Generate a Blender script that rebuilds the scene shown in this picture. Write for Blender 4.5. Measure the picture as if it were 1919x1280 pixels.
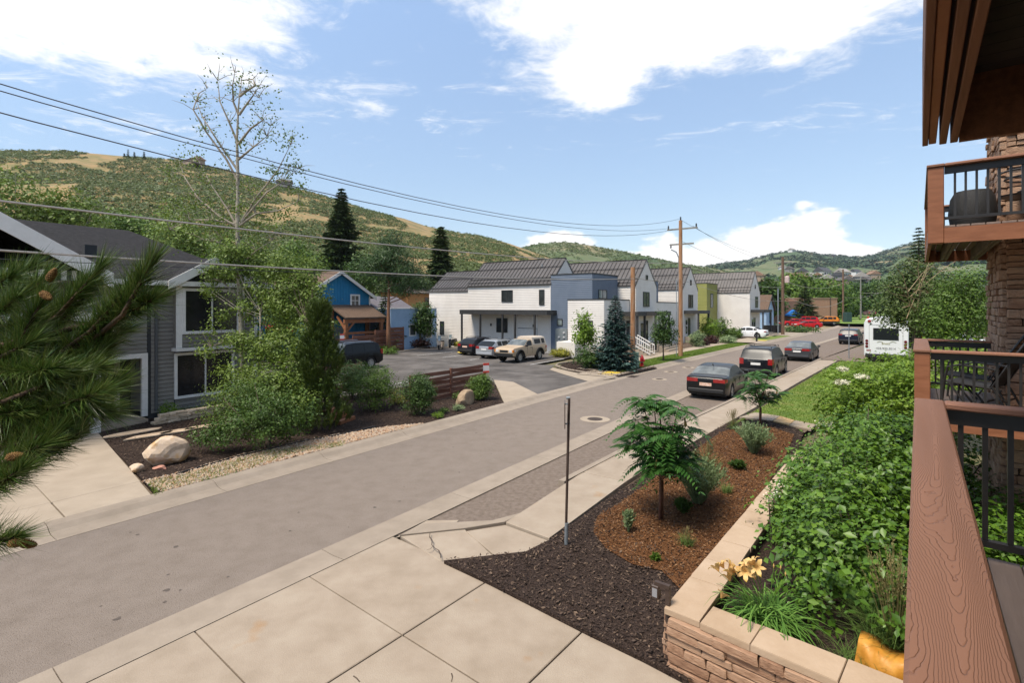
import bpy, math, random
import numpy as np
from mathutils import Vector, Matrix, noise as mnoise
from mathutils.geometry import tessellate_polygon

for o in list(bpy.data.objects): bpy.data.objects.remove(o)
scn = bpy.context.scene
COL = scn.collection
R = math.radians
rng = np.random.default_rng(7)
random.seed(7)

# ------------------------------------------------------------------ camera
EYE, FPX, CX, HY = 4.2, 950.0, 959.5, 574.0      # eye height, focal length in px of the 1919 px photo, horizon row
cam_d = bpy.data.cameras.new('camera'); cam = bpy.data.objects.new('camera', cam_d); COL.objects.link(cam)
cam.location = (0, 0, EYE); cam.rotation_euler = (R(90), 0, 0)
cam_d.sensor_width = 36; cam_d.lens = FPX/1919*36; cam_d.shift_y = -(640-HY)/1919
cam_d.clip_start = 0.05; cam_d.clip_end = 9000
scn.camera = cam
scn.render.engine = 'CYCLES'; scn.render.resolution_x = 1024; scn.render.resolution_y = 684
scn.cycles.use_denoising = True
scn.cycles.max_bounces = 7; scn.cycles.transparent_max_bounces = 8; scn.cycles.sample_clamp_indirect = 8
scn.view_settings.view_transform = 'Standard'; scn.view_settings.look = 'None'
scn.view_settings.gamma = 1; scn.view_settings.use_curve_mapping = False
scn.view_settings.exposure = 1.3

# ------------------------------------------------------------------ world: sky with clouds
SUN_EL, SUN_AZ = 62, 233       # azimuth clockwise from +Y (camera forward)
world = bpy.data.worlds.new('World'); scn.world = world; world.use_nodes = True
nt = world.node_tree; N = nt.nodes; Lk = nt.links; N.clear()
def nd(t, **k):
    n = N.new(t)
    for a, b in k.items(): setattr(n, a, b)
    return n
def ma(op, a, b=None, c=None, clamp=False):
    n = nd('ShaderNodeMath', operation=op, use_clamp=clamp)
    for i, x in enumerate((a, b, c)):
        if x is None: continue
        if isinstance(x, (int, float)): n.inputs[i].default_value = x
        else: Lk.new(x, n.inputs[i])
    return n.outputs[0]
out = nd('ShaderNodeOutputWorld'); bg = nd('ShaderNodeBackground'); bg.inputs[1].default_value = 0.15
sky = nd('ShaderNodeTexSky', sky_type='NISHITA', sun_disc=False, sun_elevation=R(SUN_EL), sun_rotation=R(SUN_AZ),
         altitude=2000, air_density=1.0, dust_density=.25, ozone_density=1.2)
tc = nd('ShaderNodeTexCoord'); sep = nd('ShaderNodeSeparateXYZ'); Lk.new(tc.outputs['Generated'], sep.inputs[0])
X, Y, Z = sep.outputs
zc = ma('MAXIMUM', Z, 0.02)
px_, py_ = ma('DIVIDE', X, ma('ADD', zc, 0.02)), ma('DIVIDE', Y, ma('ADD', zc, 0.02))
def comb(a, b, c=0.0):
    n = nd('ShaderNodeCombineXYZ')
    for i, x in enumerate((a, b, c)):
        if isinstance(x, (int, float)): n.inputs[i].default_value = x
        else: Lk.new(x, n.inputs[i])
    return n.outputs[0]
def noise_w(vec, scale, detail, rough=.55, dist=0.0):
    n = nd('ShaderNodeTexNoise'); n.inputs['Scale'].default_value = scale; n.inputs['Detail'].default_value = detail
    n.inputs['Roughness'].default_value = rough; n.inputs['Distortion'].default_value = dist
    Lk.new(vec, n.inputs['Vector']); return n.outputs['Fac']
def blob(cx, cy, sx, sy, amp):
    a = ma('POWER', ma('DIVIDE', ma('SUBTRACT', px_, cx), sx), 2); b = ma('POWER', ma('DIVIDE', ma('SUBTRACT', py_, cy), sy), 2)
    return ma('MULTIPLY', ma('EXPONENT', ma('MULTIPLY', ma('ADD', a, b), -1.0)), amp)
p = comb(px_, py_, 0.37)
n1 = noise_w(p, 1.15, 9, .62, .3); n2 = noise_w(p, 5.5, 9, .66, .4)
f = ma('ADD', ma('MULTIPLY', n1, 0.74), ma('MULTIPLY', n2, 0.38))
f = ma('ADD', f, blob(0.42, 1.72, .50, .52, .34)); f = ma('ADD', f, blob(0.32, 2.35, .24, .40, .15)); f = ma('ADD', f, blob(1.05, 1.62, .28, .30, .22))
f = ma('ADD', f, blob(-1.50, 1.60, .62, .52, .36)); f = ma('ADD', f, blob(-.80, 1.60, .35, .22, .16)); f = ma('SUBTRACT', f, blob(-0.60, 2.0, .34, .60, .10))
f = ma('SUBTRACT', f, blob(1.0, 2.4, .5, .5, .06)); f = ma('ADD', f, blob(.45, 3.35, .14, .28, .12)); f = ma('ADD', f, blob(-.42, 2.05, .10, .22, .10)); f = ma('ADD', f, blob(-2.4, 3.2, .5, .4, .12))
f = ma('SUBTRACT', f, ma('MULTIPLY', ma('SUBTRACT', py_, 2.4, clamp=True), .10))
f = ma('ADD', f, blob(0.0, 0.0, 1.1, 1.1, .16))   # cloud sheet thickened overhead, out of view, to add fill light
hi = nd('ShaderNodeMapRange', interpolation_type='SMOOTHSTEP'); Lk.new(f, hi.inputs[0]); hi.inputs[1].default_value = .615; hi.inputs[2].default_value = .83
# low cumulus bank over the horizon, all the way round
az = ma('ARCTAN2', X, Y); el = ma('ARCSINE', Z)
azw = comb(ma('MULTIPLY', az, 7.0), ma('MULTIPLY', el, 16.0), 1.3)
c1 = noise_w(azw, 1.0, 8, .55); big = noise_w(comb(ma('MULTIPLY', az, 2.3), 0.0, 4.4), 1.0, 2)
win = nd('ShaderNodeMapRange', interpolation_type='SMOOTHSTEP'); Lk.new(ma('ABSOLUTE', ma('SUBTRACT', az, .32)), win.inputs[0])
win.inputs[1].default_value = .22; win.inputs[2].default_value = .44; win.inputs[3].default_value = 1; win.inputs[4].default_value = 0
lo_b = ma('SUBTRACT', ma('ADD', ma('ADD', ma('MULTIPLY', c1, .62), ma('MULTIPLY', big, .5)), ma('MULTIPLY', win.outputs[0], .30)), ma('MULTIPLY', el, 3.6))
lo = nd('ShaderNodeMapRange', interpolation_type='SMOOTHSTEP'); Lk.new(lo_b, lo.inputs[0]); lo.inputs[1].default_value = .335; lo.inputs[2].default_value = .40
ws_ = noise_w(comb(ma('MULTIPLY', px_, 1.5), ma('MULTIPLY', py_, 2.6), 9.1), 1.7, 10, .68, .8)
wi = nd('ShaderNodeMapRange', interpolation_type='SMOOTHSTEP'); Lk.new(ma('SUBTRACT', ws_, ma('MULTIPLY', ma('SUBTRACT', py_, 2.6, clamp=True), .09)), wi.inputs[0]); wi.inputs[1].default_value = .53; wi.inputs[2].default_value = .80; wi.inputs[4].default_value = .75
cl = ma('MAXIMUM', ma('MAXIMUM', hi.outputs[0], wi.outputs[0]), lo.outputs[0])
up = nd('ShaderNodeMapRange'); Lk.new(Z, up.inputs[0]); up.inputs[1].default_value = 0.0; up.inputs[2].default_value = .03
cl = ma('MULTIPLY', ma('MULTIPLY', cl, up.outputs[0]), .97)
mix = nd('ShaderNodeMix', data_type='RGBA'); Lk.new(cl, mix.inputs[0])
tint = nd('ShaderNodeMix', data_type='RGBA', blend_type='MULTIPLY'); tint.inputs[0].default_value = 1; tint.inputs[7].default_value = (1.10, .98, .83, 1)
Lk.new(sky.outputs[0], tint.inputs[6])
hz = nd('ShaderNodeMapRange'); Lk.new(Z, hz.inputs[0]); hz.inputs[1].default_value = 0.0; hz.inputs[2].default_value = .50; hz.inputs[3].default_value = .36; hz.inputs[4].default_value = 1.0
hzm = nd('ShaderNodeVectorMath', operation='SCALE'); Lk.new(tint.outputs[2], hzm.inputs[0]); Lk.new(hz.outputs[0], hzm.inputs['Scale']); Lk.new(hzm.outputs[0], mix.inputs[6])
shade = ma('MULTIPLY_ADD', noise_w(comb(px_, py_, 5.0), 3.0, 6, .6), .8, .55)
ccol = nd('ShaderNodeMix', data_type='RGBA'); ccol.inputs[6].default_value = (2.1, 2.15, 2.2, 1); ccol.inputs[7].default_value = (3.6, 3.5, 3.4, 1); Lk.new(shade, ccol.inputs[0])
Lk.new(ccol.outputs[2], mix.inputs[7]); Lk.new(mix.outputs[2], bg.inputs[0]); Lk.new(bg.outputs[0], out.inputs[0])

# ------------------------------------------------------------------ sun (veiled by thin cloud, so its shadows are soft)
sd = bpy.data.lights.new('sun', 'SUN'); sun = bpy.data.objects.new('sun', sd); COL.objects.link(sun)
sd.energy = 2.3; sd.angle = R(18); sd.color = (1, .91, .78)
sv = Vector((math.sin(R(SUN_AZ))*math.cos(R(SUN_EL)), math.cos(R(SUN_AZ))*math.cos(R(SUN_EL)), math.sin(R(SUN_EL))))
sun.rotation_euler = sv.to_track_quat('Z', 'Y').to_euler(); sun.location = (0, 0, 60)

# ------------------------------------------------------------------ coordinates
def gp(px, py, z=0.0):
    """point of the place seen at photo pixel (px, py) on the level z"""
    Yd = FPX*(EYE-z)/(py-HY); return Vector(((px-CX)/FPX*Yd, Yd, z))
def at(px, py, Yd): return Vector(((px-CX)/FPX*Yd, Yd, EYE+(HY-py)/FPX*Yd))
TH, TF = R(35.6), R(38.7)                       # directions of the street and of our own building
ROT_S, ROT_F = math.pi/2-TH, math.pi/2-TF
def S(u, v, z=0.0): return Vector((u*math.sin(TH)-v*math.cos(TH), u*math.cos(TH)+v*math.sin(TH), z))
def F(a, b, z=0.0): return Vector((a*math.sin(TF)-b*math.cos(TF), a*math.cos(TF)+b*math.sin(TF), z))
def toS(p): return (p[0]*math.sin(TH)+p[1]*math.cos(TH), -p[0]*math.cos(TH)+p[1]*math.sin(TH))
def gS(px, py, z=0.0): return toS(gp(px, py, z))

# ------------------------------------------------------------------ mesh helpers
class MB:
    def __init__(s): s.v = []; s.f = []; s.m = []
    def add(s, vs, fs, mi=0):
        n = len(s.v); s.v += [tuple(q) for q in vs]; s.f += [tuple(i+n for i in f) for f in fs]; s.m += [mi]*len(fs); return s
    def box(s, x0, x1, y0, y1, z0, z1, mi=0):
        return s.add([(x0,y0,z0),(x1,y0,z0),(x1,y1,z0),(x0,y1,z0),(x0,y0,z1),(x1,y0,z1),(x1,y1,z1),(x0,y1,z1)],
                     [(0,3,2,1),(4,5,6,7),(0,1,5,4),(1,2,6,5),(2,3,7,6),(3,0,4,7)], mi)
    def cbox(s, x0, x1, y0, y1, z0, z1, c=.02, mi=0, jit=0.0, rs=None):
        """box with chamfered edges"""
        vs = []; rs = rs or random
        X_ = (x0, x1); Y_ = (y0, y1); Z_ = (z0, z1); k = {}
        for i in (0, 1):
            for j in (0, 1):
                for l in (0, 1):
                    sx, sy, sz = 1-2*i, 1-2*j, 1-2*l
                    jx, jy, jz = ((rs.random()-.5)*2*jit for _ in range(3))
                    for ax in range(3):
                        d = [c*sx, c*sy, c*sz]; d[ax] = 0
                        k[(i, j, l, ax)] = len(vs); vs.append((X_[i]+d[0]+jx, Y_[j]+d[1]+jy, Z_[l]+d[2]+jz))
        fs = []
        for ax in range(3):
            for e in (0, 1):
                q = []
                for a, b in ((0,0),(1,0),(1,1),(0,1)):
                    t = [a, b]; t.insert(ax, e); q.append(k[(t[0], t[1], t[2], ax)])
                if (e == 0) != (ax == 1): q = q[::-1]
                fs.append(q)
        for ax in range(3):
            o = [q for q in range(3) if q != ax]
            for a in (0, 1):
                for b in (0, 1):
                    t0 = [0,0,0]; t0[o[0]] = a; t0[o[1]] = b; t1 = list(t0); t1[ax] = 1
                    q = [k[(*t0, o[0])], k[(*t1, o[0])], k[(*t1, o[1])], k[(*t0, o[1])]]
                    fs.append(q)
        for i in (0, 1):
            for j in (0, 1):
                for l in (0, 1): fs.append([k[(i, j, l, 0)], k[(i, j, l, 1)], k[(i, j, l, 2)]])
        return s.add(vs, fs, mi)
    def bar(s, p, q, w, h, up=(0, 0, 1), mi=0):
        p, q = Vector(p), Vector(q); d = (q-p).normalized(); up = Vector(up)
        sx = d.cross(up)
        if sx.length < 1e-4: sx = d.cross(Vector((1, 0, 0)))
        sx.normalize(); uz = sx.cross(d); a = sx*w/2; b = uz*h/2
        return s.add([p-a-b, p+a-b, p+a+b, p-a+b, q-a-b, q+a-b, q+a+b, q-a+b],
                     [(0,3,2,1),(4,5,6,7),(0,1,5,4),(1,2,6,5),(2,3,7,6),(3,0,4,7)][::1], mi)
    def tube(s, pts, r, n=6, mi=0, caps=True):
        pts = [Vector(p) for p in pts]; rs = r if hasattr(r, '__len__') else [r]*len(pts)
        vs = []; prev = None
        for i, p_ in enumerate(pts):
            d = (pts[min(i+1, len(pts)-1)]-pts[max(i-1, 0)])
            d = d.normalized() if d.length > 1e-9 else Vector((0, 0, 1))
            if prev is None:
                ref = Vector((1, 0, 0)) if abs(d.x) < .8 else Vector((0, 1, 0)); a = d.cross(ref).normalized()
            else:
                a = prev-d*prev.dot(d); a = a.normalized() if a.length > 1e-6 else d.orthogonal().normalized()
            prev = a; b = d.cross(a)
            for k in range(n):
                t = 2*math.pi*k/n; vs.append(p_+(a*math.cos(t)+b*math.sin(t))*rs[i])
        fs = []
        for i in range(len(pts)-1):
            for k in range(n):
                fs.append((i*n+k, i*n+(k+1) % n, (i+1)*n+(k+1) % n, (i+1)*n+k))
        if caps: fs.append(tuple(range(n))[::-1]); fs.append(tuple(range((len(pts)-1)*n, len(pts)*n)))
        return s.add(vs, fs, mi)
    def lathe(s, prof, c=(0, 0, 0), n=16, mi=0, axis='z', caps=True):
        vs = []; fs = []
        for (r, h) in prof:
            for k in range(n):
                t = 2*math.pi*k/n; a, b = r*math.cos(t), r*math.sin(t)
                q = (a, b, h) if axis == 'z' else ((a, h, b) if axis == 'y' else (h, a, b))
                vs.append((q[0]+c[0], q[1]+c[1], q[2]+c[2]))
        for i in range(len(prof)-1):
            for k in range(n):
                q = (i*n+k, i*n+(k+1) % n, (i+1)*n+(k+1) % n, (i+1)*n+k); fs.append(q if axis != 'y' else q[::-1])
        if caps:
            fs.append(tuple(range(n))[::-1] if axis != 'y' else tuple(range(n)))
            t = tuple(range((len(prof)-1)*n, len(prof)*n)); fs.append(t if axis != 'y' else t[::-1])
        return s.add(vs, fs, mi)
    def prism(s, poly, lo, hi, axis='z', mi=0):
        """poly of 2-D points extruded along axis; coordinates are the two other axes in order"""
        n = len(poly); vs = []
        for h in (lo, hi):
            for (a, b) in poly: vs.append({'z': (a, b, h), 'y': (a, h, b), 'x': (h, a, b)}[axis])
        fs = [tuple(range(n))[::-1], tuple(range(n, 2*n))]+[(i, (i+1) % n, n+(i+1) % n, n+i) for i in range(n)]
        return s.add(vs, fs, mi)
    def ball(s, c, r, n=8, m=5, sq=(1, 1, 1), mi=0, jit=0):
        vs = []; fs = []
        for i in range(m+1):
            ph = math.pi*i/m
            for k in range(n):
                t = 2*math.pi*k/n; j = 1+(random.random()-.5)*jit
                vs.append((c[0]+r*sq[0]*j*math.sin(ph)*math.cos(t), c[1]+r*sq[1]*j*math.sin(ph)*math.sin(t), c[2]+r*sq[2]*j*math.cos(ph)))
        for i in range(m):
            for k in range(n): fs.append((i*n+k, (i+1)*n+k, (i+1)*n+(k+1) % n, i*n+(k+1) % n))
        return s.add(vs, fs, mi)
    def mesh(s, name, mats, smooth=False, fix=True):
        me = bpy.data.meshes.new(name); me.from_pydata(s.v, [], s.f)
        for m_ in (mats if isinstance(mats, (list, tuple)) else [mats]): me.materials.append(m_)
        if any(s.m): me.polygons.foreach_set('material_index', s.m)
        if fix and len(s.f) < 20000:
            import bmesh
            bm = bmesh.new(); bm.from_mesh(me); bmesh.ops.recalc_face_normals(bm, faces=bm.faces); bm.to_mesh(me); bm.free()
        if smooth is True: me.polygons.foreach_set('use_smooth', [True]*len(me.polygons))
        me.update()
        if smooth not in (True, False): me.polygons.foreach_set('use_smooth', [True]*len(me.polygons)); me.set_sharp_from_angle(angle=R(smooth))
        return me
    def build(s, name, mats, parent=None, smooth=False, loc=None, rotz=None, fix=True):
        return link(name, s.mesh(name, mats, smooth, fix), parent, loc, rotz)
def link(name, me, parent=None, loc=None, rotz=None, scale=None):
    o = bpy.data.objects.new(name, me); COL.objects.link(o)
    if parent is not None: o.parent = parent
    if loc is not None: o.location = loc
    if rotz is not None: o.rotation_euler = (0, 0, rotz) if not hasattr(rotz, '__len__') else rotz
    if scale is not None: o.scale = scale
    return o
def tag(o, label=None, cat=None, group=None, kind=None):
    if label: o['label'] = label
    if cat: o['category'] = cat
    if group: o['group'] = group
    if kind: o['kind'] = kind
    return o
def thing(name, label, cat, loc=(0, 0, 0), rotz=0.0, group=None):
    o = bpy.data.objects.new(name, None); COL.objects.link(o); o.empty_display_size = .2
    o.location = loc; o.rotation_euler = (0, 0, rotz); return tag(o, label, cat, group)
def copy_tree(o, loc, rotz, label=None, group=None, scale=None):
    kids = {}
    for q in bpy.data.objects:
        if q.parent: kids.setdefault(q.parent.name, []).append(q)
    def cp(q, par):
        c = q.copy(); COL.objects.link(c)
        if par: c.parent = par
        for k in kids.get(q.name, []): cp(k, c)
        return c
    r = cp(o, None); r.location = loc; r.rotation_euler = (0, 0, rotz)
    if scale: r.scale = scale
    if label: r['label'] = label
    if group: r['group'] = group
    return r
def arr_mesh(name, V, Fc, mat, smooth=False):
    """fast mesh from numpy arrays; Fc is (n, 3) or (n, 4)"""
    V = np.asarray(V, np.float32); Fc = np.asarray(Fc, np.int32); k = Fc.shape[1]
    me = bpy.data.meshes.new(name); me.vertices.add(len(V)); me.vertices.foreach_set('co', V.ravel())
    me.loops.add(Fc.size); me.loops.foreach_set('vertex_index', Fc.ravel()); me.polygons.add(len(Fc))
    me.polygons.foreach_set('loop_start', np.arange(0, Fc.size, k, dtype=np.int32))
    if smooth: me.polygons.foreach_set('use_smooth', np.ones(len(Fc), bool))
    me.materials.append(mat); me.update(calc_edges=True); me.validate(); return me
def unit(a): return a/np.maximum(np.linalg.norm(a, axis=-1, keepdims=True), 1e-9)
def rdir(n): return unit(rng.normal(size=(n, 3)))
def leaf_mesh(name, C, D, Nn, L, W, mat, fold=.18):
    n = len(C); C = np.asarray(C); D = unit(np.asarray(D)); L = np.broadcast_to(np.asarray(L, float), (n,))[:, None]; W = np.broadcast_to(np.asarray(W, float), (n,))[:, None]
    side = unit(np.cross(D, Nn)); nn = np.cross(side, D); mid = C+D*L*.45
    V = np.stack([C, mid+side*W/2+nn*W*fold, C+D*L, mid-side*W/2+nn*W*fold], 1).reshape(-1, 3)
    b = np.arange(n)[:, None]*4; Fc = np.concatenate([b+np.array([[0, 1, 2]]), b+np.array([[0, 2, 3]])], 0)
    return arr_mesh(name, V, Fc, mat)
def needle_mesh(name, C, D, L, W, mat):
    n = len(C); D = unit(np.asarray(D)); s_ = unit(np.cross(D, rdir(n))); L = np.broadcast_to(L, (n,))[:, None]; W = np.broadcast_to(W, (n,))[:, None]
    V = np.stack([C-s_*W/2, C+s_*W/2, C+D*L], 1).reshape(-1, 3)
    return arr_mesh(name, V, np.arange(3*n).reshape(-1, 3), mat)
def inpoly(P_, poly):
    x, y = P_[:, 0], P_[:, 1]; c = np.zeros(len(P_), bool); n = len(poly)
    for i in range(n):
        x0, y0 = poly[i][0], poly[i][1]; x1, y1 = poly[(i+1) % n][0], poly[(i+1) % n][1]
        if y0 == y1: continue
        c ^= ((y0 > y) != (y1 > y)) & (x < (x1-x0)*(y-y0)/(y1-y0)+x0)
    return c
def scatter(poly, n):
    P_ = np.array([(q[0], q[1]) for q in poly]); lo, hi_ = P_.min(0), P_.max(0)
    a = 0; res = np.zeros((0, 2))
    while len(res) < n and a < 60:
        q = rng.uniform(lo, hi_, size=(n*2, 2)); res = np.concatenate([res, q[inpoly(q, P_)]]); a += 1
    return res[:n]
def sheet(name, poly, z, mat, kind='structure', thick=0.0, parent=None):
    pts = [Vector((q[0], q[1], z if len(q) < 3 or z is not None else q[2])) for q in poly]
    tris = tessellate_polygon([pts]); b = MB(); b.add(pts, [tuple(t) for t in tris])
    if thick:
        n = len(pts); b.add([q for q in pts]+[q-Vector((0, 0, thick)) for q in pts], [(i, (i+1) % n, n+(i+1) % n, n+i) for i in range(n)])
    me = bpy.data.meshes.new(name); me.from_pydata(b.v, [], b.f); me.materials.append(mat)
    import bmesh
    bm = bmesh.new(); bm.from_mesh(me)
    for f_ in bm.faces:
        f_.normal_update()
        if f_.normal.z < -.5: f_.normal_flip()
    bm.to_mesh(me); bm.free()
    o = link(name, me, parent)
    if kind: o['kind'] = kind
    return o

# ------------------------------------------------------------------ materials
def lin(h):
    if isinstance(h, str):
        h = h.lstrip('#'); c = [int(h[i:i+2], 16)/255 for i in (0, 2, 4)]
        return tuple(((x+.055)/1.055)**2.4 if x > .04045 else x/12.92 for x in c)+(1,)
    return tuple(h)+(1,)
MATS = {}
def mat(name, cols, scale=4.0, rough=.8, bump=0.0, bscale=None, metal=0.0, spec=.4, stretch=(1, 1, 1), detail=5, rnd=None, rmix=.5,
        coat=0.0, translucent=0.0, contrast=(.35, .65), spots=None, emit=0):
    if name in MATS: return MATS[name]
    m = bpy.data.materials.new(name); m.use_nodes = True; t = m.node_tree; n = t.nodes; l = t.links; n.clear(); MATS[name] = m
    o = n.new('ShaderNodeOutputMaterial'); b = n.new('ShaderNodeBsdfPrincipled')
    b.inputs['Roughness'].default_value = rough; b.inputs['Metallic'].default_value = metal; b.inputs['Specular IOR Level'].default_value = spec
    b.inputs['Coat Weight'].default_value = coat; b.inputs['Coat Roughness'].default_value = .18
    cols = [lin(c) for c in (cols if isinstance(cols, list) else [cols])]
    tcn = n.new('ShaderNodeTexCoord'); mp = n.new('ShaderNodeMapping'); mp.inputs['Scale'].default_value = stretch
    l.new(tcn.outputs['Object'], mp.inputs[0]); vec = mp.outputs[0]
    fac = None
    if len(cols) > 1:
        nz = n.new('ShaderNodeTexNoise'); nz.inputs['Scale'].default_value = scale; nz.inputs['Detail'].default_value = detail; nz.inputs['Roughness'].default_value = .6
        l.new(vec, nz.inputs['Vector']); fac = nz.outputs['Fac']
        mr = n.new('ShaderNodeMapRange'); mr.inputs[1].default_value, mr.inputs[2].default_value = contrast; l.new(fac, mr.inputs[0]); fac = mr.outputs[0]
        if rnd:
            if rnd == 'island': g = n.new('ShaderNodeNewGeometry'); rv = g.outputs['Random Per Island']
            else: g = n.new('ShaderNodeObjectInfo'); rv = g.outputs['Random']
            mx = n.new('ShaderNodeMix'); mx.inputs[0].default_value = rmix; l.new(fac, mx.inputs[2]); l.new(rv, mx.inputs[3]); fac = mx.outputs[0]
        cr = n.new('ShaderNodeValToRGB'); e = cr.color_ramp.elements
        while len(e) < len(cols): e.new(.5)
        for i, c in enumerate(cols): e[i].position = i/(len(cols)-1); e[i].color = c
        l.new(fac, cr.inputs[0]); col = cr.outputs[0]
        if spots:   # (scale, threshold, colour, softness) stains
            nz2 = n.new('ShaderNodeTexNoise'); nz2.inputs['Scale'].default_value = spots[0]; nz2.inputs['Detail'].default_value = 6; l.new(vec, nz2.inputs['Vector'])
            mr2 = n.new('ShaderNodeMapRange'); mr2.inputs[1].default_value = spots[1]; mr2.inputs[2].default_value = spots[1]+spots[3]; l.new(nz2.outputs['Fac'], mr2.inputs[0])
            mx2 = n.new('ShaderNodeMix'); mx2.data_type = 'RGBA'; l.new(mr2.outputs[0], mx2.inputs[0]); l.new(col, mx2.inputs[6]); mx2.inputs[7].default_value = lin(spots[2]); col = mx2.outputs[2]
        l.new(col, b.inputs['Base Color'])
    else: b.inputs['Base Color'].default_value = cols[0]; col = None
    if bump:
        nb = n.new('ShaderNodeTexNoise'); nb.inputs['Scale'].default_value = bscale or scale*4; nb.inputs['Detail'].default_value = 6; l.new(vec, nb.inputs['Vector'])
        bp = n.new('ShaderNodeBump'); bp.inputs['Strength'].default_value = min(1, bump); bp.inputs['Distance'].default_value = .02*max(1, bump); l.new(nb.outputs['Fac'], bp.inputs['Height']); l.new(bp.outputs[0], b.inputs['Normal'])
    sh = b.outputs[0]
    if translucent:
        tr = n.new('ShaderNodeBsdfTranslucent'); ms = n.new('ShaderNodeMixShader'); ms.inputs[0].default_value = translucent
        if col is not None: l.new(col, tr.inputs[0])
        else: tr.inputs[0].default_value = cols[0]
        l.new(sh, ms.inputs[1]); l.new(tr.outputs[0], ms.inputs[2]); sh = ms.outputs[0]
    l.new(sh, o.inputs[0]); return m
def leafmat(name, cols, rough=.5, tr=.25): return mat(name, cols, scale=.5, rough=rough, spec=.35, rnd='island', rmix=.7, translucent=tr)
def glass_mat(name, col=(.012, .014, .016), rough=.04): return mat(name, [col], rough=rough, spec=.6)

def wood_grain(name, base, dark, lines=9.0, axis=0):
    """composite board: embossed cathedral grain along the local axis"""
    m = bpy.data.materials.new(name); m.use_nodes = True; t = m.node_tree; n = t.nodes; l = t.links; MATS[name] = m
    b = n['Principled BSDF']; b.inputs['Roughness'].default_value = .62; b.inputs['Specular IOR Level'].default_value = .3
    tcn = n.new('ShaderNodeTexCoord'); mp = n.new('ShaderNodeMapping'); s = [5.5, 5.5, 5.5]; s[axis] = .42; mp.inputs['Scale'].default_value = s; l.new(tcn.outputs['Object'], mp.inputs[0])
    wn = n.new('ShaderNodeTexNoise'); wn.inputs['Scale'].default_value = 26; l.new(tcn.outputs['Object'], wn.inputs['Vector'])
    nz = n.new('ShaderNodeTexNoise'); nz.inputs['Scale'].default_value = 1.5; nz.inputs['Detail'].default_value = .6; nz.inputs['Distortion'].default_value = .15; l.new(mp.outputs[0], nz.inputs['Vector'])
    a = n.new('ShaderNodeMath'); a.operation = 'MULTIPLY_ADD'; a.inputs[1].default_value = .018; l.new(wn.outputs['Fac'], a.inputs[0]); l.new(nz.outputs['Fac'], a.inputs[2])
    mu = n.new('ShaderNodeMath'); mu.operation = 'MULTIPLY'; mu.inputs[1].default_value = lines*3; l.new(a.outputs[0], mu.inputs[0])
    fr = n.new('ShaderNodeMath'); fr.operation = 'FRACT'; l.new(mu.outputs[0], fr.inputs[0])
    cr = n.new('ShaderNodeValToRGB'); e = cr.color_ramp.elements; e[0].position = 0; e[0].color = (0, 0, 0, 1); e[1].position = .11; e[1].color = (1, 1, 1, 1); e.new(.85).color = (1, 1, 1, 1); e.new(1.0).color = (.6, .6, .6, 1); l.new(fr.outputs[0], cr.inputs[0])
    big_ = n.new('ShaderNodeTexNoise'); big_.inputs['Scale'].default_value = 3; big_.inputs['Detail'].default_value = 5; l.new(mp.outputs[0], big_.inputs['Vector'])
    c0 = n.new('ShaderNodeMix'); c0.data_type = 'RGBA'; c0.inputs[6].default_value = lin(base); c0.inputs[7].default_value = tuple(x*.72 for x in lin(base)[:3])+(1,); l.new(big_.outputs['Fac'], c0.inputs[0])
    c1_ = n.new('ShaderNodeMix'); c1_.data_type = 'RGBA'; l.new(cr.outputs[0], c1_.inputs[0]); c1_.inputs[6].default_value = lin(dark); l.new(c0.outputs[2], c1_.inputs[7]); l.new(c1_.outputs[2], b.inputs['Base Color'])
    bp = n.new('ShaderNodeBump'); bp.inputs['Strength'].default_value = .7; bp.inputs['Distance'].default_value = .003; l.new(cr.outputs[0], bp.inputs['Height']); l.new(bp.outputs[0], b.inputs['Normal'])
    return m
# ------------------------------------------------------------------ palette
ASPH = mat('street_asphalt', [(.180, .146, .119), (.203, .166, .137), (.220, .181, .151)], scale=2.6, detail=10, rough=.9, bump=.8, bscale=70, spec=.2, contrast=(.3, .7), spots=(55, .60, (.11, .085, .068), .05))
BAYM = mat('bay_asphalt', [(.14, .108, .085), (.20, .158, .128)], scale=9, rough=.95, bump=.9, bscale=60, spec=.2)
LOTM = mat('lot_asphalt', [(.075, .066, .060), (.105, .094, .086), (.14, .126, .115)], scale=.55, rough=.9, bump=.4, bscale=80, spec=.2, detail=8)
CONC = mat('concrete', [(.27, .215, .16), (.31, .25, .19), (.345, .285, .22)], scale=2.0, detail=10, rough=.85, bump=.3, bscale=60, spec=.25, spots=(1.3, .66, (.30, .175, .08), .14), rnd='object', rmix=.25)
CONC2 = mat('pale_concrete', [(.29, .235, .175), (.36, .295, .225)], scale=1.5, rough=.85, bump=.12, bscale=50, spec=.25, rnd='object', rmix=.3)
KERB = mat('kerb_concrete', [(.24, .195, .15), (.31, .255, .20)], scale=2.2, rough=.85, bump=.2, bscale=40, spec=.25, rnd='object', rmix=.35)
JOINT = mat('joint_dirt', [(.08, .055, .035), (.14, .10, .06)], scale=20)
YPAINT = mat('yellow_paint', [(.62, .43, .03), (.5, .36, .05)], scale=8)
WLINE = mat('white_paint_line', [(.55, .54, .52), (.34, .33, .32)], scale=5, contrast=(.4, .7))
MULCH = mat('dark_mulch', [(.012, .008, .006), (.035, .023, .018), (.075, .05, .038)], scale=45, rough=.9, bump=1, bscale=70, spec=.15)
MULCHC = mat('dark_mulch_chips', [(.016, .011, .009), (.042, .029, .023), (.075, .052, .040), (.16, .11, .075)], scale=3, rough=.9, rnd='island', rmix=.95, spec=.15)
RMULCH = mat('red_mulch', [(.06, .024, .009), (.12, .052, .019), (.18, .085, .036)], scale=60, rough=.9, bump=1, bscale=80, spec=.15)
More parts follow.
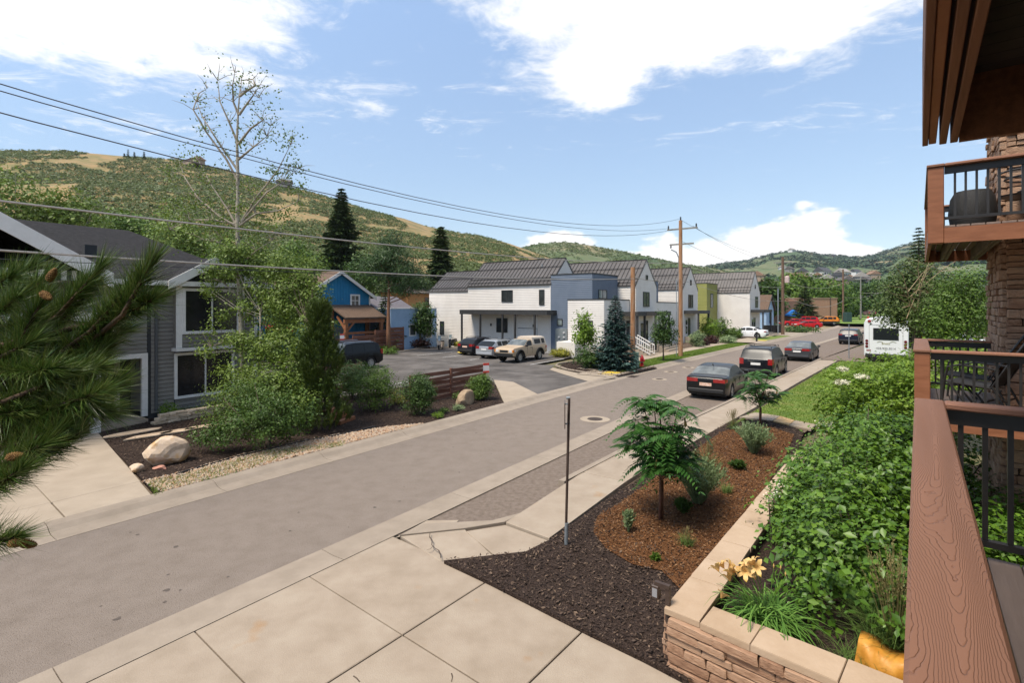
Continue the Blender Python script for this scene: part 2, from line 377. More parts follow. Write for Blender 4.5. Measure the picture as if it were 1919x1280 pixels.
RMULCHC = mat('red_mulch_chips', [(.05, .02, .008), (.115, .048, .018), (.17, .078, .032), (.28, .16, .08)], scale=3, rough=.9, rnd='island', rmix=.95, spec=.15)
GRAVELM = mat('gravel_stones', [(.20, .10, .05), (.34, .21, .12), (.42, .31, .21), (.24, .19, .15), (.50, .41, .31)], scale=3, rough=.8, rnd='island', rmix=.95, bump=.2)
SOIL = mat('soil', [(.07, .045, .03), (.13, .09, .06)], scale=12, bump=.6, bscale=40)
DRY = mat('dry_ground', [(.16, .12, .06), (.10, .10, .04), (.22, .17, .09)], scale=.35, bump=.4, bscale=5, detail=8)
LAWN = mat('lawn_turf', [(.07, .12, .012), (.12, .175, .022), (.19, .19, .05)], scale=1.2, rough=.9, bump=.6, bscale=60)
GRASSB = mat('grass_blades', [(.08, .15, .012), (.14, .22, .022), (.23, .26, .06)], scale=.8, rough=.6, rnd='island', rmix=.6, translucent=.25)
IRON = mat('cast_iron', [(.05, .035, .03), (.10, .075, .06)], scale=20, rough=.7, metal=.3, bump=.3)
BARK = mat('brown_bark', [(.06, .042, .03), (.13, .095, .07)], scale=14, rough=.9, bump=.7, bscale=30, stretch=(1, 1, .25))
ASPENB = mat('aspen_bark', [(.10, .08, .06), (.27, .235, .18), (.36, .32, .25)], scale=7, rough=.8, stretch=(1, 1, 2.5), contrast=(.33, .52))
REDBARK = mat('ponderosa_bark', [(.16, .07, .035), (.26, .13, .07)], scale=8, rough=.9, bump=.8, stretch=(1, 1, .3))
L_ASPEN = leafmat('aspen_leaves', [(.085, .135, .018), (.135, .20, .03), (.20, .265, .05)])
L_MID = leafmat('green_leaves', [(.05, .10, .012), (.09, .16, .02), (.145, .22, .032)])
L_DARK = leafmat('dark_leaves', [(.026, .062, .010), (.05, .10, .016), (.085, .145, .024)])
L_LIME = leafmat('lime_leaves', [(.09, .17, .015), (.15, .25, .02), (.24, .33, .04)], tr=.35)
L_HEDGE = leafmat('dogwood_leaves', [(.036, .088, .009), (.078, .162, .015), (.145, .245, .026)], rough=.42, tr=.2)
L_YELLOW = leafmat('yellow_leaves', [(.20, .22, .02), (.33, .30, .03), (.14, .17, .02)])
L_PURPLE = leafmat('purple_leaves', [(.035, .012, .012), (.07, .025, .02), (.05, .03, .015)])
L_CONIF = leafmat('conifer_needles', [(.032, .06, .018), (.055, .09, .026), (.085, .125, .036)], tr=.05)
L_PINE = leafmat('pine_needles', [(.018, .045, .010), (.035, .075, .016), (.065, .115, .026)], tr=.1)
L_OLIVE = leafmat('olive_pine_needles', [(.03, .055, .008), (.06, .095, .012), (.10, .135, .02)], tr=.1)
L_SPRUCE = leafmat('blue_spruce_needles', [(.03, .065, .055), (.055, .11, .095), (.095, .16, .135)], tr=.05)
L_SAGE = leafmat('sage_leaves', [(.13, .19, .08), (.20, .27, .12), (.28, .34, .17)])
L_SUMAC = leafmat('sumac_leaves', [(.02, .07, .012), (.04, .115, .02), (.075, .165, .035)], rough=.4)
L_SCRUB = leafmat('scrub_oak', [(.065, .095, .022), (.095, .13, .032), (.13, .165, .045)], tr=.3)
L_WILLOW = leafmat('thin_leaves', [(.05, .085, .016), (.085, .125, .028), (.12, .16, .045)])

# ------------------------------------------------------------------ far ground, hills
b = MB(); b.box(-7000, 7000, -3000, 8000, -1.5, -.1); tag(b.build('ground', DRY), kind='structure')
def fbm(x, y, z, o=4):
    return mnoise.fractal(Vector((x, y, z)), .9, 2.0, o)
HILLG = mat('hill_grass', [(.30, .195, .085), (.25, .17, .07), (.16, .14, .05), (.25, .175, .075)], scale=.05, rough=1, bump=.6, bscale=.4, detail=9, contrast=(.38, .62))
FARG = mat('far_hill_green', [(.05, .085, .035), (.08, .115, .045), (.14, .14, .07), (.24, .19, .10)], scale=.006, rough=1, detail=9, contrast=(.36, .70))
def hill(name, sky_pts, yb, zb, yr, tmin, tmax, nx, ny, m, rough, power=1.1, back=1.25):
    ts = np.linspace(tmin, tmax, nx); px = CX+ts*FPX
    ys = np.interp(px, [q[0] for q in sky_pts], [q[1] for q in sky_pts])
    ytop = np.array([yr(q) for q in px]); ybase = np.array([yb(q) for q in px])
    zt = EYE+(HY-ys)/FPX*ytop; V = []; ss = np.concatenate([np.linspace(0, 1, ny), np.linspace(1.03, back, 5)])
    for s in ss:
        for i in range(nx):
            Yd = ybase[i]+(ytop[i]-ybase[i])*s
            if s <= 1: z = zb+(zt[i]-zb)*(s**power)
            else: z = zt[i]-(s-1)*(zt[i])*.9
            e = min(1, s*3)*min(1, abs(1-s)*5+.12)
            z += fbm(ts[i]*Yd*.012, Yd*.012, 3.1)*rough*e
            V.append((ts[i]*Yd, Yd, z))
    n2 = len(ss); idx = np.arange(n2*nx).reshape(n2, nx)
    Fc = np.stack([idx[:-1, :-1], idx[:-1, 1:], idx[1:, 1:], idx[1:, :-1]], -1).reshape(-1, 4)
    o = link(name, arr_mesh(name, V, Fc, m, True)); o['kind'] = 'structure'
    return np.array(V).reshape(n2, nx, 3)[:ny]
SK1 = [(-700, 250), (-300, 268), (0, 281), (120, 283), (240, 293), (330, 299), (420, 318), (500, 340), (560, 354), (600, 364), (700, 396), (760, 410), (800, 424), (860, 436), (900, 441), (950, 455), (1000, 473), (1100, 506), (1250, 540), (1400, 562)]
H1 = hill('hillside', SK1, lambda q: 118, -.2, lambda q: 430+.12*max(0, q), -1.75, .42, 200, 60, HILLG, 4.5)
SK2 = [(850, 492), (950, 470), (1010, 457), (1060, 453), (1120, 462), (1200, 478), (1250, 489), (1330, 502), (1450, 530), (1600, 560)]
H2 = hill('green_ridge', SK2, lambda q: 420, 0, lambda q: 900, -.25, .75, 90, 30, FARG, 6)
SK3 = [(1000, 530), (1200, 512), (1280, 505), (1330, 499), (1400, 489), (1440, 478), (1475, 471), (1500, 470), (1540, 478), (1600, 482), (1640, 478), (1680, 465), (1720, 453), (1780, 441), (1900, 425), (2100, 405), (2600, 380)]
H3 = hill('far_hill', SK3, lambda q: 260, 0, lambda q: 2100, -.02, 1.9, 170, 60, FARG, 14, power=1.15)
def on_grid(H, n, mask=None, tries=6):
    """random points on a terrain grid, kept where mask(x, y, z) is true"""
    ny, nx = H.shape[:2]; res = []
    for _ in range(tries):
        i = rng.uniform(0, ny-1.01, n); j = rng.uniform(0, nx-1.01, n); i0 = i.astype(int); j0 = j.astype(int); fi = (i-i0)[:, None]; fj = (j-j0)[:, None]
        P_ = (H[i0, j0]*(1-fi)+H[i0+1, j0]*fi)*(1-fj)+(H[i0, j0+1]*(1-fi)+H[i0+1, j0+1]*fi)*fj
        res += [q for q in P_ if mask is None or mask(q)]
        if len(res) >= n: break
    return np.array(res[:n])
def clumps(name, P_, rad, k, size, m, flat=.7):
    n = len(P_); rr = rad*rng.uniform(.5, 1.3, n); C = np.repeat(P_, k, 0); r2 = np.repeat(rr, k)[:, None]
    d = rdir(n*k); d[:, 2] = np.abs(d[:, 2])*flat; C = C+d*r2
    s = np.repeat(rr/rad, k)*size*rng.uniform(.6, 1.4, n*k)
    nn = unit(d+rdir(n*k)*.5+np.array([0, 0, .9])); D = np.cross(nn, rdir(n*k))
    o = link(name, leaf_mesh(name, C-unit(D)*s[:, None]*.5, D, nn, s, s*.8, m)); o['kind'] = 'stuff'; return o
vis1 = lambda q: -1.15 < q[0]/q[1] < .45 and fbm(q[0]*.016, q[1]*.010, 1.0, 5)+.25*fbm(q[0]*.05, q[1]*.05, 7, 3) > -.22-.25*(q[1] < 190)
Pb = on_grid(H1, 48000, vis1)
tag(clumps('scrub_on_hillside', Pb, 1.5, 7, 1.2, L_SCRUB), 'low scrub oak thickets covering the ochre hillside', 'scrub')
Pc = on_grid(H2, 9000, lambda q: q[0]/q[1] < .6 and fbm(q[0]*.01, q[1]*.01, 4) > -.4)
tag(clumps('scrub_on_ridge', Pc, 2.8, 7, 2.4, L_SCRUB), 'green scrub covering the rounded ridge behind the white houses', 'scrub')
Pd = on_grid(H3, 9000, lambda q: .2 < q[0]/q[1] < 1.0 and q[1] > 420 and fbm(q[0]*.004, q[1]*.004, 4)+.0003*(q[1]-1100) > .0)
tag(clumps('far_forest', Pd, 5, 6, 5.5, mat('far_forest_green', [(.022, .05, .028), (.04, .075, .036), (.065, .105, .05)], scale=.01, rough=1, rnd='island', rmix=.6), flat=1.4), 'dark conifer forest covering the far hill', 'forest', kind='stuff')
for q in ('scrub_on_hillside', 'scrub_on_ridge', 'far_forest'):
    pass

# ------------------------------------------------------------------ street
UW = [(-60, 0), (20, 0), (30, -.12), (38, -.45), (52, -1.2), (67, -2.3), (87, -3.95), (115, -6.3), (175, -11.2)]
def w_(u): return float(np.interp(u, [q[0] for q in UW], [q[1] for q in UW]))
BAYR = [(-20, 6.05), (12, 6.05), (24, 5.15), (32, 4.62), (50, 3.25), (67, 1.4), (87, -1.3), (115, -4.0), (175, -9)]
def bayr(u): return float(np.interp(u, [q[0] for q in BAYR], [q[1] for q in BAYR]))
US = [-45, -30, -15]+list(np.arange(-6, 60, 2.0))+list(np.arange(60, 176, 5.0))
def zf(u): return max(0.0, (u-105)*.017)          # the far end climbs a little
def ribbon(name, f0, f1, us, z, m, kind='structure', parent=None):
    b = MB(); vs = []
    for u in us: vs += [S(u, f0(u), z+zf(u)), S(u, f1(u), z+zf(u))]
    b.add(vs, [(2*i, 2*i+2, 2*i+3, 2*i+1) for i in range(len(us)-1)]); o = b.build(name, m, parent)
    for p_ in o.data.polygons:
        if p_.normal.z < 0: o.data.flip_normals(); break
    if kind: o['kind'] = kind
    return o
street = ribbon('street', lambda u: 7.6+w_(u), lambda u: 12.0+w_(u), US, 0.0, ASPH)
def kerb(name, vf, prof, u0, u1, step, m, gap=.012):
    base = MB(); us = list(np.arange(u0, u1, 2.0))+[u1]; vs = []
    lo, hi_ = min(q[0] for q in prof), max(q[0] for q in prof)
    for u in us: vs += [S(u, vf(u)+lo+.01, -.012+zf(u)), S(u, vf(u)+hi_-.01, -.012+zf(u))]
    base.add(vs, [(2*i, 2*i+2, 2*i+3, 2*i+1) for i in range(len(us)-1)]); o = base.build(name, JOINT); o['kind'] = 'structure'
    u = u0
    while u < u1-.1:
        L_ = min(step*random.uniform(.92, 1.08), u1-u); ue = u+L_; b = MB(); n = len(prof); vs = []
        for uu in (u+gap/2, ue-gap/2):
            for (v, z) in prof: vs.append(S(uu, vf(uu)+v, z+zf(uu)))
        b.add(vs, [tuple(range(n)), tuple(range(n, 2*n))[::-1]]+[(i, (i+1) % n, n+(i+1) % n, n+i) for i in range(n)])
        b.build('kerb_stone', m, o); u = ue
        if u > 70: step = 8
    return o
LK = [(-.03, -.05), (-.03, .006), (.30, .004), (.42, .025), (.56, .10), (.66, .118), (.81, .12), (.81, -.05)]
kerb('kerb_left', lambda u: 11.93+w_(u), LK, -12, 150, 3.0, KERB)
RK = [(0, -.05), (0, .018), (.28, .004), (.61, .02), (.61, -.05)]
kerb('gutter_right', lambda u: 7.12+w_(u), RK, -12, 112, 3.4, KERB)
sheet('bay_start', [S(6.3, 7.16), gp(770, 1003), gp(925, 984), gp(978, 968), S(13, bayr(13)), S(13, 7.16), S(9, 7.16)], -.008, BAYM)
ribbon('parking_bay', lambda u: bayr(u)-.02, lambda u: 7.16+w_(u), [12.5]+[x for x in US if 12.6 < x < 116], -.006, BAYM)
BK = [(0, -.05), (0, .10), (-.02, .12), (-.17, .12), (-.17, -.05)]
kerb('bay_kerb', lambda u: bayr(u), BK, 10.3, 46.5, 3.0, KERB)

def slab(poly, z, thick, m, parent, gap=.014, name='slab', jit=0):
    c = Vector((0, 0, 0)); n = len(poly)
    for q in poly: c += Vector((q[0], q[1], 0))/n
    P_ = []
    for q in poly:
        d = Vector((q[0], q[1], 0))-c; L_ = d.length; P_.append(c+d*((L_-gap)/L_))
    ch = .012; b = MB(); top = []
    for q in P_:
        d = q-c; top.append(c+d*((d.length-ch)/d.length))
    vs = [(q.x, q.y, z-thick) for q in P_]+[(q.x, q.y, z-ch*.7) for q in P_]+[(q.x, q.y, z) for q in top]
    fs = [tuple(range(2*n, 3*n))]+[(i, (i+1) % n, n+(i+1) % n, n+i) for i in range(n)]+[(n+i, n+(i+1) % n, 2*n+(i+1) % n, 2*n+i) for i in range(n)]
    b.add(vs, fs); return b.build(name, m, parent)

# our driveway: slabs between the gutter and the planter
def b_gut(a):   # where the line v = 7.1 lies in building coordinates
    lo, hi_ = 0, 15
    for _ in range(40):
        m_ = (lo+hi_)/2
        if toS(F(a, m_))[1] > 7.1: hi_ = m_
        else: lo = m_
    return lo
A_J = [-.7, .92, 2.53, 4.15, 5.82]; B_J = [-1.8, -.1, 1.62, 3.36, 5.1, None]
sheet('pine_bed', [F(-9, -1.9), F(-.72, -1.9), F(-.72, b_gut(-.72)), F(-9, b_gut(-9))], .04, MULCH)
drv = sheet('driveway', [F(-.7, -1.9), F(5.8, -1.9), F(5.8, b_gut(5.8)), F(-.7, b_gut(-.7))], -.012, JOINT)
for i in range(len(A_J)-1):
    for j in range(len(B_J)-1):
        a0, a1, b0, b1 = A_J[i], A_J[i+1], B_J[j], B_J[j+1]
        hi0, hi1 = (b_gut(a0), b_gut(a1)) if b1 is None else (b1, b1)
        slab([F(a0, b0), F(a1, b0), F(a1, hi1), F(a0, hi0)], .03, .06, CONC, drv)
# sidewalk on our side
sw = sheet('sidewalk', [gp(750, 1004, .05), gp(947, 979, .05)]+[S(u, bayr(u)-.17) for u in np.arange(11, 46.6, 2.5)]+[S(u, bayr(u)-1.5) for u in np.arange(46, 10.9, -2.5)]+[gp(1029, 1010, .05), gp(985, 1030, .05), gp(830, 1050, .05)], -.004, JOINT)
Z_ = .10
slab([gp(750, 1005, .04), gp(872, 992, .04), gp(925, 1042, .04), gp(824, 1052, .04)], .04, .1, CONC, sw)
slab([gp(872, 991, Z_), gp(947, 979, Z_), gp(1029, 1009, Z_), gp(985, 1031, Z_), gp(925, 1042, .04)], .055, .08, CONC, sw)
slab([gp(748, 1004, .05), gp(791, 983, .05), gp(925, 976, .05), gp(978, 959, .08), gp(962, 969, .08), gp(947, 979, .05), gp(872, 991, .05)], .06, .1, KERB, sw, name='kerb_piece')
u0 = gS(947, 979, Z_)[0]; us = [u0]+list(np.arange(11.2, 46.6, 1.62))
for i in range(len(us)-1):
    a0, a1 = us[i], us[i+1]
    q = [S(a0, bayr(a0)-.175), S(a1, bayr(a1)-.175), S(a1, bayr(a1)-1.32), S(a0, bayr(a0)-1.32)]
    if i == 0: q[0] = gp(947, 979, Z_); q[3] = gp(1029, 1009, Z_)
    slab(q, Z_, .1, CONC, sw)
sheet('kerb_fillet', [gp(738, 1011), gp(775, 991), gp(800, 977), gp(860, 976), gp(850, 986), gp(760, 1004)], .012, CONC)
# side drive that the bus stands on
sheet('side_drive', [S(46.6, bayr(46.6)+.05), S(70, .6), S(92, -2.5), S(92, -14), S(46.6, -14)], -.003, BAYM)

# ------------------------------------------------------------------ left side: lot, aprons, far sidewalk
Zl = .06
lot_poly = [gp(1010, 740, Zl), gp(1110, 715, Zl), gp(1058, 699, Zl), gp(1032, 691, Zl), gp(1040, 684, Zl), S(30.2, 19.6), S(38.3, 20.2), S(38.3, 33.5), S(36, 36.4), S(31.5, 34.8), S(9.5, 34.8), S(9.5, 19.6), S(17.9, 19.6), S(22.5, 18.4), gp(930, 722, Zl), gp(965, 741, Zl)]
lot = sheet('parking_lot', lot_poly, Zl, LOTM)
sheet('apron', [gp(946, 757, .12), gp(1012, 739, .12), gp(962, 716, .07), gp(925, 712, .07), gp(936, 735, .1)], .075, CONC2)
sheet('corner_apron', [gp(1108, 715, .12), gp(1155, 706, .12), gp(1100, 703, .07), gp(1062, 695, .07), gp(1036, 689, .07), gp(1030, 693, .07), gp(1060, 703, .07)], .079, CONC2)
def line(p, q, w, z, m=WLINE, name='bay_line', parent=lot):
    p, q = Vector(p), Vector(q); d = (q-p).normalized(); s_ = Vector((-d.y, d.x, 0))*w/2
    b = MB(); b.add([Vector((x.x, x.y, z)) for x in (p-s_, q-s_, q+s_, p+s_)], [(0, 1, 2, 3)]); return b.build(name, m, parent)
for v in (19.9, 22.7, 25.5, 28.4, 31.3): line(S(30.0, v), S(34.8, v), .1, Zl+.004)
for v in (20.8, 23.6, 26.4, 29.2, 32.0): line(S(13.0, v), S(19.8, v), .1, Zl+.004)
# tar seams in the lot
TAR = mat('tar_seam', [(.03, .03, .03), (.045, .045, .045)], scale=5, rough=.5)
for q in ([(700, 661), (760, 668), (830, 678), (900, 684), (960, 687)], [(860, 690), (920, 692), (985, 699), (1040, 703)], [(690, 668), (740, 676), (790, 679), (812, 683)]):
    for i in range(len(q)-1): line(gp(*q[i], Zl), gp(*q[i+1], Zl), .06, Zl+.008, TAR, 'tar_seam')
# far side sidewalk, lawn strips
VL = 12.74
sheet('lawn_strip', [S(u, VL+w_(u)) for u in np.arange(29.5, 62, 3)]+[S(u, 14.75+w_(u)) for u in np.arange(61, 29, -3)], .10, LAWN, thick=.15)
sheet('far_lawn', [S(u, VL+w_(u)) for u in np.arange(67.5, 80, 3)]+[S(u, 15.6+w_(u)) for u in np.arange(79, 66, -3)], .10, LAWN, thick=.15)
fs_ = sheet('far_sidewalk', [S(u, 14.75+w_(u)) for u in np.arange(29.5, 90, 3)]+[S(u, 16.2+w_(u)) for u in np.arange(89, 29, -3)], .085, JOINT)
us = np.arange(29.6, 88, 1.8)
for i in range(len(us)-1):
    a0, a1 = us[i], us[i+1]; slab([S(a0, 14.75+w_(a0)), S(a1, 14.75+w_(a1)), S(a1, 16.1+w_(a1)), S(a0, 16.1+w_(a0))], .115, .08, CONC2, fs_)
for (ua, ub, nm) in ((27.2, 29.5, 'kerb_ramp'), (62.0, 67.5, 'kerb_ramp')):
    o = sheet(nm, [S(ua, VL+w_(ua)), S(ub, VL+w_(ub)), S(ub, 14.8+w_(ub)), S(ua, 14.8+w_(ua))], .11, CONC2)
    c = (ua+ub)/2; o2 = sheet('yellow_strip', [S(ub-1.6, VL+.05+w_(ub)), S(ub-.1, VL+.05+w_(ub)), S(ub-.1, VL+1.0+w_(ub)), S(ub-1.6, VL+1.0+w_(ub))], .118, YPAINT, kind=None, parent=o)
sheet('house_front_ground', [S(u, 16.1+w_(u)) for u in np.arange(38, 90, 3)]+[S(89, 22), S(38, 22)], .07, SOIL)
# driveways and yards further up the street
sheet('far_driveway', [S(80, VL+w_(80)), S(90, VL+w_(90)), S(92, 24), S(84, 24)], .09, CONC2)
sheet('gravel_yard', [S(90.5, VL+w_(91)), S(150, VL+w_(150)), S(150, 40), S(92, 24)], .04, mat('yard_gravel', [(.30, .23, .16), (.22, .18, .10), (.36, .28, .17)], scale=.8, bump=.3))
sheet('park_lawn', [S(118, 5), S(118, -60), S(240, -120), S(330, 60), S(170, 30)], .85, mat('park_grass', [(.10, .17, .02), (.15, .22, .03)], scale=.2))
CRK = mat('crack_dirt', [(.05, .035, .025), (.09, .065, .045)], scale=20)
def crack(par, pts, z, w=.012):
    for i in range(len(pts)-1): line(gp(*pts[i], z), gp(*pts[i+1], z), w*random.uniform(.6, 1.3), z+.004, CRK, 'crack', par)
crack(sw, [(806, 998), (805, 1007), (810, 1014), (809, 1022), (816, 1029), (822, 1032), (825, 1040), (826, 1047)], .1, .02)
crack(sw, [(812, 1024), (806, 1030), (800, 1031)], .1, .012); crack(drv, [(662, 1268), (668, 1272), (674, 1279)], .03, .012); crack(drv, [(846, 1263), (848, 1270), (846, 1279)], .03, .012)
OILM = mat('oil_spot', [(.07, .055, .045), (.10, .08, .065)], scale=30)
q = random.Random(21)
for k in range(26):
    px, py = q.uniform(150, 1150), 0; py = q.uniform(0, 1); a_ = 906-.281*(px-480); c_ = 1060-.438*(px-540); p_ = gp(px, min(1270, a_+(c_-a_)*q.uniform(.1, .9))); b = MB(); n = 7; r_ = q.uniform(.012, .04); b.add([(p_.x+r_*q.uniform(.6, 1.5)*math.cos(6.283*i/n), p_.y+r_*q.uniform(.6, 1.5)*math.sin(6.283*i/n), .003) for i in range(n)], [tuple(range(n))]); b.build('oil_spot', OILM, street)
# manholes and grates
def manhole(px, py, r, ring, label, grp=None):
    p_ = gp(px, py); o = thing('manhole', label, 'manhole', p_, ROT_S, grp)
    b = MB(); b.lathe([(r, 0), (r, .008), (r*.5, .012)], n=28, caps=False); b.build('concrete_ring', CONC2, o) if ring else None
    c = MB(); rr = r*.52 if ring else r
    c.lathe([(rr, .004), (rr, .014), (rr*.97, .017), (.001, .017)], n=24, caps=False)
    for k in range(-3, 4):
        hw = math.sqrt(max(0, (rr*.85)**2-(k*rr*.24)**2)); c.box(-hw, hw, k*rr*.24-.015, k*rr*.24+.015, .017, .022)
    c.build('cover', IRON, o)
manhole(1115, 786, .55, True, 'round iron manhole cover in a pale concrete ring on the street')
for i, (x, y, w) in enumerate(((1236, 711, 'nearest the black sedan'), (1257, 697, 'second from the black sedan'), (1290, 689, 'third from the black sedan'))):
    manhole(x, y, .42, True, 'small utility cover in the street, %s of the row of three' % w, 'small covers in the street')
p_ = gp(1186, 706); o = thing('storm_drain', 'rusty rectangular storm drain grate in the gutter below the spruce bed', 'drain grate', p_, ROT_S)
b = MB(); b.box(-.42, .42, -.25, .25, .0, .012); b.build('frame', IRON, o)
for k in range(9): b = MB(); b.box(-.38+k*.092, -.38+k*.092+.04, -.2, .2, .013, .022); b.build('bar', IRON, o)
# ------------------------------------------------------------------ our own building: balconies, stone pillar, planter
CAP = wood_grain('composite_cap', (.25, .122, .074), (.155, .072, .045), 27, 0)
CAPY = wood_grain('composite_cap_across', (.33, .155, .095), (.17, .075, .045), 7, 1)
RUST = mat('brown_composite', [(.20, .072, .030), (.27, .105, .048)], scale=3, rough=.6, stretch=(1, 1, 6), bump=.12, bscale=20)
BEAM = mat('brown_beam', [(.13, .052, .026), (.20, .085, .042)], scale=4, rough=.7, stretch=(.3, 6, 6), bump=.15)
DECK = mat('deck_board', [(.15, .11, .09), (.21, .155, .125)], scale=5, rough=.7, stretch=(.3, 4, 4), bump=.1, rnd='object', rmix=.3)
BLKM = mat('black_metal', [(.016, .014, .013), (.024, .021, .019)], scale=8, rough=.45, spec=.5)
JOIST = mat('old_joist', [(.09, .075, .045), (.16, .135, .085)], scale=6, stretch=(.3, 4, 4))
STONE = mat('ledge_stone', [(.18, .095, .055), (.29, .165, .10), (.40, .25, .16), (.28, .19, .13)], scale=3, rough=.85, bump=.8, bscale=9, rnd='object', rmix=.6)
CAPST = mat('sandstone_cap', [(.36, .255, .165), (.45, .335, .235)], scale=2.5, rough=.85, bump=.25, bscale=25, rnd='object', rmix=.4)
MORT = mat('mortar', [(.06, .045, .035), (.10, .075, .055)], scale=10, bump=.5)
def rail_run(par, p, q, ztop, zdeck, capw, capm, up_to=None, bal=True, cap_t=.038):
    """railing from p to q in local coords: cap, black rails, balusters"""
    p, q = Vector(p), Vector(q); d = (q-p).normalized(); L_ = (q-p).length
    b = MB(); b.bar(Vector((p.x, p.y, ztop-cap_t-.045)), Vector((q.x, q.y, ztop-cap_t-.045)), .05, .085); b.build('top_rail', BLKM, par)
    b = MB(); b.bar(Vector((p.x, p.y, zdeck+.10)), Vector((q.x, q.y, zdeck+.10)), .045, .035); b.build('bottom_rail', BLKM, par)
    n = int(L_/.105); zb, zt = zdeck+.118, ztop-cap_t-.088
    m_ = MB(); m_.box(-.0125, .0125, -.0125, .0125, zb, zt); me = m_.mesh('baluster', BLKM)
    ang = math.atan2(d.y, d.x)
    for k in range(1, n): link('baluster', me, par, p+d*(k*.105), ang)
def grain_box(b, name, m, par): return b.build(name, m, par)
BZ, RZ = 2.74, 3.63
own = thing('balcony', 'own balcony in the foreground with a broad grained rail cap and black balusters', 'balcony', F(0, 0), ROT_F, 'balconies of the lodge')
b = MB(); b.cbox(-1.6, 4.04, -.122, .018, RZ-.036, RZ, .007); b.build('rail_cap', CAP, own)
b = MB(); b.cbox(3.90, 4.037, -3.3, -.124, RZ-.036, RZ, .007); b.build('end_cap', CAPY, own)
rail_run(own, (3.97, -.09, 0), (3.97, -3.3, 0), RZ, BZ, .14, CAP)
rail_run(own, (-1.6, -.052, 0), (3.93, -.052, 0), RZ, BZ, .14, CAP)
for k in range(22):
    b = MB(); b.cbox(-1.6, 4.03, -.03-.142*(k+1)+.006, -.03-.142*k, BZ-.028, BZ, .004); b.build('deck_board', DECK, own)
b = MB(); b.box(-1.6, 4.05, -.02, .02, BZ-.26, BZ-.03); b.box(4.01, 4.05, -3.3, -.02, BZ-.26, BZ-.032); b.build('rim_joist', RUST, own)
for k in range(7): b = MB(); b.box(-1.6, 4.0, -.10-.45*k, -.06-.45*k, BZ-.24, BZ-.03); b.build('joist', JOIST, own)

def balcony(name, label, a0, a1, b0, b1, zd, zr, zbot):
    o = thing(name, label, 'balcony', F(a0, b0), ROT_F, 'balconies of the lodge'); D_ = a1-a0; Wd = b0-b1
    for (x, y) in ((0, -.165), (D_-.165, -.165)):
        b = MB(); b.cbox(x, x+.165, y, y+.165, zbot, zr-.036, .008); b.build('post', RUST, o)
    b = MB(); b.cbox(-.02, D_+.02, -.17, .012, zr-.034, zr, .006); b.build('rail_cap', CAP, o)
    b = MB(); b.cbox(-.02, .13, -Wd, -.172, zr-.035, zr-.001, .006); b.build('end_cap', CAPY, o)
    b = MB(); b.cbox(D_-.13, D_+.02, -Wd, -.172, zr-.035, zr-.001, .006); b.build('end_cap', CAPY, o)
    rail_run(o, (.08, -.17, 0), (.08, -Wd, 0), zr, zd, .14, CAP)
    rail_run(o, (D_-.08, -.17, 0), (D_-.08, -Wd, 0), zr, zd, .14, CAP)
    rail_run(o, (.17, -.08, 0), (D_-.17, -.08, 0), zr, zd, .14, CAP)
    n = int(Wd/.142)
    for k in range(n): b = MB(); b.cbox(.02, D_-.02, -.142*(k+1)+.006, -.142*k-.004, zd-.028, zd, .004); b.build('deck_board', DECK, o)
    b = MB(); b.box(.0, .04, -Wd, -.166, zbot, zd-.03); b.build('rim_joist', RUST, o)
    b = MB(); b.box(D_-.04, D_, -Wd, -.166, zbot, zd-.03); b.build('rim_joist', RUST, o)
    b = MB(); b.box(.166, D_-.166, -.045, -.004, zbot, zd-.03); b.build('rim_joist', RUST, o)
    for k in range(int(Wd/.42)): 
        for j in (0, .05): b = MB(); b.box(.045, D_-.045, -.22-.42*k-j-.04, -.22-.42*k-j, zbot+.01, zd-.032); b.build('joist', JOIST, o)
    return o
balcony('balcony', 'next balcony at our level with two black sling chairs on it', 8.55, 11.5, .04, -3.4, 2.77, 3.63, 2.6)
balcony('balcony', 'upper balcony with a black wicker stool and metal chair against the sky', 8.7, 12.4, -.10, -3.6, 5.26, 6.07, 5.03)
# the underside of the storey above us
ov = thing('overhead_balcony', 'dark underside and layered brown edge boards of the balcony overhead', 'balcony', F(0, 0), ROT_F)
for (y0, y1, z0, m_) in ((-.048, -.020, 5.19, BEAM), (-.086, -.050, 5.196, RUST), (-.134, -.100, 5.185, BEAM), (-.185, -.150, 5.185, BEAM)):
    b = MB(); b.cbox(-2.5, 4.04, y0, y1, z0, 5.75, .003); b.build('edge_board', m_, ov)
b = MB(); b.box(4.0, 4.035, -3.4, -.19, 5.18, 5.62); b.build('end_beam', BEAM, ov)
for k in range(9): b = MB(); b.box(-2.5, 3.99, -.55-.4*k, -.5-.4*k, 5.28, 5.55); b.build('joist', JOIST, ov)
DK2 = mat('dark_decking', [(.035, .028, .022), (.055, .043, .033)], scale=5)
for k in range(46): b = MB(); b.box(-2.5+.142*k, -2.5+.142*k+.134, -3.4, -.19, 5.56, 5.59); b.build('deck_board', DK2, ov)

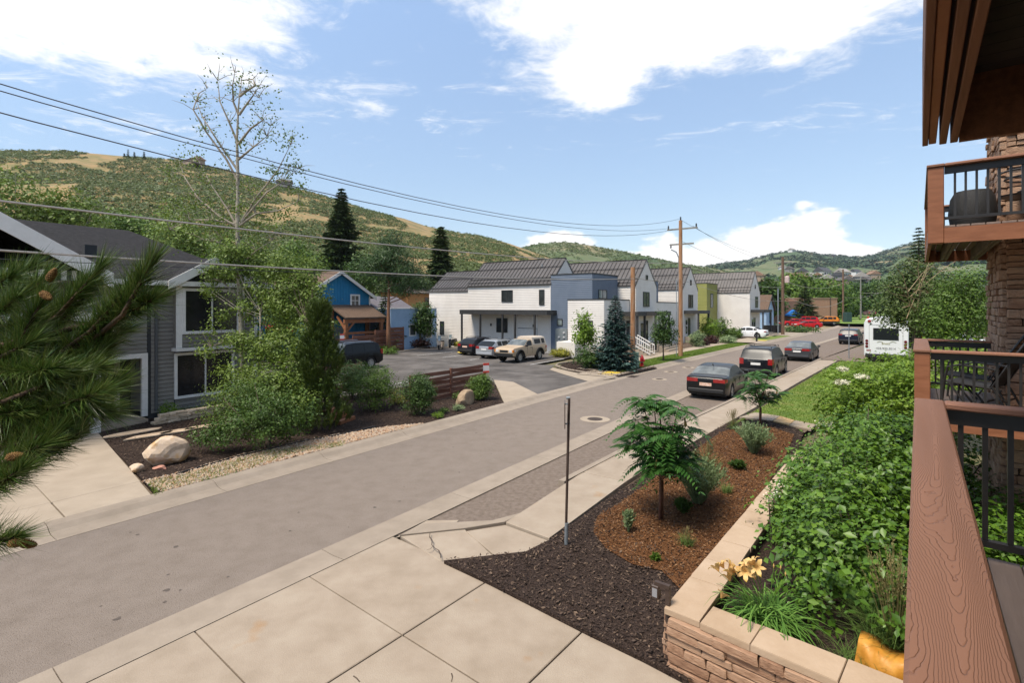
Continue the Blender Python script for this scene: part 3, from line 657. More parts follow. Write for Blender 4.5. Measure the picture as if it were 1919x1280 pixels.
# stone units shared by every wall
rs = random.Random(3); UNITS = []
for k in range(8):
    b = MB(); b.cbox(-.5, .5, -.5, .5, -.5, .5, .07, jit=.05, rs=rs); UNITS.append(b.mesh('stone', STONE))
def ashlar(par, o, r, n, w, h, hs=(.07, .19), ws=(.14, .52), depth=.09, seed=1, name='stone', gap=.010):
    """ledge stones on a face: o lower-left corner, r right, n outward (unit vectors in local coords)"""
    q = random.Random(seed); o, r, n = Vector(o), Vector(r), Vector(n); z = 0; ang = math.atan2(r.y, r.x)
    while z < h-.02:
        hh = min(q.uniform(*hs), h-z); x = 0
        if h-z-hh < .05: hh = h-z
        while x < w-.01:
            ww = min(q.uniform(*ws)*(1.2 if hh > .12 else 1), w-x)
            if w-x-ww < .1: ww = w-x
            parts = [(z, hh)] if (hh < .13 or q.random() < .5) else [(z, hh*.45), (z+hh*.45, hh*.55)]
            for (zz, h2) in parts:
                c = o+r*(x+ww/2)+Vector((0, 0, zz+h2/2))+n*(depth/2-.02+q.uniform(-.015, .03))
                link(name, q.choice(UNITS), par, c, ang, (ww-gap, depth, h2-gap))
            x += ww
        z += hh
lodge = thing('lodge_building', 'our stone lodge with a square ledge stone pillar between the balconies', 'building', F(10.1, -.95), ROT_F)
b = MB(); b.box(-16, 8, -9, -2.6, 0, 9); b.build('wall', mat('lodge_wall', [(.17, .10, .06), (.24, .15, .09)], scale=2), lodge)
b = MB(); b.box(.06, 2.0, -2.55, -.06, 0, 9); pil = b.build('pillar', MORT, lodge)
ashlar(pil, (0.06, -1.9, 0), (0, 1, 0), (-1, 0, 0), 1.86, 8.9, seed=5)
ashlar(pil, (2.0, -.06, 0), (-1, 0, 0), (0, 1, 0), 1.94, 8.9, seed=6, ws=(.12, .36))
b = MB(); b.box(-16.4, 8.4, -9, -2.0, 8.9, 9.2); b.build('roof', BEAM, lodge)
b = MB(); b.tube([(3.9, -.5, 6.9), (3.9, -.5, 6.55), (3.9, -1.6, 6.45)], .05, 8); b.build('downspout', RUST, lodge)

sheet('shade_toned_bed', [F(4.2, -.5), F(18, -.6), F(18, -9), F(4.2, -9)], .02, MULCH)  # dark mulch colour stands in for shade on the ground under the balconies
# planter
g_ = Vector((.625, .7806, 0)); e_ = Vector((.74, -.6726, 0)); PC = gp(1255, 1138, .71); PC.z = 0
PL_H = .71
plw = thing('planter_wall', 'low ledge stone planter wall with pale sandstone caps beside the driveway', 'planter', PC, 0)
nl = Vector((-.7806, .625, 0)); nf = Vector((-.6726, -.74, 0))      # outward normals of the long side and of the front
def run(o, d, L_, inw, h0, h1, m_, name, par, over=0.0, t0=0, t1=0):
    pts = [o-inw*(-over)*-1, o+d*L_-inw*over, o+d*(L_+t1)+inw*.36, o+d*t0+inw*.36]
    pts[0] = o-inw*over
    b = MB(); b.add([Vector((q.x, q.y, h0)) for q in pts]+[Vector((q.x, q.y, h1)) for q in pts], [(0, 3, 2, 1), (4, 5, 6, 7), (0, 1, 5, 4), (1, 2, 6, 5), (2, 3, 7, 6), (3, 0, 4, 7)]); return b.build(name, m_, par)
run(g_*.05, g_, 8.4, -nl, 0, .63, MORT, 'core', plw); run(e_*.05, e_, 4.2, -nf, 0, .628, MORT, 'core', plw)
ashlar(plw, (0, 0, 0), e_, nf, 4.2, .63, seed=11, hs=(.08, .17), ws=(.2, .55), depth=.10)
ashlar(plw, g_*8.4, -g_, nl, 8.4, .63, seed=12, hs=(.08, .17), ws=(.2, .55), depth=.10)
def cap(o, d, inw, L0, L1, par, miter=0):
    c0 = o+d*(L0+.005)-inw*.05; c1 = o+d*(L1-.005)-inw*.05; c2 = o+d*(L1-.005)+inw*.36; c3 = o+d*(L0+.005+miter)+inw*.36
    P_ = [c0, c1, c2, c3]; c = sum(P_, Vector())/4; z0, z1 = .632, PL_H+random.uniform(-.004, .004)
    b = MB(); ch = .012
    lo = [Vector((q.x+random.uniform(-.006, .006), q.y+random.uniform(-.006, .006), z0)) for q in P_]; mi = [Vector((q.x, q.y, z1-ch)) for q in lo]
    tp = [Vector((q.x, q.y, 0))+(c-q).normalized()*ch for q in lo]; tp = [Vector((q.x, q.y, z1)) for q in tp]
    b.add(lo+mi+tp, [(3, 2, 1, 0), (8, 9, 10, 11)]+[(i, (i+1) % 4, 4+(i+1) % 4, 4+i) for i in range(4)]+[(4+i, 4+(i+1) % 4, 8+(i+1) % 4, 8+i) for i in range(4)])
    b.build('cap_stone', CAPST, par)
x = -.05; i = 0
for L_ in (.86, .62, .70, .74, .66, .8, .72, .7, .8, .75, .7):
    cap(Vector(), g_, -nl, x, x+L_, plw, 0); x += L_; i += 1
x = -.05; i = 0
for L_ in (.95, .78, .70, .8, .75, .4):
    cap(Vector((0, 0, -.001)), e_, -nf, x+(0.0 if i else .415), x+L_, plw, 0); x += L_; i += 1
sheet('planter_soil', [PC-nl*.3-nf*.3, PC-nl*.3+g_*8.4, PC-nl*3.6+g_*8.4, PC+e_*4.2-nf*.3], .5, MULCH)

# ------------------------------------------------------------------ generic house parts
def tb(o, r, n):
    o, r, n = Vector(o), Vector(r), Vector(n)
    return lambda b: setattr(b, 'v', [tuple(o+r*q[0]+n*q[1]+Vector((0, 0, q[2]))) for q in b.v]) or b
WHT = mat('white_trim', [(.66, .63, .59), (.74, .71, .67)], scale=4, rough=.6)
DKF = mat('dark_frame', [(.03, .03, .028)], rough=.5)
GLS = mat('window_glass', [(.02, .024, .024), (.045, .05, .05)], scale=1.5, rough=.06, spec=.6)
GLSB = mat('window_glass_bright', [(.10, .13, .13), (.22, .26, .26)], scale=1.2, rough=.06, spec=.6)
def win(par, o, r, n, w, h, fw=.07, fd=.05, fm=None, gm=None, nx=1, nz=1, sill=False, cur=0):
    T = tb(o, r, n); fm = fm or WHT; gm = gm or GLS
    b = MB(); b.box(0, w, 0, fd, 0, fw); b.box(0, w, 0, fd, h-fw, h); b.box(0, fw, 0, fd, fw, h-fw); b.box(w-fw, w, 0, fd, fw, h-fw)
    if sill: b.box(-.05, w+.05, 0, fd+.05, -.06, -.002)
    f_ = T(b).build('window', fm, par); pw = (w-2*fw)/nx; ph = (h-2*fw)/nz; mb = min(.05, fw*.7)
    for i in range(nx):
        for j in range(nz):
            x0, x1 = fw+pw*i+(mb/2 if i else 0), fw+pw*(i+1)-(mb/2 if i < nx-1 else 0); z0, z1 = fw+ph*j+(mb/2 if j else 0), fw+ph*(j+1)-(mb/2 if j < nz-1 else 0)
            q = MB(); q.box(x0, x1, .004, .014, z0, z1); T(q).build('pane', gm, f_)
    if nx*nz > 1:
        m_ = MB()
        for i in range(1, nx): m_.box(fw+pw*i-mb/2, fw+pw*i+mb/2, .002, fd*.8, fw, h-fw)
        for j in range(1, nz): m_.box(fw, w-fw, .003, fd*.78, fw+ph*j-mb/2, fw+ph*j+mb/2)
        T(m_).build('mullion', fm, f_)
    return f_
def lap(par, o, r, n, x0, x1, z0, z1, ex, m, name='siding', single=False, thick=.034, gap=None):
    """lap siding; x0, x1 numbers or functions of z"""
    T = tb(o, r, n); z = z0; b = MB(); f0 = x0 if callable(x0) else (lambda z_: x0); f1 = x1 if callable(x1) else (lambda z_: x1)
    while z < z1-.01:
        zt = min(z+ex, z1); a0, a1 = f0(zt), f1(zt); c0, c1 = f0(z), f1(z)
        if a1-a0 > .02 or c1-c0 > .02:
            a0, a1 = min(a0, a1), max(a0, a1)
            zb_ = z+(gap if gap is not None else (.014 if single else .004)); vs = [(c0, 0, zb_), (c1, 0, zb_), (c1, thick, zb_), (c0, thick, zb_), (a1, .004, zt), (a0, .004, zt), (a1, 0, zt), (a0, 0, zt)]
            fs = [(0, 1, 2, 3), (3, 2, 4, 5), (1, 6, 4, 2), (0, 3, 5, 7)]
            if single: q = MB(); q.add(vs, fs); T(q).build('board', m, par)
            else: b.add(vs, fs)
        z = zt
    if not single: return T(b).build(name, m, par)
def gable_roof(par, x0, x1, y0, y1, ze, zr, over_e, over_g, m, axis='y', th=.12, seam=None, seam_m=None, guards=(), fascia=None, fdn=.16):
    """gable roof, ridge along axis; returns the roof part"""
    b = MB(); xm = (x0+x1)/2 if axis == 'y' else (y0+y1)/2; hw = (x1-x0)/2 if axis == 'y' else (y1-y0)/2; sl = (zr-ze)/hw
    lo, hi_ = (y0-over_g, y1+over_g) if axis == 'y' else (x0-over_g, x1+over_g); W_ = hw+over_e; zl = zr-sl*W_; cs = th*math.sqrt(1+sl*sl)
    prof = [(-W_, zl), (0, zr), (W_, zl), (W_, zl+cs), (0, zr+cs), (-W_, zl+cs)]
    if axis == 'y': b.prism([(xm+q[0], q[1]) for q in prof], lo, hi_, 'y')
    else: b.prism([(xm+q[0], q[1]) for q in prof], lo, hi_, 'x')
    rf = b.build('roof', m, par)
    P3 = (lambda s, t, z: (xm+s, t, z)) if axis == 'y' else (lambda s, t, z: (t, xm+s, z))
    if seam:
        b = MB(); t = lo+.05
        while t < hi_:
            for sg in (-1, 1): b.bar(P3(sg*W_, t, zl+cs+.012), P3(0, t, zr+cs+.012), .06, .07)
            t += seam
        b.bar(P3(0, lo, zr+cs+.02), P3(0, hi_, zr+cs+.02), .16, .05); tag(b.build('seams', seam_m, rf), kind='stuff')
    for gf in guards:
        b = MB(); z = zl+(zr-zl)*gf+cs+.05
        for sg in (-1, 1):
            for dz in (0, .07): b.bar(P3(sg*W_*(1-gf), lo+.1, z+dz), P3(sg*W_*(1-gf), hi_-.1, z+dz), .03, .03)
            t = lo+.05
            while t < hi_-.05: b.bar(P3(sg*W_*(1-gf), t, z-.06), P3(sg*W_*(1-gf), t, z+.10), .05, .04, (1, 1, 0)); t += seam or .5
        tag(b.build('snow_guard', seam_m, rf), kind='stuff')
    if fascia:
        for sg in (-1, 1):
            for t in (lo-.03, hi_+.03):
                q = MB(); q.bar(P3(sg*(W_+.02), t, zl+cs*.35), P3(0, t, zr+cs*.35), .05, .24, (0, 1, 0) if axis == 'y' else (1, 0, 0)); q.v = [v for v in q.v]
                b2 = MB(); a, c = Vector(P3(sg*(W_+.03), t, zl)), Vector(P3(0, t, zr)); dn = Vector((0, 0, -fdn)); up_ = Vector((0, 0, cs+.015)); n_ = Vector(P3(0, 1, 0))-Vector(P3(0, 0, 0)); n_ = n_.normalized()*.025
                b2.add([a+dn-n_, c+dn-n_, c+up_-n_, a+up_-n_, a+dn+n_, c+dn+n_, c+up_+n_, a+up_+n_], [(0, 1, 2, 3), (7, 6, 5, 4), (0, 4, 5, 1), (1, 5, 6, 2), (2, 6, 7, 3), (3, 7, 4, 0)]); b2.build('rake_board', fascia, rf)
    return rf
# ------------------------------------------------------------------ white townhouses
WSID = mat('white_siding', [(.66, .61, .55), (.72, .67, .61)], scale=.8, rough=.7, spec=.25)
BSID = mat('blue_siding', [(.12, .148, .192), (.14, .168, .212)], scale=.8, rough=.65, spec=.3)
GSID = mat('olive_siding', [(.24, .24, .065), (.28, .275, .08)], scale=.8, rough=.65, spec=.3)
METR = mat('metal_roof', [(.088, .079, .073), (.112, .10, .093)], scale=.7, rough=.42, spec=.5, metal=.3)
METS = mat('metal_seam', [(.022, .02, .02)], rough=.5)
CANO = mat('charcoal_canopy', [(.03, .029, .028), (.04, .038, .036)], scale=2, rough=.6)
GREY_V = mat('grey_vent', [(.3, .3, .3)], rough=.4, metal=.5)
X_, Y_, NX, NY = Vector((1, 0, 0)), Vector((0, 1, 0)), Vector((-1, 0, 0)), Vector((0, -1, 0))
def townhouse_core(o, x0, x1, y0, y1, ze, zr, guards=(.06, .20, .62)):
    """white gabled block, gable facing the street (-y)"""
    xm = (x0+x1)/2; b = MB(); b.prism([(x0+.02, 0), (x1-.02, 0), (x1-.02, ze-.02), (xm, zr-.03), (x0+.02, ze-.02)], y0+.02, y1-.02, 'y'); b.build('wall', WSID, o)
    lap(o, (x0, y1, 0), NY, NX, 0, y1-y0, 0, ze, .155, WSID)                      # lot side
    w = x1-x0; k = (zr-ze)/(w/2)
    lap(o, (x0, y0, 0), X_, NY, lambda z: max(0, (z-ze)/k), lambda z: w-max(0, (z-ze)/k), 0, zr, .155, WSID)
    return gable_roof(o, x0, x1, y0, y1, ze, zr, .10, .06, METR, 'y', .10, .42, METS, guards)
def block(o, x0, x1, y0, y1, z1, m, ex=.16, captop=DKF, name='wall'):
    b = MB(); b.box(x0+.02, x1-.02, y0+.02, y1-.02, 0, z1-.02); b.build(name, m, o)
    lap(o, (x0, y1, 0), NY, NX, 0, y1-y0, 0, z1-.05, ex, m); lap(o, (x0, y0, 0), X_, NY, 0, x1-x0, 0, z1-.05, ex, m)
    b = MB(); b.box(x0-.05, x1+.05, y0-.05, y1+.05, z1-.05, z1+.05); b.build('parapet_cap', captop, o)
def wlot(o, x, ya, yb, z0, z1, nx=1, gm=None, fm=None): return win(o, (x-.03, yb, z0), NY, NX, yb-ya, z1-z0, .06, .05, fm or DKF, gm, nx)
def wst(o, y, xa, xb, z0, z1, nx=1, gm=None, fm=None): return win(o, (xa, y-.03, z0), X_, NY, xb-xa, z1-z0, .06, .05, fm or DKF, gm, nx)
def entry(o, xa, xb, y, zf_, depth=1.7):
    b = MB(); b.box(xa, xb, y-depth, y-.02, 3.35, 3.72); b.build('canopy', CANO, o)
    for x in (xa+.08, xb-.25):
        b = MB(); b.box(x, x+.17, y-depth+.05, y-depth+.22, .1, 3.35); b.build('canopy_post', CANO, o)
    b = MB(); b.box(xa+.2, xb+.1, y-depth-.1, y-.03, 0, zf_); b.build('porch', CONC2, o)
    for k in range(4):
        z = zf_*(4-k)/5; b = MB(); b.box(xa+.3, xb, y-depth-.1-.3*(k+1), y-depth-.1-.3*k-.002, 0, z); b.build('step', CONC2, o)
    d = MB(); d.box(xa+.35, xa+1.2, y-.06, y-.03, zf_, zf_+2.1); dd = d.build('door', mat('door_white', [(.5, .5, .5), (.56, .56, .56)], scale=1), o)
    q = MB(); q.box(xa+.45, xa+1.1, y-.07, y-.061, zf_+.3, zf_+1.9); q.build('pane', GLS, dd)
    wst(o, y, xa+1.45, xa+2.3, zf_+.1, zf_+2.1)
# unit A, nearest: long wall to the lot, blue block and low white block towards the street
A = thing('white_townhouse', 'nearest white townhouse, with a dark blue corner block and a canopy facing the lot', 'townhouse', S(38.7, 18.2), ROT_S, 'white townhouses')
townhouse_core(A, 0, 5.1, 5.2, 14.9, 6.2, 8.57)
block(A, -.06, 5.05, 1.15, 5.2, 7.0, BSID)
block(A, -.22, 5.0, 0, 3.4, 4.78, WSID, .155)
wlot(A, 0, 9.4, 10.7, 4.6, 5.71, 2); wlot(A, 0, 5.9, 6.46, 4.3, 5.69, 1, GLS); wlot(A, 0, 10.0, 11.3, 1.7, 3.08, 2)
wlot(A, -.06, 4.0, 4.55, 2.5, 3.1, 1, GLSB); wst(A, 1.15, 1.05, 2.7, 4.86, 5.65, 2, GLSB); wlot(A, -.22, 1.0, 1.9, 1.6, 3.0)
b = MB(); b.box(-1.75, -.03, 4.6, 14.5, 3.45, 3.85); b.build('canopy', CANO, A)
for y in (14.3, 12.0, 9.4, 8.0, 5.9): b = MB(); b.box(-1.72, -1.57, y-.07, y+.07, .05, 3.45); b.build('canopy_post', CANO, A)
b = MB(); b.box(-.05, -.035, 6.6, 8.9, .2, 3.3); dd = b.build('storage_door', WHT, A); b = MB(); b.box(-.06, -.052, 6.7, 8.8, 2.15, 2.2); b.box(-.06, -.052, 6.65, 6.7, .2, 2.2); b.build('door_edge', CANO, dd)
b = MB(); b.box(-.35, -.23, 3.45, 4.6, .5, 2.25); mp_ = b.build('meter_panel', mat('meter_grey', [(.15, .17, .17), (.19, .21, .21)], scale=3), A)
for (y, z) in ((3.7, 1.9), (3.7, 1.5), (3.7, 1.1), (4.2, 1.5), (4.2, 1.1)): b = MB(); b.lathe([(.09, 0), (.1, -.08), (.05, -.1)], (-.35, y, z), 10, axis='x'); b.build('meter', mat('meter_glass', [(.4, .4, .4)], rough=.2), mp_)
b = MB(); b.box(-2.3, -.3, 1.6, 3.3, 0, 1.25); b.build('low_wall', WSID, A)
b = MB()
for (y0, y1) in ((9.2, 11.2), (11.3, 13.9)):
    for z in (.55, 1.0): b.bar((-2.0, y0, z), (-2.0, y1, z), .05, .05)
    for y in np.linspace(y0, y1, 4): b.bar((-2.0, y, .05), (-2.0, y, 1.0), .05, .05)
b.build('railing', DKF, A)
entry(A, 2.9, 4.95, 0.0, .8)
for (y, z) in ((7.2, 7.9), (12.0, 7.6)): b = MB(); b.tube([(1.6, y, z-.6), (1.6, y, z+.3)], .05, 8); b.build('vent_pipe', GREY_V, A)
b = MB(); b.box(-.10, -.02, 5.22, 5.30, .1, 6.15); b.build('downspout', WHT, A); b = MB(); b.box(-.16, -.02, 5.2, 14.9, 6.10, 6.20); b.build('gutter', CANO, A)
for y in (11.9, 7.0): b = MB(); b.box(-.12, -.03, y, y+.12, 2.3, 2.55); b.build('wall_lamp', CANO, A)
rl = MB()
for (x) in (1.7, 2.75):
    rl.bar((x, -3.2, .95), (x, -1.7, 1.75), .07, .07); rl.bar((x, -3.2, .25), (x, -1.7, 1.0), .05, .05)
    for k in range(9): y = -3.2+1.5*k/8; rl.bar((x, y, .2+.75*k/8), (x, y, .95+.8*k/8), .035, .035)
rl.build('stair_railing', WHT, A)
for k in range(5): b = MB(); b.box(1.7, 2.75, -3.2+.3*k, -2.9+.3*k-.003, 0, .16*(k+1)); b.build('step', CONC2, A)
# unit behind A, lower
A2 = thing('white_townhouse', 'low rear white townhouse wing behind the columnar tree', 'townhouse', S(39.3, 33.3), ROT_S, 'white townhouses')
townhouse_core(A2, 0, 5.6, -.1, 5.8, 5.75, 7.9, (.1, .55))
wlot(A2, 0, 3.6, 4.2, 1.2, 2.6)
# unit B
B = thing('white_townhouse', 'second white townhouse with its gable behind the short bare pole', 'townhouse', S(43.8, 17.6), ROT_S, 'white townhouses')
townhouse_core(B, 0, 5.3, 0, 15, 6.1, 8.5)
wst(B, 0, 1.7, 3.3, 4.15, 5.55, 2); wst(B, 0, 2.4, 2.9, 6.66, 7.16); entry(B, .6, 4.6, 0, .75)
block(B, 5.3, 10.6, 1.7, 6, 6.95, BSID); block(B, 5.3, 13.6, .5, 2.5, 4.62, WSID, .155); wst(B, 1.7, 6.6, 7.6, 4.7, 5.9)
# unit C
Cc = thing('white_townhouse', 'third white townhouse with its gable right of the tall utility pole', 'townhouse', S(57.6, 17.6), ROT_S, 'white townhouses')
townhouse_core(Cc, 0, 5.9, 0, 15, 6.1, 8.65)
wst(Cc, 0, 2.0, 3.8, 4.0, 5.55, 2); wst(Cc, 0, 2.7, 3.2, 6.66, 7.3); entry(Cc, .4, 5.0, 0, .75)
# unit D, where the street has bent
pD = at(1405, 574, 70.5); pD.z = 0
D = thing('white_townhouse', 'farthest white townhouse with an olive green side block', 'townhouse', pD, ROT_S-R(4), 'white townhouses')
townhouse_core(D, 0, 5.4, 0, 14, 6.15, 9.05); wst(D, 0, 2.7, 4.1, 4.0, 5.6, 2); wst(D, 0, 2.5, 2.9, 6.7, 7.3); entry(D, .4, 5.2, 0, .5)
block(D, -4.4, 0, 4.4, 14, 7.4, GSID, .2); wlot(D, -4.4, 9.2, 10.2, 5.1, 6.0, 1, GLSB); wst(D, 4.4, -3.0, -1.9, 4.0, 6.0, 2, GLSB)

# ------------------------------------------------------------------ grey house on the left
GRY = mat('grey_siding', [(.19, .175, .153), (.23, .212, .186)], scale=1, rough=.7, spec=.25, stretch=(1, 1, 6))
SHG = mat('dark_shingles', [(.014, .014, .015), (.028, .027, .028), (.045, .043, .044)], scale=6, rough=.9, stretch=(1.2, 1.2, 9), bump=.5, bscale=10, contrast=(.3, .7), spec=.1)
DARK = mat('dark_wall', [(.03, .031, .032), (.04, .041, .042)], scale=2)  # behind the siding, its dark tone stands in for shadow lines between boards
SCR = mat('screen_glass', [(.012, .012, .013), (.022, .022, .024)], scale=.8, rough=.15, spec=.5)
G = thing('grey_house', 'grey lap sided house with white trim and dark shingle roof behind the pine', 'house', S(6, 21.6), ROT_S)
# local x = u-6, y = v-21.6
def gb(name, x0, x1, y0, y1, z0, z1, m, par=None): b = MB(); b.box(x0, x1, y0, y1, z0, z1); return b.build(name, m, par or G)
gb('wall', 1.3, 5.3, .02, 9.4, 0, 5.1, DARK); gb('wall', -8, 1.28, 1.6, 9.4, 0, 5.1, DARK)
lap(G, (1.3, 0.02, 0), X_, NY, .12, .86, .25, 5.05, .15, GRY, single=True); lap(G, (1.3, .02, 0), X_, NY, .9, 3.98, .25, .66, .15, GRY, single=True)
lap(G, (1.3, .02, 0), X_, NY, 3.06, 3.98, .7, 5.0, .15, GRY, single=True)
lap(G, (5.3, .02, 0), Y_, X_, 0, 9.3, .2, 5.0, .15, GRY)
lap(G, (1.28, 1.6, 0), NY, NX, .1, 1.5, .3, 2.5, .15, GRY, single=True)
gb('corner_board', 5.2, 5.34, -.03, .08, .2, 5.1, WHT); gb('downspout', 1.52, 1.60, -.09, -.01, .35, 5.0, mat('grey_metal', [(.09, .092, .095)]))
win(G, (2.16, 0, .67), X_, NY, 2.2, 1.75, .10, .07, WHT, SCR, 2)
# projecting bay above
gb('bay', 2.14, 4.6, -.33, .0, 2.6, 5.05, GRY)
lap(G, (2.14, -.33, 0), X_, NY, .18, 2.28, 2.66, 3.12, .15, GRY, single=True)
gb('bay_trim', 2.08, 4.66, -.42, .0, 2.5, 2.62, WHT); gb('bay_trim', 2.1, 2.3, -.37, -.332, 2.63, 5.05, WHT); gb('bay_trim', 4.42, 4.62, -.37, -.332, 2.63, 5.05, WHT)
win(G, (2.30, -.335, 3.14), X_, NY, 2.12, 1.75, .11, .07, WHT, SCR, 2, 1)
gable_roof(G, 2.0, 4.74, -.35, 2.0, 5.15, 6.0, .22, .25, SHG, 'y', .1, fascia=WHT, fdn=.22)
b = MB(); b.prism([(2.1, 5.05), (4.66, 5.05), (3.38, 5.95)], -.32, -.28, 'y'); b.build('bay_gable', DARK, G)
# porch
gb('porch_trim', 1.12, 1.30, -.05, .08, .2, 2.5, WHT); gb('porch_trim', -1.2, 1.118, -.05, .08, 2.32, 2.5, WHT); gb('wall', -8, 1.28, 0, .06, 2.5, 5.05, GRY)
lap(G, (-2.0, -.001, 0), X_, NY, 0, 3.28, 2.52, 5.0, .15, GRY, single=True)
gb('door', -.15, .75, 1.52, 1.58, .28, 2.35, mat('grey_door', [(.16, .15, .14), (.19, .18, .165)], scale=1)); gb('door_trim', .76, .92, 1.5, 1.58, .2, 2.4, WHT)
gb('doorstep', -.2, .95, 1.0, 1.5, .2, .26, mat('doormat', [(.06, .035, .025), (.09, .05, .03)], scale=20))
gb('porch_floor', -1.4, 1.12, -.6, 1.5, 0, .2, CONC); b = MB(); b.box(1.18, 1.27, .7, .82, 1.85, 2.15); b.build('porch_lamp', GLSB, G)
gb('stone_base', -1.25, -.75, -.35, .15, 0, 1.0, MORT)
for i in range(5):
    for s_ in (0, 1): link('stone', UNITS[(i+s_) % 8], G, (-1.12+.26*s_, -.36, .1+.2*i), 0, (.25, .08, .19))
# front gable with balcony recess
gb('balcony_beam', -8, -.35, -1.15, -.95, 3.72, 3.98, WHT); gb('balcony_floor', -8, -.35, -.94, 1.6, 3.8, 3.9, DARK)
gb('garage_header', -7, -.5, -1.1, -.95, 2.2, 2.42, WHT); gb('garage_wall', -8, -.35, -.9, -.8, 2.42, 3.7, GRY); gb('garage_door', -6.8, -.8, -.6, -.5, 0, 2.3, mat('garage_grey', [(.10, .10, .10), (.12, .12, .12)], scale=2))
gb('balcony_post', -.62, -.38, -1.15, -.92, 0, 3.7, WHT)
for k in range(14): gb('awning_stripe', -4.2+.26*k, -4.2+.26*k+.13, -1.02, -.98, 5.02, 5.32, WHT)
gb('awning', -4.4, -.6, -.97, -.5, 5.0, 5.34, mat('awning_grey', [(.06, .06, .06)], rough=.9)); gb('awning_edge', -4.4, -.5, -1.06, -.98, 4.93, 5.01, mat('awning_brown', [(.11, .08, .06)]))
rf = gable_roof(G, -7.25, -.25, -1.2, 4.0, 5.2, 7.35, .12, .12, SHG, 'y', .12, fascia=WHT, fdn=.34)
# main roof with a hip end
b = MB(); xa, xh, xe, yf, yr, ybk = -12, 2.1, 5.75, -.55, 4.4, 9.6
b.add([(xa, yf, 5.1), (xe, yf, 5.1), (xh, yr, 7.45), (xa, yr, 7.45), (xe, ybk, 5.1), (xa, ybk, 5.1), (xa, yf, 4.98), (xe, yf, 4.98), (xe, ybk, 4.98), (xa, ybk, 4.98)],
      [(0, 1, 2, 3), (1, 4, 2), (3, 2, 4, 5), (0, 6, 7, 1), (1, 7, 8, 4), (6, 9, 8, 7)]); b.build('roof', SHG, G)
gb('eave_board', .0, xe+.03, yf-.04, yf-.003, 4.96, 5.14, WHT); gb('roof_vent', -.2, .15, 1.2, 1.5, 5.75, 6.4, DARK)

# ------------------------------------------------------------------ blue house and its timber porch
BLU = mat('bright_blue_boards', [(.010, .15, .30), (.014, .18, .35)], scale=1, rough=.6, spec=.35)
BRS = mat('brown_shingles', [(.09, .055, .035), (.14, .09, .06)], scale=7, rough=.9, bump=.4)
TIMB = mat('red_timber', [(.20, .075, .03), (.28, .115, .05)], scale=3, stretch=(1, 1, 5), rough=.7)
H = thing('blue_house', 'bright blue board house with white gable trim and square windows', 'house', S(24.5, 39), ROT_S)
b = MB(); b.prism([(0, 0), (6.8, 0), (6.8, 5.2), (3.4, 7.22), (0, 5.2)], 0, 9, 'y'); b.build('wall', BLU, H)
b = MB()
for k in range(1, 23):
    x = .295*k; b.box(x-.02, x+.02, -.022, -.002, .2, 5.2+2.0*(1-abs(x-3.4)/3.4)-.05)
tag(b.build('battens', BLU, H), kind='stuff')
gable_roof(H, 0, 6.8, 0, 9, 5.2, 7.22, .45, .35, BRS, 'y', .12, fascia=WHT)
for x in (-.02, 6.68): b = MB(); b.box(x, x+.14, -.04, .05, 0, 5.15); b.build('corner_board', WHT, H)
win(H, (4.55, -.01, 4.15), X_, NY, 1.05, 1.15, .14, .06, WHT, GLS, 2, 2); win(H, (.35, -.01, 4.15), X_, NY, 1.05, 1.15, .14, .06, WHT, GLSB, 1, 2)
b = MB(); b.box(.1, 2.4, -.04, -.003, 2.95, 3.12); b.build('band_board', WHT, H)
b = MB(); b.box(-9, -.02, 2, 8, 0, 5.2); b.build('side_wing', BLU, H); gable_roof(H, -9, -.3, 2, 8, 5.2, 7.0, .3, .3, BRS, 'x', .12, fascia=WHT)
win(H, (-2.2, 1.97, 3.6), X_, NY, 1.0, 1.2, .12, .06, WHT, GLS, 2, 2)
b = MB(); b.box(2.9, 4.4, -.05, -.004, .2, 2.3); b.build('patio_door', GLSB, H)
Pq = thing('timber_porch', 'timber porch with a brown shingle lean-to roof on the blue house', 'porch', S(27, 36.8), ROT_S)
b = MB(); b.add([(-.25, -.3, 3.12), (4.2, -.3, 3.12), (4.2, 2.18, 4.22), (-.25, 2.18, 4.22), (-.25, -.3, 3.24), (4.2, -.3, 3.24), (4.2, 2.18, 4.34), (-.25, 2.18, 4.34)], [(0, 3, 2, 1), (4, 5, 6, 7), (0, 1, 5, 4), (1, 2, 6, 5), (2, 3, 7, 6), (3, 0, 4, 7)]); b.build('roof', BRS, Pq)
for (x, y) in ((0, 0), (3.8, 0), (0, 2.0), (3.8, 2.0)): b = MB(); b.box(x-.13, x+.13, y-.13, y+.13, 0, 3.08+.42*y); b.build('post', TIMB, Pq)
b = MB(); b.box(-.2, 4.1, -.1, .1, 2.75, 3.08); b.build('beam', TIMB, Pq); b = MB(); b.box(-.2, 4.1, -.08, .08, 1.75, 1.98); b.build('rail_beam', TIMB, Pq)
b = MB(); b.bar((0, .1, 2.2), (0, 1.2, 3.3), .14, .16); b.build('brace', TIMB, Pq); b = MB(); b.bar((.1, 0, 2.1), (.8, 0, 2.8), .14, .16); b.build('brace', TIMB, Pq)

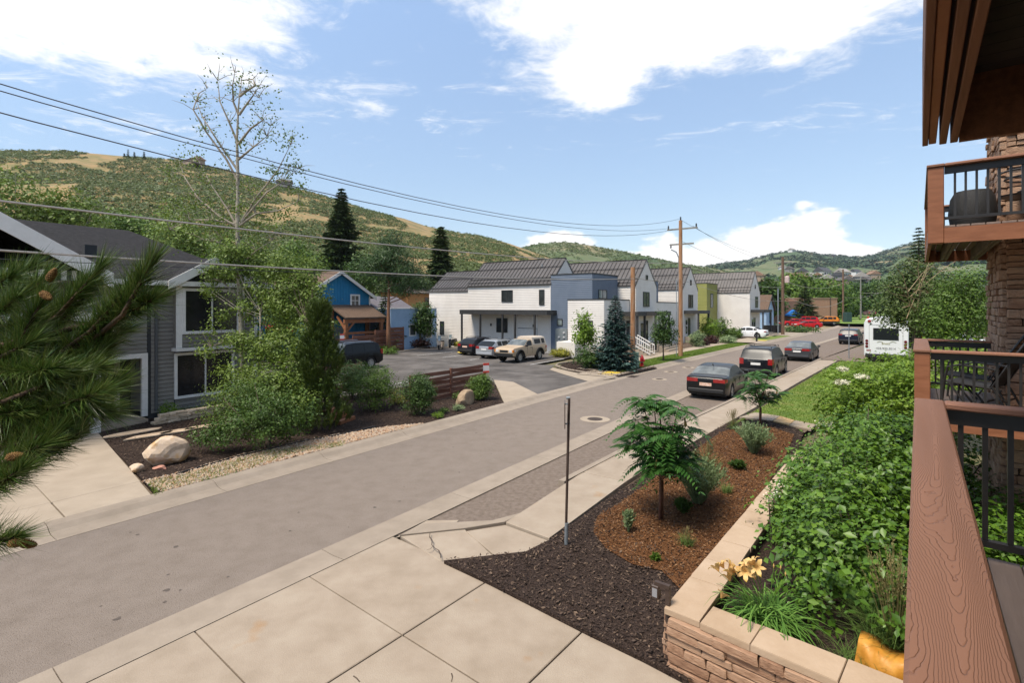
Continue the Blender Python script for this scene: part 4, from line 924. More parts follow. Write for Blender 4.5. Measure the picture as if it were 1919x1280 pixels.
# ------------------------------------------------------------------ other buildings behind
LBL = mat('pale_blue_siding', [(.25, .36, .50), (.30, .42, .56)], scale=1, rough=.7)
LBW = thing('pale_blue_annex', 'low pale blue house with a tall white framed window beside the townhouse', 'house', S(31.8, 36.6), ROT_S)
block(LBW, 0, 6.0, 0, 5, 4.0, LBL, .16, WHT); win(LBW, (4.4, -.03, 1.0), X_, NY, .9, 2.2, .1, .06, WHT, GLS, 2); win(LBW, (2.2, -.03, 1.3), X_, NY, .9, 1.2, .1, .06, WHT, GLS)
gable_roof(LBW, .3, 4.6, 2.2, 7.5, 3.9, 5.1, .3, .3, mat('slate_roof', [(.10, .09, .10), (.14, .125, .135)], scale=5), 'x', .12)
WDH = thing('timber_house', 'tall orange timber house seen between the pine and the townhouse roof', 'house', at(792, 574, 78)-Vector((0, 0, EYE)), ROT_S)
b = MB(); b.box(-3, 3, 0, 6, 0, 6.3); b.build('wall', mat('orange_wood', [(.32, .14, .045), (.40, .19, .07)], scale=3, stretch=(1, 1, 5)), WDH)
gable_roof(WDH, -3, 3, 0, 6, 6.3, 7.6, .4, .4, mat('weathered_roof', [(.12, .10, .08), (.16, .13, .11)], scale=3), 'x', .15)
win(WDH, (.4, -.03, 4.2), X_, NY, 1.0, 1.4, .1, .06, BEAM, GLS); b = MB(); b.lathe([(.52, 0), (.62, .05), (.52, .1), (.4, .05), (.52, 0)], (2.5, -.1, 3.3), 16, axis='y', caps=False); b.build('lifebuoy', mat('orange_ring', [(.6, .22, .02)]), WDH)
# beyond the last townhouse
CH = thing('cottage', 'small pale blue cottage with a brown roof past the last townhouse', 'house', at(1436, 574, 86)-Vector((0, 0, EYE)), ROT_S-R(6))
b = MB(); b.prism([(0, 0), (4.5, 0), (4.5, 3.7), (2.25, 6.0), (0, 3.7)], 0, 9, 'y'); b.build('wall', LBL, CH)
gable_roof(CH, 0, 4.5, 0, 9, 3.7, 6.0, .3, .3, BRS, 'y', .14, fascia=DKF); win(CH, (1.6, -.03, 1.2), X_, NY, 1.2, 2.0, .1, .06, mat('blue_trim', [(.05, .15, .28)]), GLS, 2)
BRK = mat('tan_brick', [(.30, .16, .10), (.38, .22, .145)], scale=2, rough=.9, bump=.3, bscale=6, stretch=(1, 1, 4))
TB = thing('brick_building', 'flat roofed tan brick building in front of the far trees', 'building', at(1508, 574, 112)-Vector((0, 0, EYE)), R(8))
b = MB(); b.box(0, 8.0, 0, 14, 0, 5.9); b.build('wall', BRK, TB); b = MB(); b.box(-.1, 8.1, -.1, 14.1, 5.9, 6.1); b.build('parapet_cap', mat('tan_cap', [(.3, .2, .14)]), TB)
b = MB(); b.box(.2, 7.8, -.06, -.005, .2, 1.7); b.build('base_course', mat('pale_block', [(.42, .30, .21), (.5, .37, .27)], scale=2), TB); b = MB(); b.tube([(6.2, -.1, .2), (6.2, -.1, 6.4)], .06, 6); b.build('conduit', DKF, TB)
b = MB(); b.box(-6, -.1, .5, 10, 0, 5.4); b.build('side_wall', mat('dark_brick', [(.18, .10, .07), (.22, .13, .09)], scale=3), TB)
# houses scattered on the far slope
hw_m = [mat('far_wall_%d' % k, [c]) for k, c in enumerate([(.55, .52, .48), (.30, .22, .16), (.42, .34, .26), (.62, .60, .58), (.22, .20, .19)])]
hr_m = [mat('far_roof_%d' % k, [c]) for k, c in enumerate([(.10, .085, .075), (.22, .13, .08), (.06, .06, .065), (.30, .27, .24)])]
def grid_z(H, x, y):
    d = (H[..., 0]-x)**2+(H[..., 1]-y)**2; return H.reshape(-1, 3)[d.argmin()][2]
def far_house(px, Yd, w, h, k, label, grp):
    x = (px-CX)/FPX*Yd; z = grid_z(H3, x, Yd); o = thing('hillside_house', label, 'house', (x, Yd, z-1), R(20+37*k % 60), grp)
    b = MB(); b.box(-w/2, w/2, -w*.35, w*.35, 0, h); b.build('wall', hw_m[k % 5], o)
    b = MB(); b.prism([(-w*.42, h), (w*.42, h), (0, h+w*.3)], -w*.55, w*.55, 'x'); b.build('roof', hr_m[k % 4], o)
    b = MB()
    for i in (-1, 0, 1): b.box(i*w*.28-w*.07, i*w*.28+w*.07, -w*.36, -w*.352, h*.4, h*.75)
    b.build('windows', GLS, o)
HCOL = ('white', 'brown', 'tan', 'pale', 'grey'); ORD = 'first second third fourth fifth sixth seventh eighth ninth tenth eleventh twelfth thirteenth fourteenth fifteenth sixteenth seventeenth eighteenth nineteenth twentieth twenty-first twenty-second'.split()
hp = [(1398, 640), (1421, 620), (1440, 700), (1466, 900), (1480, 760), (1492, 560), (1503, 690), (1518, 640), (1527, 520), (1533, 600), (1541, 700), (1549, 560), (1556, 640), (1563, 520), (1571, 600), (1579, 680), (1586, 560), (1594, 640), (1603, 700), (1612, 600), (1624, 560), (1636, 660), (1460, 1700), (1484, 1750), (1500, 1800), (1520, 1850), (1562, 1700), (1608, 1800)]
for k, (px, Yd) in enumerate(hp):
    far_house(px, Yd, 13+(k*7 % 9), 6+(k*5 % 4), k, 'far %s walled house, %s from the left on the lower town slope' % (HCOL[k % 5], ORD[k]) if k < 22 else 'tiny %s walled house near the far hilltop, %s from the left' % (HCOL[k % 5], ORD[k-22]), 'houses low on the far slope' if k < 22 else 'houses near the far hilltop')
HT = thing('hilltop_house', 'long low house with a pale red roof on the left ridge', 'house', at(363, 303, 455)+Vector((0, 0, -3)), R(-30))
b = MB(); b.box(-9, 9, -5, 5, 0, 4); b.build('wall', hw_m[1], HT); b = MB(); b.prism([(-6, 4), (6, 4), (0, 7)], -10, 10, 'x'); b.build('roof', mat('pale_red_roof', [(.42, .24, .17)]), HT)
HT = thing('hilltop_house', 'small dark house on the ridge right of the bare aspen', 'house', at(533, 346, 480)+Vector((0, 0, -3)), R(10))
b = MB(); b.box(-6, 6, -5, 5, 0, 5); b.build('wall', hw_m[4], HT); b = MB(); b.prism([(-6, 5), (6, 5), (0, 8)], -7, 7, 'x'); b.build('roof', hr_m[0], HT)
# ------------------------------------------------------------------ vehicles
TYRE = mat('tyre_rubber', [(.012, .012, .012), (.02, .019, .018)], scale=10, rough=.85)
RIM = mat('alloy_rim', [(.42, .42, .42)], rough=.35, metal=.7)
BTRIM = mat('black_trim', [(.014, .014, .014)], rough=.6)
CGLS = mat('car_glass', [(.010, .012, .013)], rough=.3, spec=.25)
CGLSL = mat('car_glass_light', [(.07, .08, .082), (.16, .175, .175)], scale=2, rough=.16, spec=.4)
TAIL = mat('tail_light_red', [(.32, .012, .012), (.22, .008, .008)], scale=8, rough=.2, spec=.6, coat=.5)
HEADL = mat('head_light', [(.55, .56, .56)], rough=.12, spec=.7)
AMB = mat('amber_light', [(.6, .2, .03)], rough=.2)
PLATE = mat('number_plate', [(.62, .60, .56), (.7, .68, .64)], scale=9)
PLATEO = mat('orange_plate', [(.55, .30, .2), (.7, .55, .45)], scale=14)
CHROME = mat('chrome', [(.55, .55, .55)], rough=.15, metal=1)
def paint(name, c, metal=.0, rough=.28): return mat('paint_'+name, [c], rough=rough, metal=metal, spec=.2, coat=.15)
_wheels = {}
def wheel_mesh(r, w, style):
    k = (round(r, 3), w, style)
    if k in _wheels: return _wheels[k]
    b = MB(); b.lathe([(r*.62, -w/2), (r*.93, -w/2), (r, -w*.32), (r, w*.32), (r*.93, w/2), (r*.62, w/2), (r*.60, w*.3), (r*.60, -w*.3), (r*.62, -w/2)], n=22, axis='y', caps=False); t = b.mesh('wheel', TYRE, 40)
    q = MB(); q.lathe([(r*.63, w*.40), (r*.60, w*.46), (r*.54, w*.44), (r*.53, w*.15), (.001, w*.15)], n=22, axis='y', caps=False)
    q.lathe([(r*.16, w*.15), (r*.15, w*.40), (.001, w*.42)], n=10, axis='y', caps=False)
    for i in range(style):
        a = 2*math.pi*i/style; c, s_ = math.cos(a), math.sin(a); p0, p1 = Vector((c*r*.1, w*.33, s_*r*.1)), Vector((c*r*.56, w*.38, s_*r*.56)); q.bar(p0, p1, .05*r/.33*(5/style)**.5*1.3, .05, (0, 1, 0))
    _wheels[k] = (t, q.mesh('rim', RIM, 40)); return _wheels[k]
def car(name, label, cat, loc, heading, sp, pm, group=None):
    """heading: direction angle of the nose; local +x forward, origin on the ground between the axles' mid"""
    o = thing(name, label, cat, loc, heading, group)
    L_, W_, H_, zb = sp['L'], sp['W'], sp['H'], sp['belt']; xf, xr = L_/2, -L_/2
    R_ = sp.get('r', .33); ax = sp['ax']; zc_ = sp.get('clear', .22); cl = sp.get('clad', 0); arch = R_+sp.get('gap', .06)
    top = sp['top']; xs = set(np.linspace(xr, xf, 46).tolist())
    for a in ax:
        for k in np.linspace(-1, 1, 15): xs.add(a+k*arch*1.02)
    for (x, z) in top: xs.add(x)
    for pr in sp['win']: xs.add(pr[0]); xs.add(pr[1])
    xs = sorted(x for x in xs if xr <= x <= xf); xs = [x for i, x in enumerate(xs) if i == 0 or x-xs[i-1] > .006]
    tx = [q[0] for q in top]; tz = [q[1] for q in top]
    def topz(x):   # lightly rounded profile
        return float(np.mean([np.interp(x+d, tx, tz) for d in (-.05, -.025, 0, .025, .05)]))
    def hw(x):
        e0 = max(0, (x-(xf-.75))/.75); e1 = max(0, ((xr+.55)-x)/.55); return W_/2*(1-sp.get('tf', .16)*e0**2.2-sp.get('tr', .09)*e1**2.2)
    secs = []
    for x in xs:
        T_ = topz(x); w = hw(x); zbl = min(zb+sp.get('wedge', .04)*(-x/xf), T_-.02)
        zl = zc_+.10*max(0, (x-(xf-.5))/.5)+.14*max(0, ((xr+.4)-x)/.4)
        for a in ax:
            d = abs(x-a)
            if d < arch: zl = max(zl, R_+math.sqrt(arch*arch-d*d))
        z1 = max(zl+.005, zc_+(zbl-zc_)*.22); z2 = max(zl+.01, zc_+(zbl-zc_)*.62); zbl2 = max(zbl, z2+.005)
        hgt = max(0, T_-zbl2); wr = max(w*.5, w*.965-hgt*sp.get('tumble', .33)); rz = T_-min(.05, hgt*.35)
        p3 = Vector((0, w*.965, zbl2)); p4 = Vector((0, wr, rz)); 
        pts = [(w*.95, zl), (w*.992, z1), (w, z2), (w*.965, zbl2)]
        for f_ in (.12, .86): q = p3.lerp(p4, f_); pts.append((q.y, q.z))
        pts += [(wr, rz), (wr*.8, T_-.008*min(1, hgt*4)), (wr*.4, T_), (0, T_+.002)]
        secs.append(pts)
    np_ = len(secs[0]); V = []; 
    for x, pts in zip(xs, secs):
        for y, z in pts: V.append((x, y, z))
        for y, z in pts[:-1]: V.append((x, -y, z))
    M = 2*np_-1
    def vid(i, k, sgn): return i*M+k if (sgn > 0 or k == np_-1) else i*M+np_+k
    body, cladm, parts = [], [], {}
    wins = sp['win']; ws = sp['ws']; bl = sp['bl']
    for i in range(len(xs)-1):
        xm = (xs[i]+xs[i+1])/2
        for sgn in (1, -1):
            for k in range(np_-1):
                q = (vid(i, k, sgn), vid(i+1, k, sgn), vid(i+1, k+1, sgn), vid(i, k+1, sgn)); q = tuple(dict.fromkeys(q))
                key = None
                if k == 4:
                    for j, (a, b_) in enumerate(wins):
                        if a < xm < b_: key = ('side_window', j, sgn)
                if k >= 6:
                    if ws[0] < xm < ws[1]: key = ('windshield', 0, 0)
                    if bl[0] < xm < bl[1]: key = ('rear_window', 0, 0)
                if key: parts.setdefault(key, []).append(q)
                elif cl and k < cl: cladm.append(q)
                else: body.append(q)
    n = len(xs)-1
    for i in (0, n):
        ring = [vid(i, k, 1) for k in range(np_)]+[vid(i, k, -1) for k in range(np_-2, -1, -1)]
        body.append(tuple(ring) if i == 0 else tuple(ring[::-1]))
    def emit(nm, fs, m, par, sm=True):
        used = sorted({v for f_ in fs for v in f_}); mp = {v: j for j, v in enumerate(used)}
        b = MB(); b.add([V[v] for v in used], [tuple(mp[v] for v in f_) for f_ in fs]); return b.build(nm, m, par, 50)
    bd = emit('body', body, pm, o)
    if cladm: emit('cladding', cladm, BTRIM, o)
    for (nm, j, sg), fs in parts.items():
        emit(nm, fs, sp.get('glass', {}).get(nm, CGLS), o)
    b = MB(); b.box(xr+.25, xf-.25, -W_/2+.12, W_/2-.12, zc_-.02, zb-.12); b.build('underbody', BTRIM, o)
    tm, rm = wheel_mesh(R_, sp.get('tw', .22), sp.get('spokes', 5))
    for a in ax:
        for sg in (1, -1):
            w_o = link('wheel', tm, o, (a, sg*(W_/2-sp.get('tw', .22)/2-.01), R_), 0 if sg > 0 else math.pi); link('rim', rm, w_o)
    rear = sp.get('rear', {}); zt = rear.get('z', zb-.12); hw_r = hw(xr)
    for sg in (1, -1):
        tl = rear.get('tail', (.38, .16)); x0 = xr-.012
        b = MB(); y1 = sg*(hw_r+.004); y0 = sg*(hw_r-tl[0])
        yo = sg*(hw(xr+.22)*1.004)
        b.add([(x0, y0, zt-tl[1]/2), (x0, y1*.985, zt-tl[1]/2), (x0, y1*.985, zt+tl[1]/2), (x0, y0, zt+tl[1]/2), (xr+.22, yo, zt-tl[1]*.3), (xr+.26, yo, zt+tl[1]/2), (xr+.1, y0, zt-tl[1]/2), (xr+.1, y0, zt+tl[1]/2)],
              [(0, 1, 2, 3), (1, 4, 5, 2), (0, 3, 7, 6), (0, 6, 4, 1), (3, 2, 5, 7)]); b.build('tail_light', sp.get('tailm', TAIL), o)
        hl = sp.get('head', (.36, .14)); hz = sp.get('hz', zb-.16); wf = hw(xf)
        b = MB(); b.add([(xf+.01, sg*wf*.98, hz-hl[1]/2), (xf+.012, sg*(wf-hl[0]), hz-hl[1]/2), (xf+.012, sg*(wf-hl[0]), hz+hl[1]/2), (xf-.02, sg*wf*.98, hz+hl[1]/2), (xf-.3, sg*hw(xf-.3)*1.003, hz-hl[1]*.2), (xf-.34, sg*hw(xf-.34)*1.003, hz+hl[1]/2), (xf-.2, sg*(wf-hl[0]), hz-hl[1]/2), (xf-.2, sg*(wf-hl[0]), hz+hl[1]/2)],
                      [(0, 1, 2, 3), (0, 3, 5, 4), (1, 6, 7, 2), (0, 4, 6, 1), (3, 2, 7, 5)]); b.build('headlight', HEADL, o)
        xm_ = ws[1]-.28 if sp.get('mx') is None else sp['mx']; b = MB(); yy = hw(xm_); b.cbox(xm_-.07, xm_+.08, sg*(yy+.10)-.10, sg*(yy+.10)+.10, zb+.02, zb+.17, .03); b.build('mirror', sp.get('mirror', pm), o)
    b = MB(); b.box(xr-.02, xr-.008, -.26, .26, zt-.20+rear.get('pz', 0), zt-.06+rear.get('pz', 0)); b.build('number_plate', sp.get('plate', PLATE), o)
    b = MB(); b.cbox(xr-.035, xr+.12, -hw_r*.93, hw_r*.93, zc_+.12, zc_+.30, .03); b.build('bumper', rear.get('bm', BTRIM), o)
    b = MB(); b.cbox(xf-.1, xf+.03, -hw(xf)*.9, hw(xf)*.9, zc_+.12, zc_+.30, .03); b.build('bumper', rear.get('bm', BTRIM), o)
    gz = sp.get('hz', zb-.16); b = MB(); b.box(xf+.002, xf+.014, -hw(xf)+.45, hw(xf)-.45, gz-.10, gz+.06); b.build('grille', BTRIM, o)
    for pr in wins[:2]:
        for sg in (1, -1): b = MB(); x = pr[0]+.10; yy = hw(x)*.995; b.cbox(x, x+.18, sg*(yy+.015)-.015, sg*(yy+.015)+.015, zb-.10, zb-.07, .006); b.build('door_handle', sp.get('mirror', pm), o)
    for x in {wins[0][1], wins[0][0], wins[-1][0] if len(wins) < 3 else wins[1][0]}:
        for sg in (1, -1): b = MB(); yy = hw(x); b.box(x-.007, x+.007, sg*yy*.98-.004, sg*(yy*1.0)+sg*.004, max(zc_+.2, R_+.12), zb-.06); b.build('door_seam', BTRIM, o)
    if sp.get('rails'):
        for sg in (1, -1):
            b = MB(); x0, x1 = sp['rails']; yy = W_/2*.965-(H_-zb)*sp.get('tumble', .33)-.04; b.tube([(x0, sg*yy, H_-.05), (x0+.1, sg*yy, H_+.03), (x1-.1, sg*yy, H_+.03), (x1, sg*yy, H_-.05)], .02, 6); b.build('roof_rail', sp.get('railm', CHROME), o)
    return o, hw
def sedan(L=4.75, W=1.84, H=1.46, **k):
    x = L/2; d = dict(L=L, W=W, H=H, belt=.92, wedge=.06, ax=(x-.95, -x+1.0), r=.33, clear=.2, top=[(-x, .90), (-x+.06, 1.03), (-x+.62, 1.08), (-x+1.35, H-.09), (-x+1.9, H-.01), (-.15, H), (.35, H-.04), (1.22, .98), (x-.7, .86), (x-.15, .74), (x, .58)],
        win=[(.05, .95), (-.85, -.02), (-1.32, -.92)], ws=(.38, 1.20), bl=(-x+.68, -x+1.36), rear=dict(z=.86, tail=(.42, .17)), tumble=.36); d.update(k); return d
def suv(L=4.75, W=1.9, H=1.78, **k):
    x = L/2; d = dict(L=L, W=W, H=H, belt=1.08, wedge=.03, ax=(x-.92, -x+1.0), r=.37, clear=.25, top=[(-x, 1.06), (-x+.03, 1.12), (-x+.34, H-.10), (-x+.62, H-.03), (-.2, H), (.45, H-.06), (1.15, 1.16), (x-.55, 1.04), (x-.12, .94), (x, .72)],
        win=[(.08, .9), (-.85, .0), (-x+.62, -.95)], ws=(.48, 1.13), bl=(-x+.05, -x+.36), rear=dict(z=.98, tail=(.24, .34)), tumble=.26, tr=.06); d.update(k); return d
def hatch(L=4.4, W=1.78, H=1.47, **k):
    x = L/2; d = dict(L=L, W=W, H=H, belt=.93, wedge=.05, ax=(x-.9, -x+.86), r=.32, clear=.2, top=[(-x, .92), (-x+.04, 1.0), (-x+.55, H-.11), (-x+.85, H-.03), (-.2, H), (.3, H-.04), (1.12, .98), (x-.6, .88), (x-.12, .76), (x, .58)],
        win=[(.05, .86), (-.82, -.02), (-x+.78, -.9)], ws=(.34, 1.1), bl=(-x+.06, -x+.57), rear=dict(z=.88, tail=(.34, .2)), tumble=.34); d.update(k); return d
HS = ROT_S
def head_at(u): return HS+math.atan((w_(u+2)-w_(u-2))/4)
# parked along our kerb
o, _ = car('parked_sedan', 'black sedan parked at the kerb, nearest of the row', 'car', S(25.9, 6.15), head_at(26), sedan(glass=dict(rear_window=CGLSL), plate=PLATEO, rear=dict(z=.88, tail=(.5, .16), pz=-.05)), paint('black', (.008, .008, .009)), 'cars parked along the kerb')
b = MB(); b.bar((-1.05, 0, 1.42), (-1.2, 0, 1.50), .03, .05); b.build('antenna', BTRIM, o)
o, _ = car('parked_suv', 'glossy black SUV with roof racks parked in front of the black sedan', 'car', S(34.6, 5.55), head_at(35), suv(rails=(-1.7, .5), railm=BTRIM, spokes=6, r=.38), paint('black_blue', (.007, .008, .011)), 'cars parked along the kerb')
for x in (-1.3, .1): b = MB(); b.bar((x, -.62, 1.83), (x, .62, 1.83), .06, .04); b.build('cross_bar', BTRIM, o)
b = MB(); b.box(-2.40, -2.388, -.42, .42, 1.0, 1.03); b.build('chrome_strip', CHROME, o)
car('parked_sedan', 'charcoal grey sedan with bright red tail lights parked beyond the black SUV', 'car', S(46.3, 4.7), head_at(46), sedan(glass=dict(rear_window=CGLSL), rear=dict(z=.90, tail=(.5, .17), bm=paint('charcoal', (.045, .046, .05))), spokes=10), paint('charcoal', (.045, .046, .05), .4), 'cars parked along the kerb')
car('parked_suv', 'dark blue SUV parked behind the white bus', 'car', S(68.8, 2.2), head_at(69), suv(H=1.7, rear=dict(z=1.1, tail=(.36, .14))), paint('navy', (.014, .018, .032), .3), 'cars parked along the kerb')
# in the lot
lotz = Vector((0, 0, Zl))
o, _ = car('parked_suv', 'black off-road SUV in the lot behind the upright pine', 'car', S(20.6, 28.2)+lotz, HS+math.pi, suv(L=4.82, W=1.92, H=1.80, r=.39, clear=.3, ax=(1.42, -1.37), rails=(-1.6, .6), rear=dict(z=1.06, tail=(.2, .34)), clad=0, spokes=6, glass=dict(windshield=CGLSL)), paint('black2', (.006, .006, .007)), 'cars in the lot')
o, _ = car('parked_hatchback', 'dark grey hatchback leftmost of the three cars by the townhouse canopy', 'car', S(34.5, 28.0)+lotz, HS, hatch(rails=(-1.3, .5), railm=BTRIM, plate=PLATEO), paint('dark_grey', (.030, .031, .038), .4), 'cars in the lot')
o, _ = car('parked_hatchback', 'silver hatchback between the dark hatchback and the tan pickup', 'car', S(33.3, 25.0)+lotz, HS, hatch(rails=(-1.3, .5), rear=dict(z=.88, tail=(.34, .2), bm=paint('silver', (.42, .44, .46), .5))), paint('silver', (.42, .44, .46), .5), 'cars in the lot')
TAN = paint('tan', (.44, .33, .22), rough=.4); x = 2.28
o, _ = car('pickup_truck', 'tan pickup truck with a white camper shell and black fender flares', 'pickup', S(32.0, 22.0)+lotz, HS+math.pi,
    dict(L=4.6, W=1.74, H=1.66, belt=1.12, wedge=0, ax=(1.42, -1.25), r=.40, gap=.09, tw=.27, clear=.42, spokes=8, top=[(-2.3, 1.12), (-2.28, 1.17), (-.35, 1.17), (-.30, 1.62), (.0, 1.66), (.25, 1.64), (.95, 1.20), (2.1, 1.08), (2.25, 1.04), (2.3, .9)],
         win=[(-.18, .5)], ws=(.28, .93), bl=(-.5, -.5), tf=.06, tr=.02, tumble=.25, hz=.88, head=(.34, .17), rear=dict(z=.9, tail=(.14, .3)), mirror=BTRIM, glass=dict(windshield=CGLSL), mx=.75), TAN)
sh = MB(); sh.add([(-2.28, -.80, 1.18), (-.38, -.80, 1.18), (-.38, .80, 1.18), (-2.28, .80, 1.18), (-2.2, -.66, 1.72), (-.40, -.66, 1.76), (-.40, .66, 1.76), (-2.2, .66, 1.72), (-2.1, -.4, 1.80), (-.42, -.4, 1.84), (-.42, .4, 1.84), (-2.1, .4, 1.80)], [(0, 1, 5, 4), (1, 2, 6, 5), (2, 3, 7, 6), (3, 0, 4, 7), (4, 5, 9, 8), (5, 6, 10, 9), (6, 7, 11, 10), (7, 4, 8, 11), (8, 9, 10, 11)])
shl = sh.build('camper_shell', mat('shell_white', [(.55, .47, .38)], rough=.4), o)
for sg in (1, -1):
    for (xa, xb) in ((-1.45, -.6), (-2.05, -1.62)): q = MB(); q.add([(xa, sg*.785, 1.27), (xb, sg*.785, 1.27), (xb, sg*.69, 1.62), (xa, sg*.69, 1.62)], [(0, 1, 2, 3)]); q.v = [(v[0], v[1]+sg*.012, v[2]) for v in q.v]; q.build('shell_window', CGLS, shl)
for a in (1.42, -1.25):
    for sg in (1, -1):
        q = MB(); pts = [(a+.53*math.cos(t), sg*.885, .40+.53*math.sin(t)) for t in np.linspace(-.1, math.pi+.1, 11)]; q.tube(pts, .06, 6); q.build('fender_flare', BTRIM, o)
for sg in (1, -1): q = MB(); q.box(2.18, 2.315, sg*.80-.06, sg*.80+.06, .80, .97); q.build('marker_light', AMB, o)
q = MB(); q.box(2.30, 2.42, -.8, .8, .5, .72); q.build('front_bumper', BTRIM, o)
# scooters
def scooter(label, p, ang, pm, tall=1.0):
    o = thing('scooter', label, 'scooter', p, ang, 'scooters in the lot')
    for x in (-.62, .62):
        b = MB(); b.lathe([(.12, -.05), (.21, -.05), (.25, -.02), (.25, .02), (.21, .05), (.12, .05)], (x, 0, .25), 16, axis='y'); w = b.build('wheel', TYRE, o, 40)
        q = MB(); q.lathe([(.13, -.055), (.13, .055)], (x, 0, .25), 12, axis='y'); q.build('rim', RIM, w)
    b = MB(); b.prism([(-.85, .45), (-.80, .72), (-.1, .74), (-.05, .42), (.15, .30), (.42, .30), (.52, .85), (.60, .88), (.66, .50), (.5, .2), (-.05, .18), (-.3, .25)], -.15, .15, 'y'); b.build('body', pm, o)
    b = MB(); b.cbox(-.82, -.12, -.14, .14, .74, .84, .03); b.build('seat', BTRIM, o)
    b = MB(); b.tube([(.60, 0, .3), (.50, 0, 1.0)], .03, 6); b.tube([(.46, -.32, 1.04), (.52, 0, 1.0), (.46, .32, 1.04)], .022, 6); b.build('handlebar', BLKM, o)
    b = MB(); b.ball((.60, 0, .92), .09); b.build('headlight', HEADL, o)
    b = MB(); b.add([(.55, -.16, .95), (.55, .16, .95), (.46, .14, 1.32*tall), (.46, -.14, 1.32*tall)], [(0, 1, 2, 3)]); b.build('windscreen', GLSB, o)
scooter('cream scooter parked at the far side of the lot', gp(826, 655, Zl), HS+math.pi+.5, paint('cream', (.5, .38, .28)))
scooter('black scooter beside the cream one at the far side of the lot', gp(848, 651, Zl), HS+math.pi+.3, paint('black3', (.02, .02, .022)))
# white car and the cars beyond
car('parked_sedan', 'white sedan in the drive of the olive green block', 'car', S(72.0, 13.6)+Vector((0, 0, .1)), HS+math.pi/2-R(2), sedan(), paint('white', (.72, .72, .72)))
RED = paint('red', (.42, .008, .012))
pz = lambda px, py, Yd: Vector(((px-CX)/FPX*Yd, Yd, max(.05, EYE+(HY-py)/FPX*Yd)))
car('parked_sedan', 'red coupe in front of the red minivan up the street', 'car', pz(1512, 615, 94), R(172), sedan(H=1.4), RED, 'red cars up the street')
car('parked_suv', 'red minivan behind the red coupe up the street', 'car', pz(1507, 609, 103), R(170), suv(L=5.0, H=1.75), RED, 'red cars up the street')
car('parked_sedan', 'red sedan half hidden by the pole with the transformer', 'car', pz(1486, 611, 100), R(175), sedan(), RED, 'red cars up the street')
car('parked_suv', 'orange off-road car with a black spare rear beside the red cars', 'car', pz(1549, 609, 104), R(165), suv(L=4.2, H=1.8, clad=2), paint('orange', (.55, .17, .01)))
car('parked_suv', 'small silver red car far off in front of the park lawn', 'car', pz(1629, 592, 150), R(75), suv(H=1.6), paint('grey_red', (.20, .12, .12)))
car('parked_suv', 'white car mostly hidden behind the bus on the right', 'car', gp(1738, 648)+Vector((3.0, 1, 0)), HS-R(90), suv(L=4.6), paint('white2', (.65, .66, .68)))
car('parked_sedan', 'pale silver car behind the far balcony rail', 'car', gp(1800, 655)+Vector((2, 2, 0)), HS-R(95), sedan(), paint('silver2', (.5, .52, .55), .3))
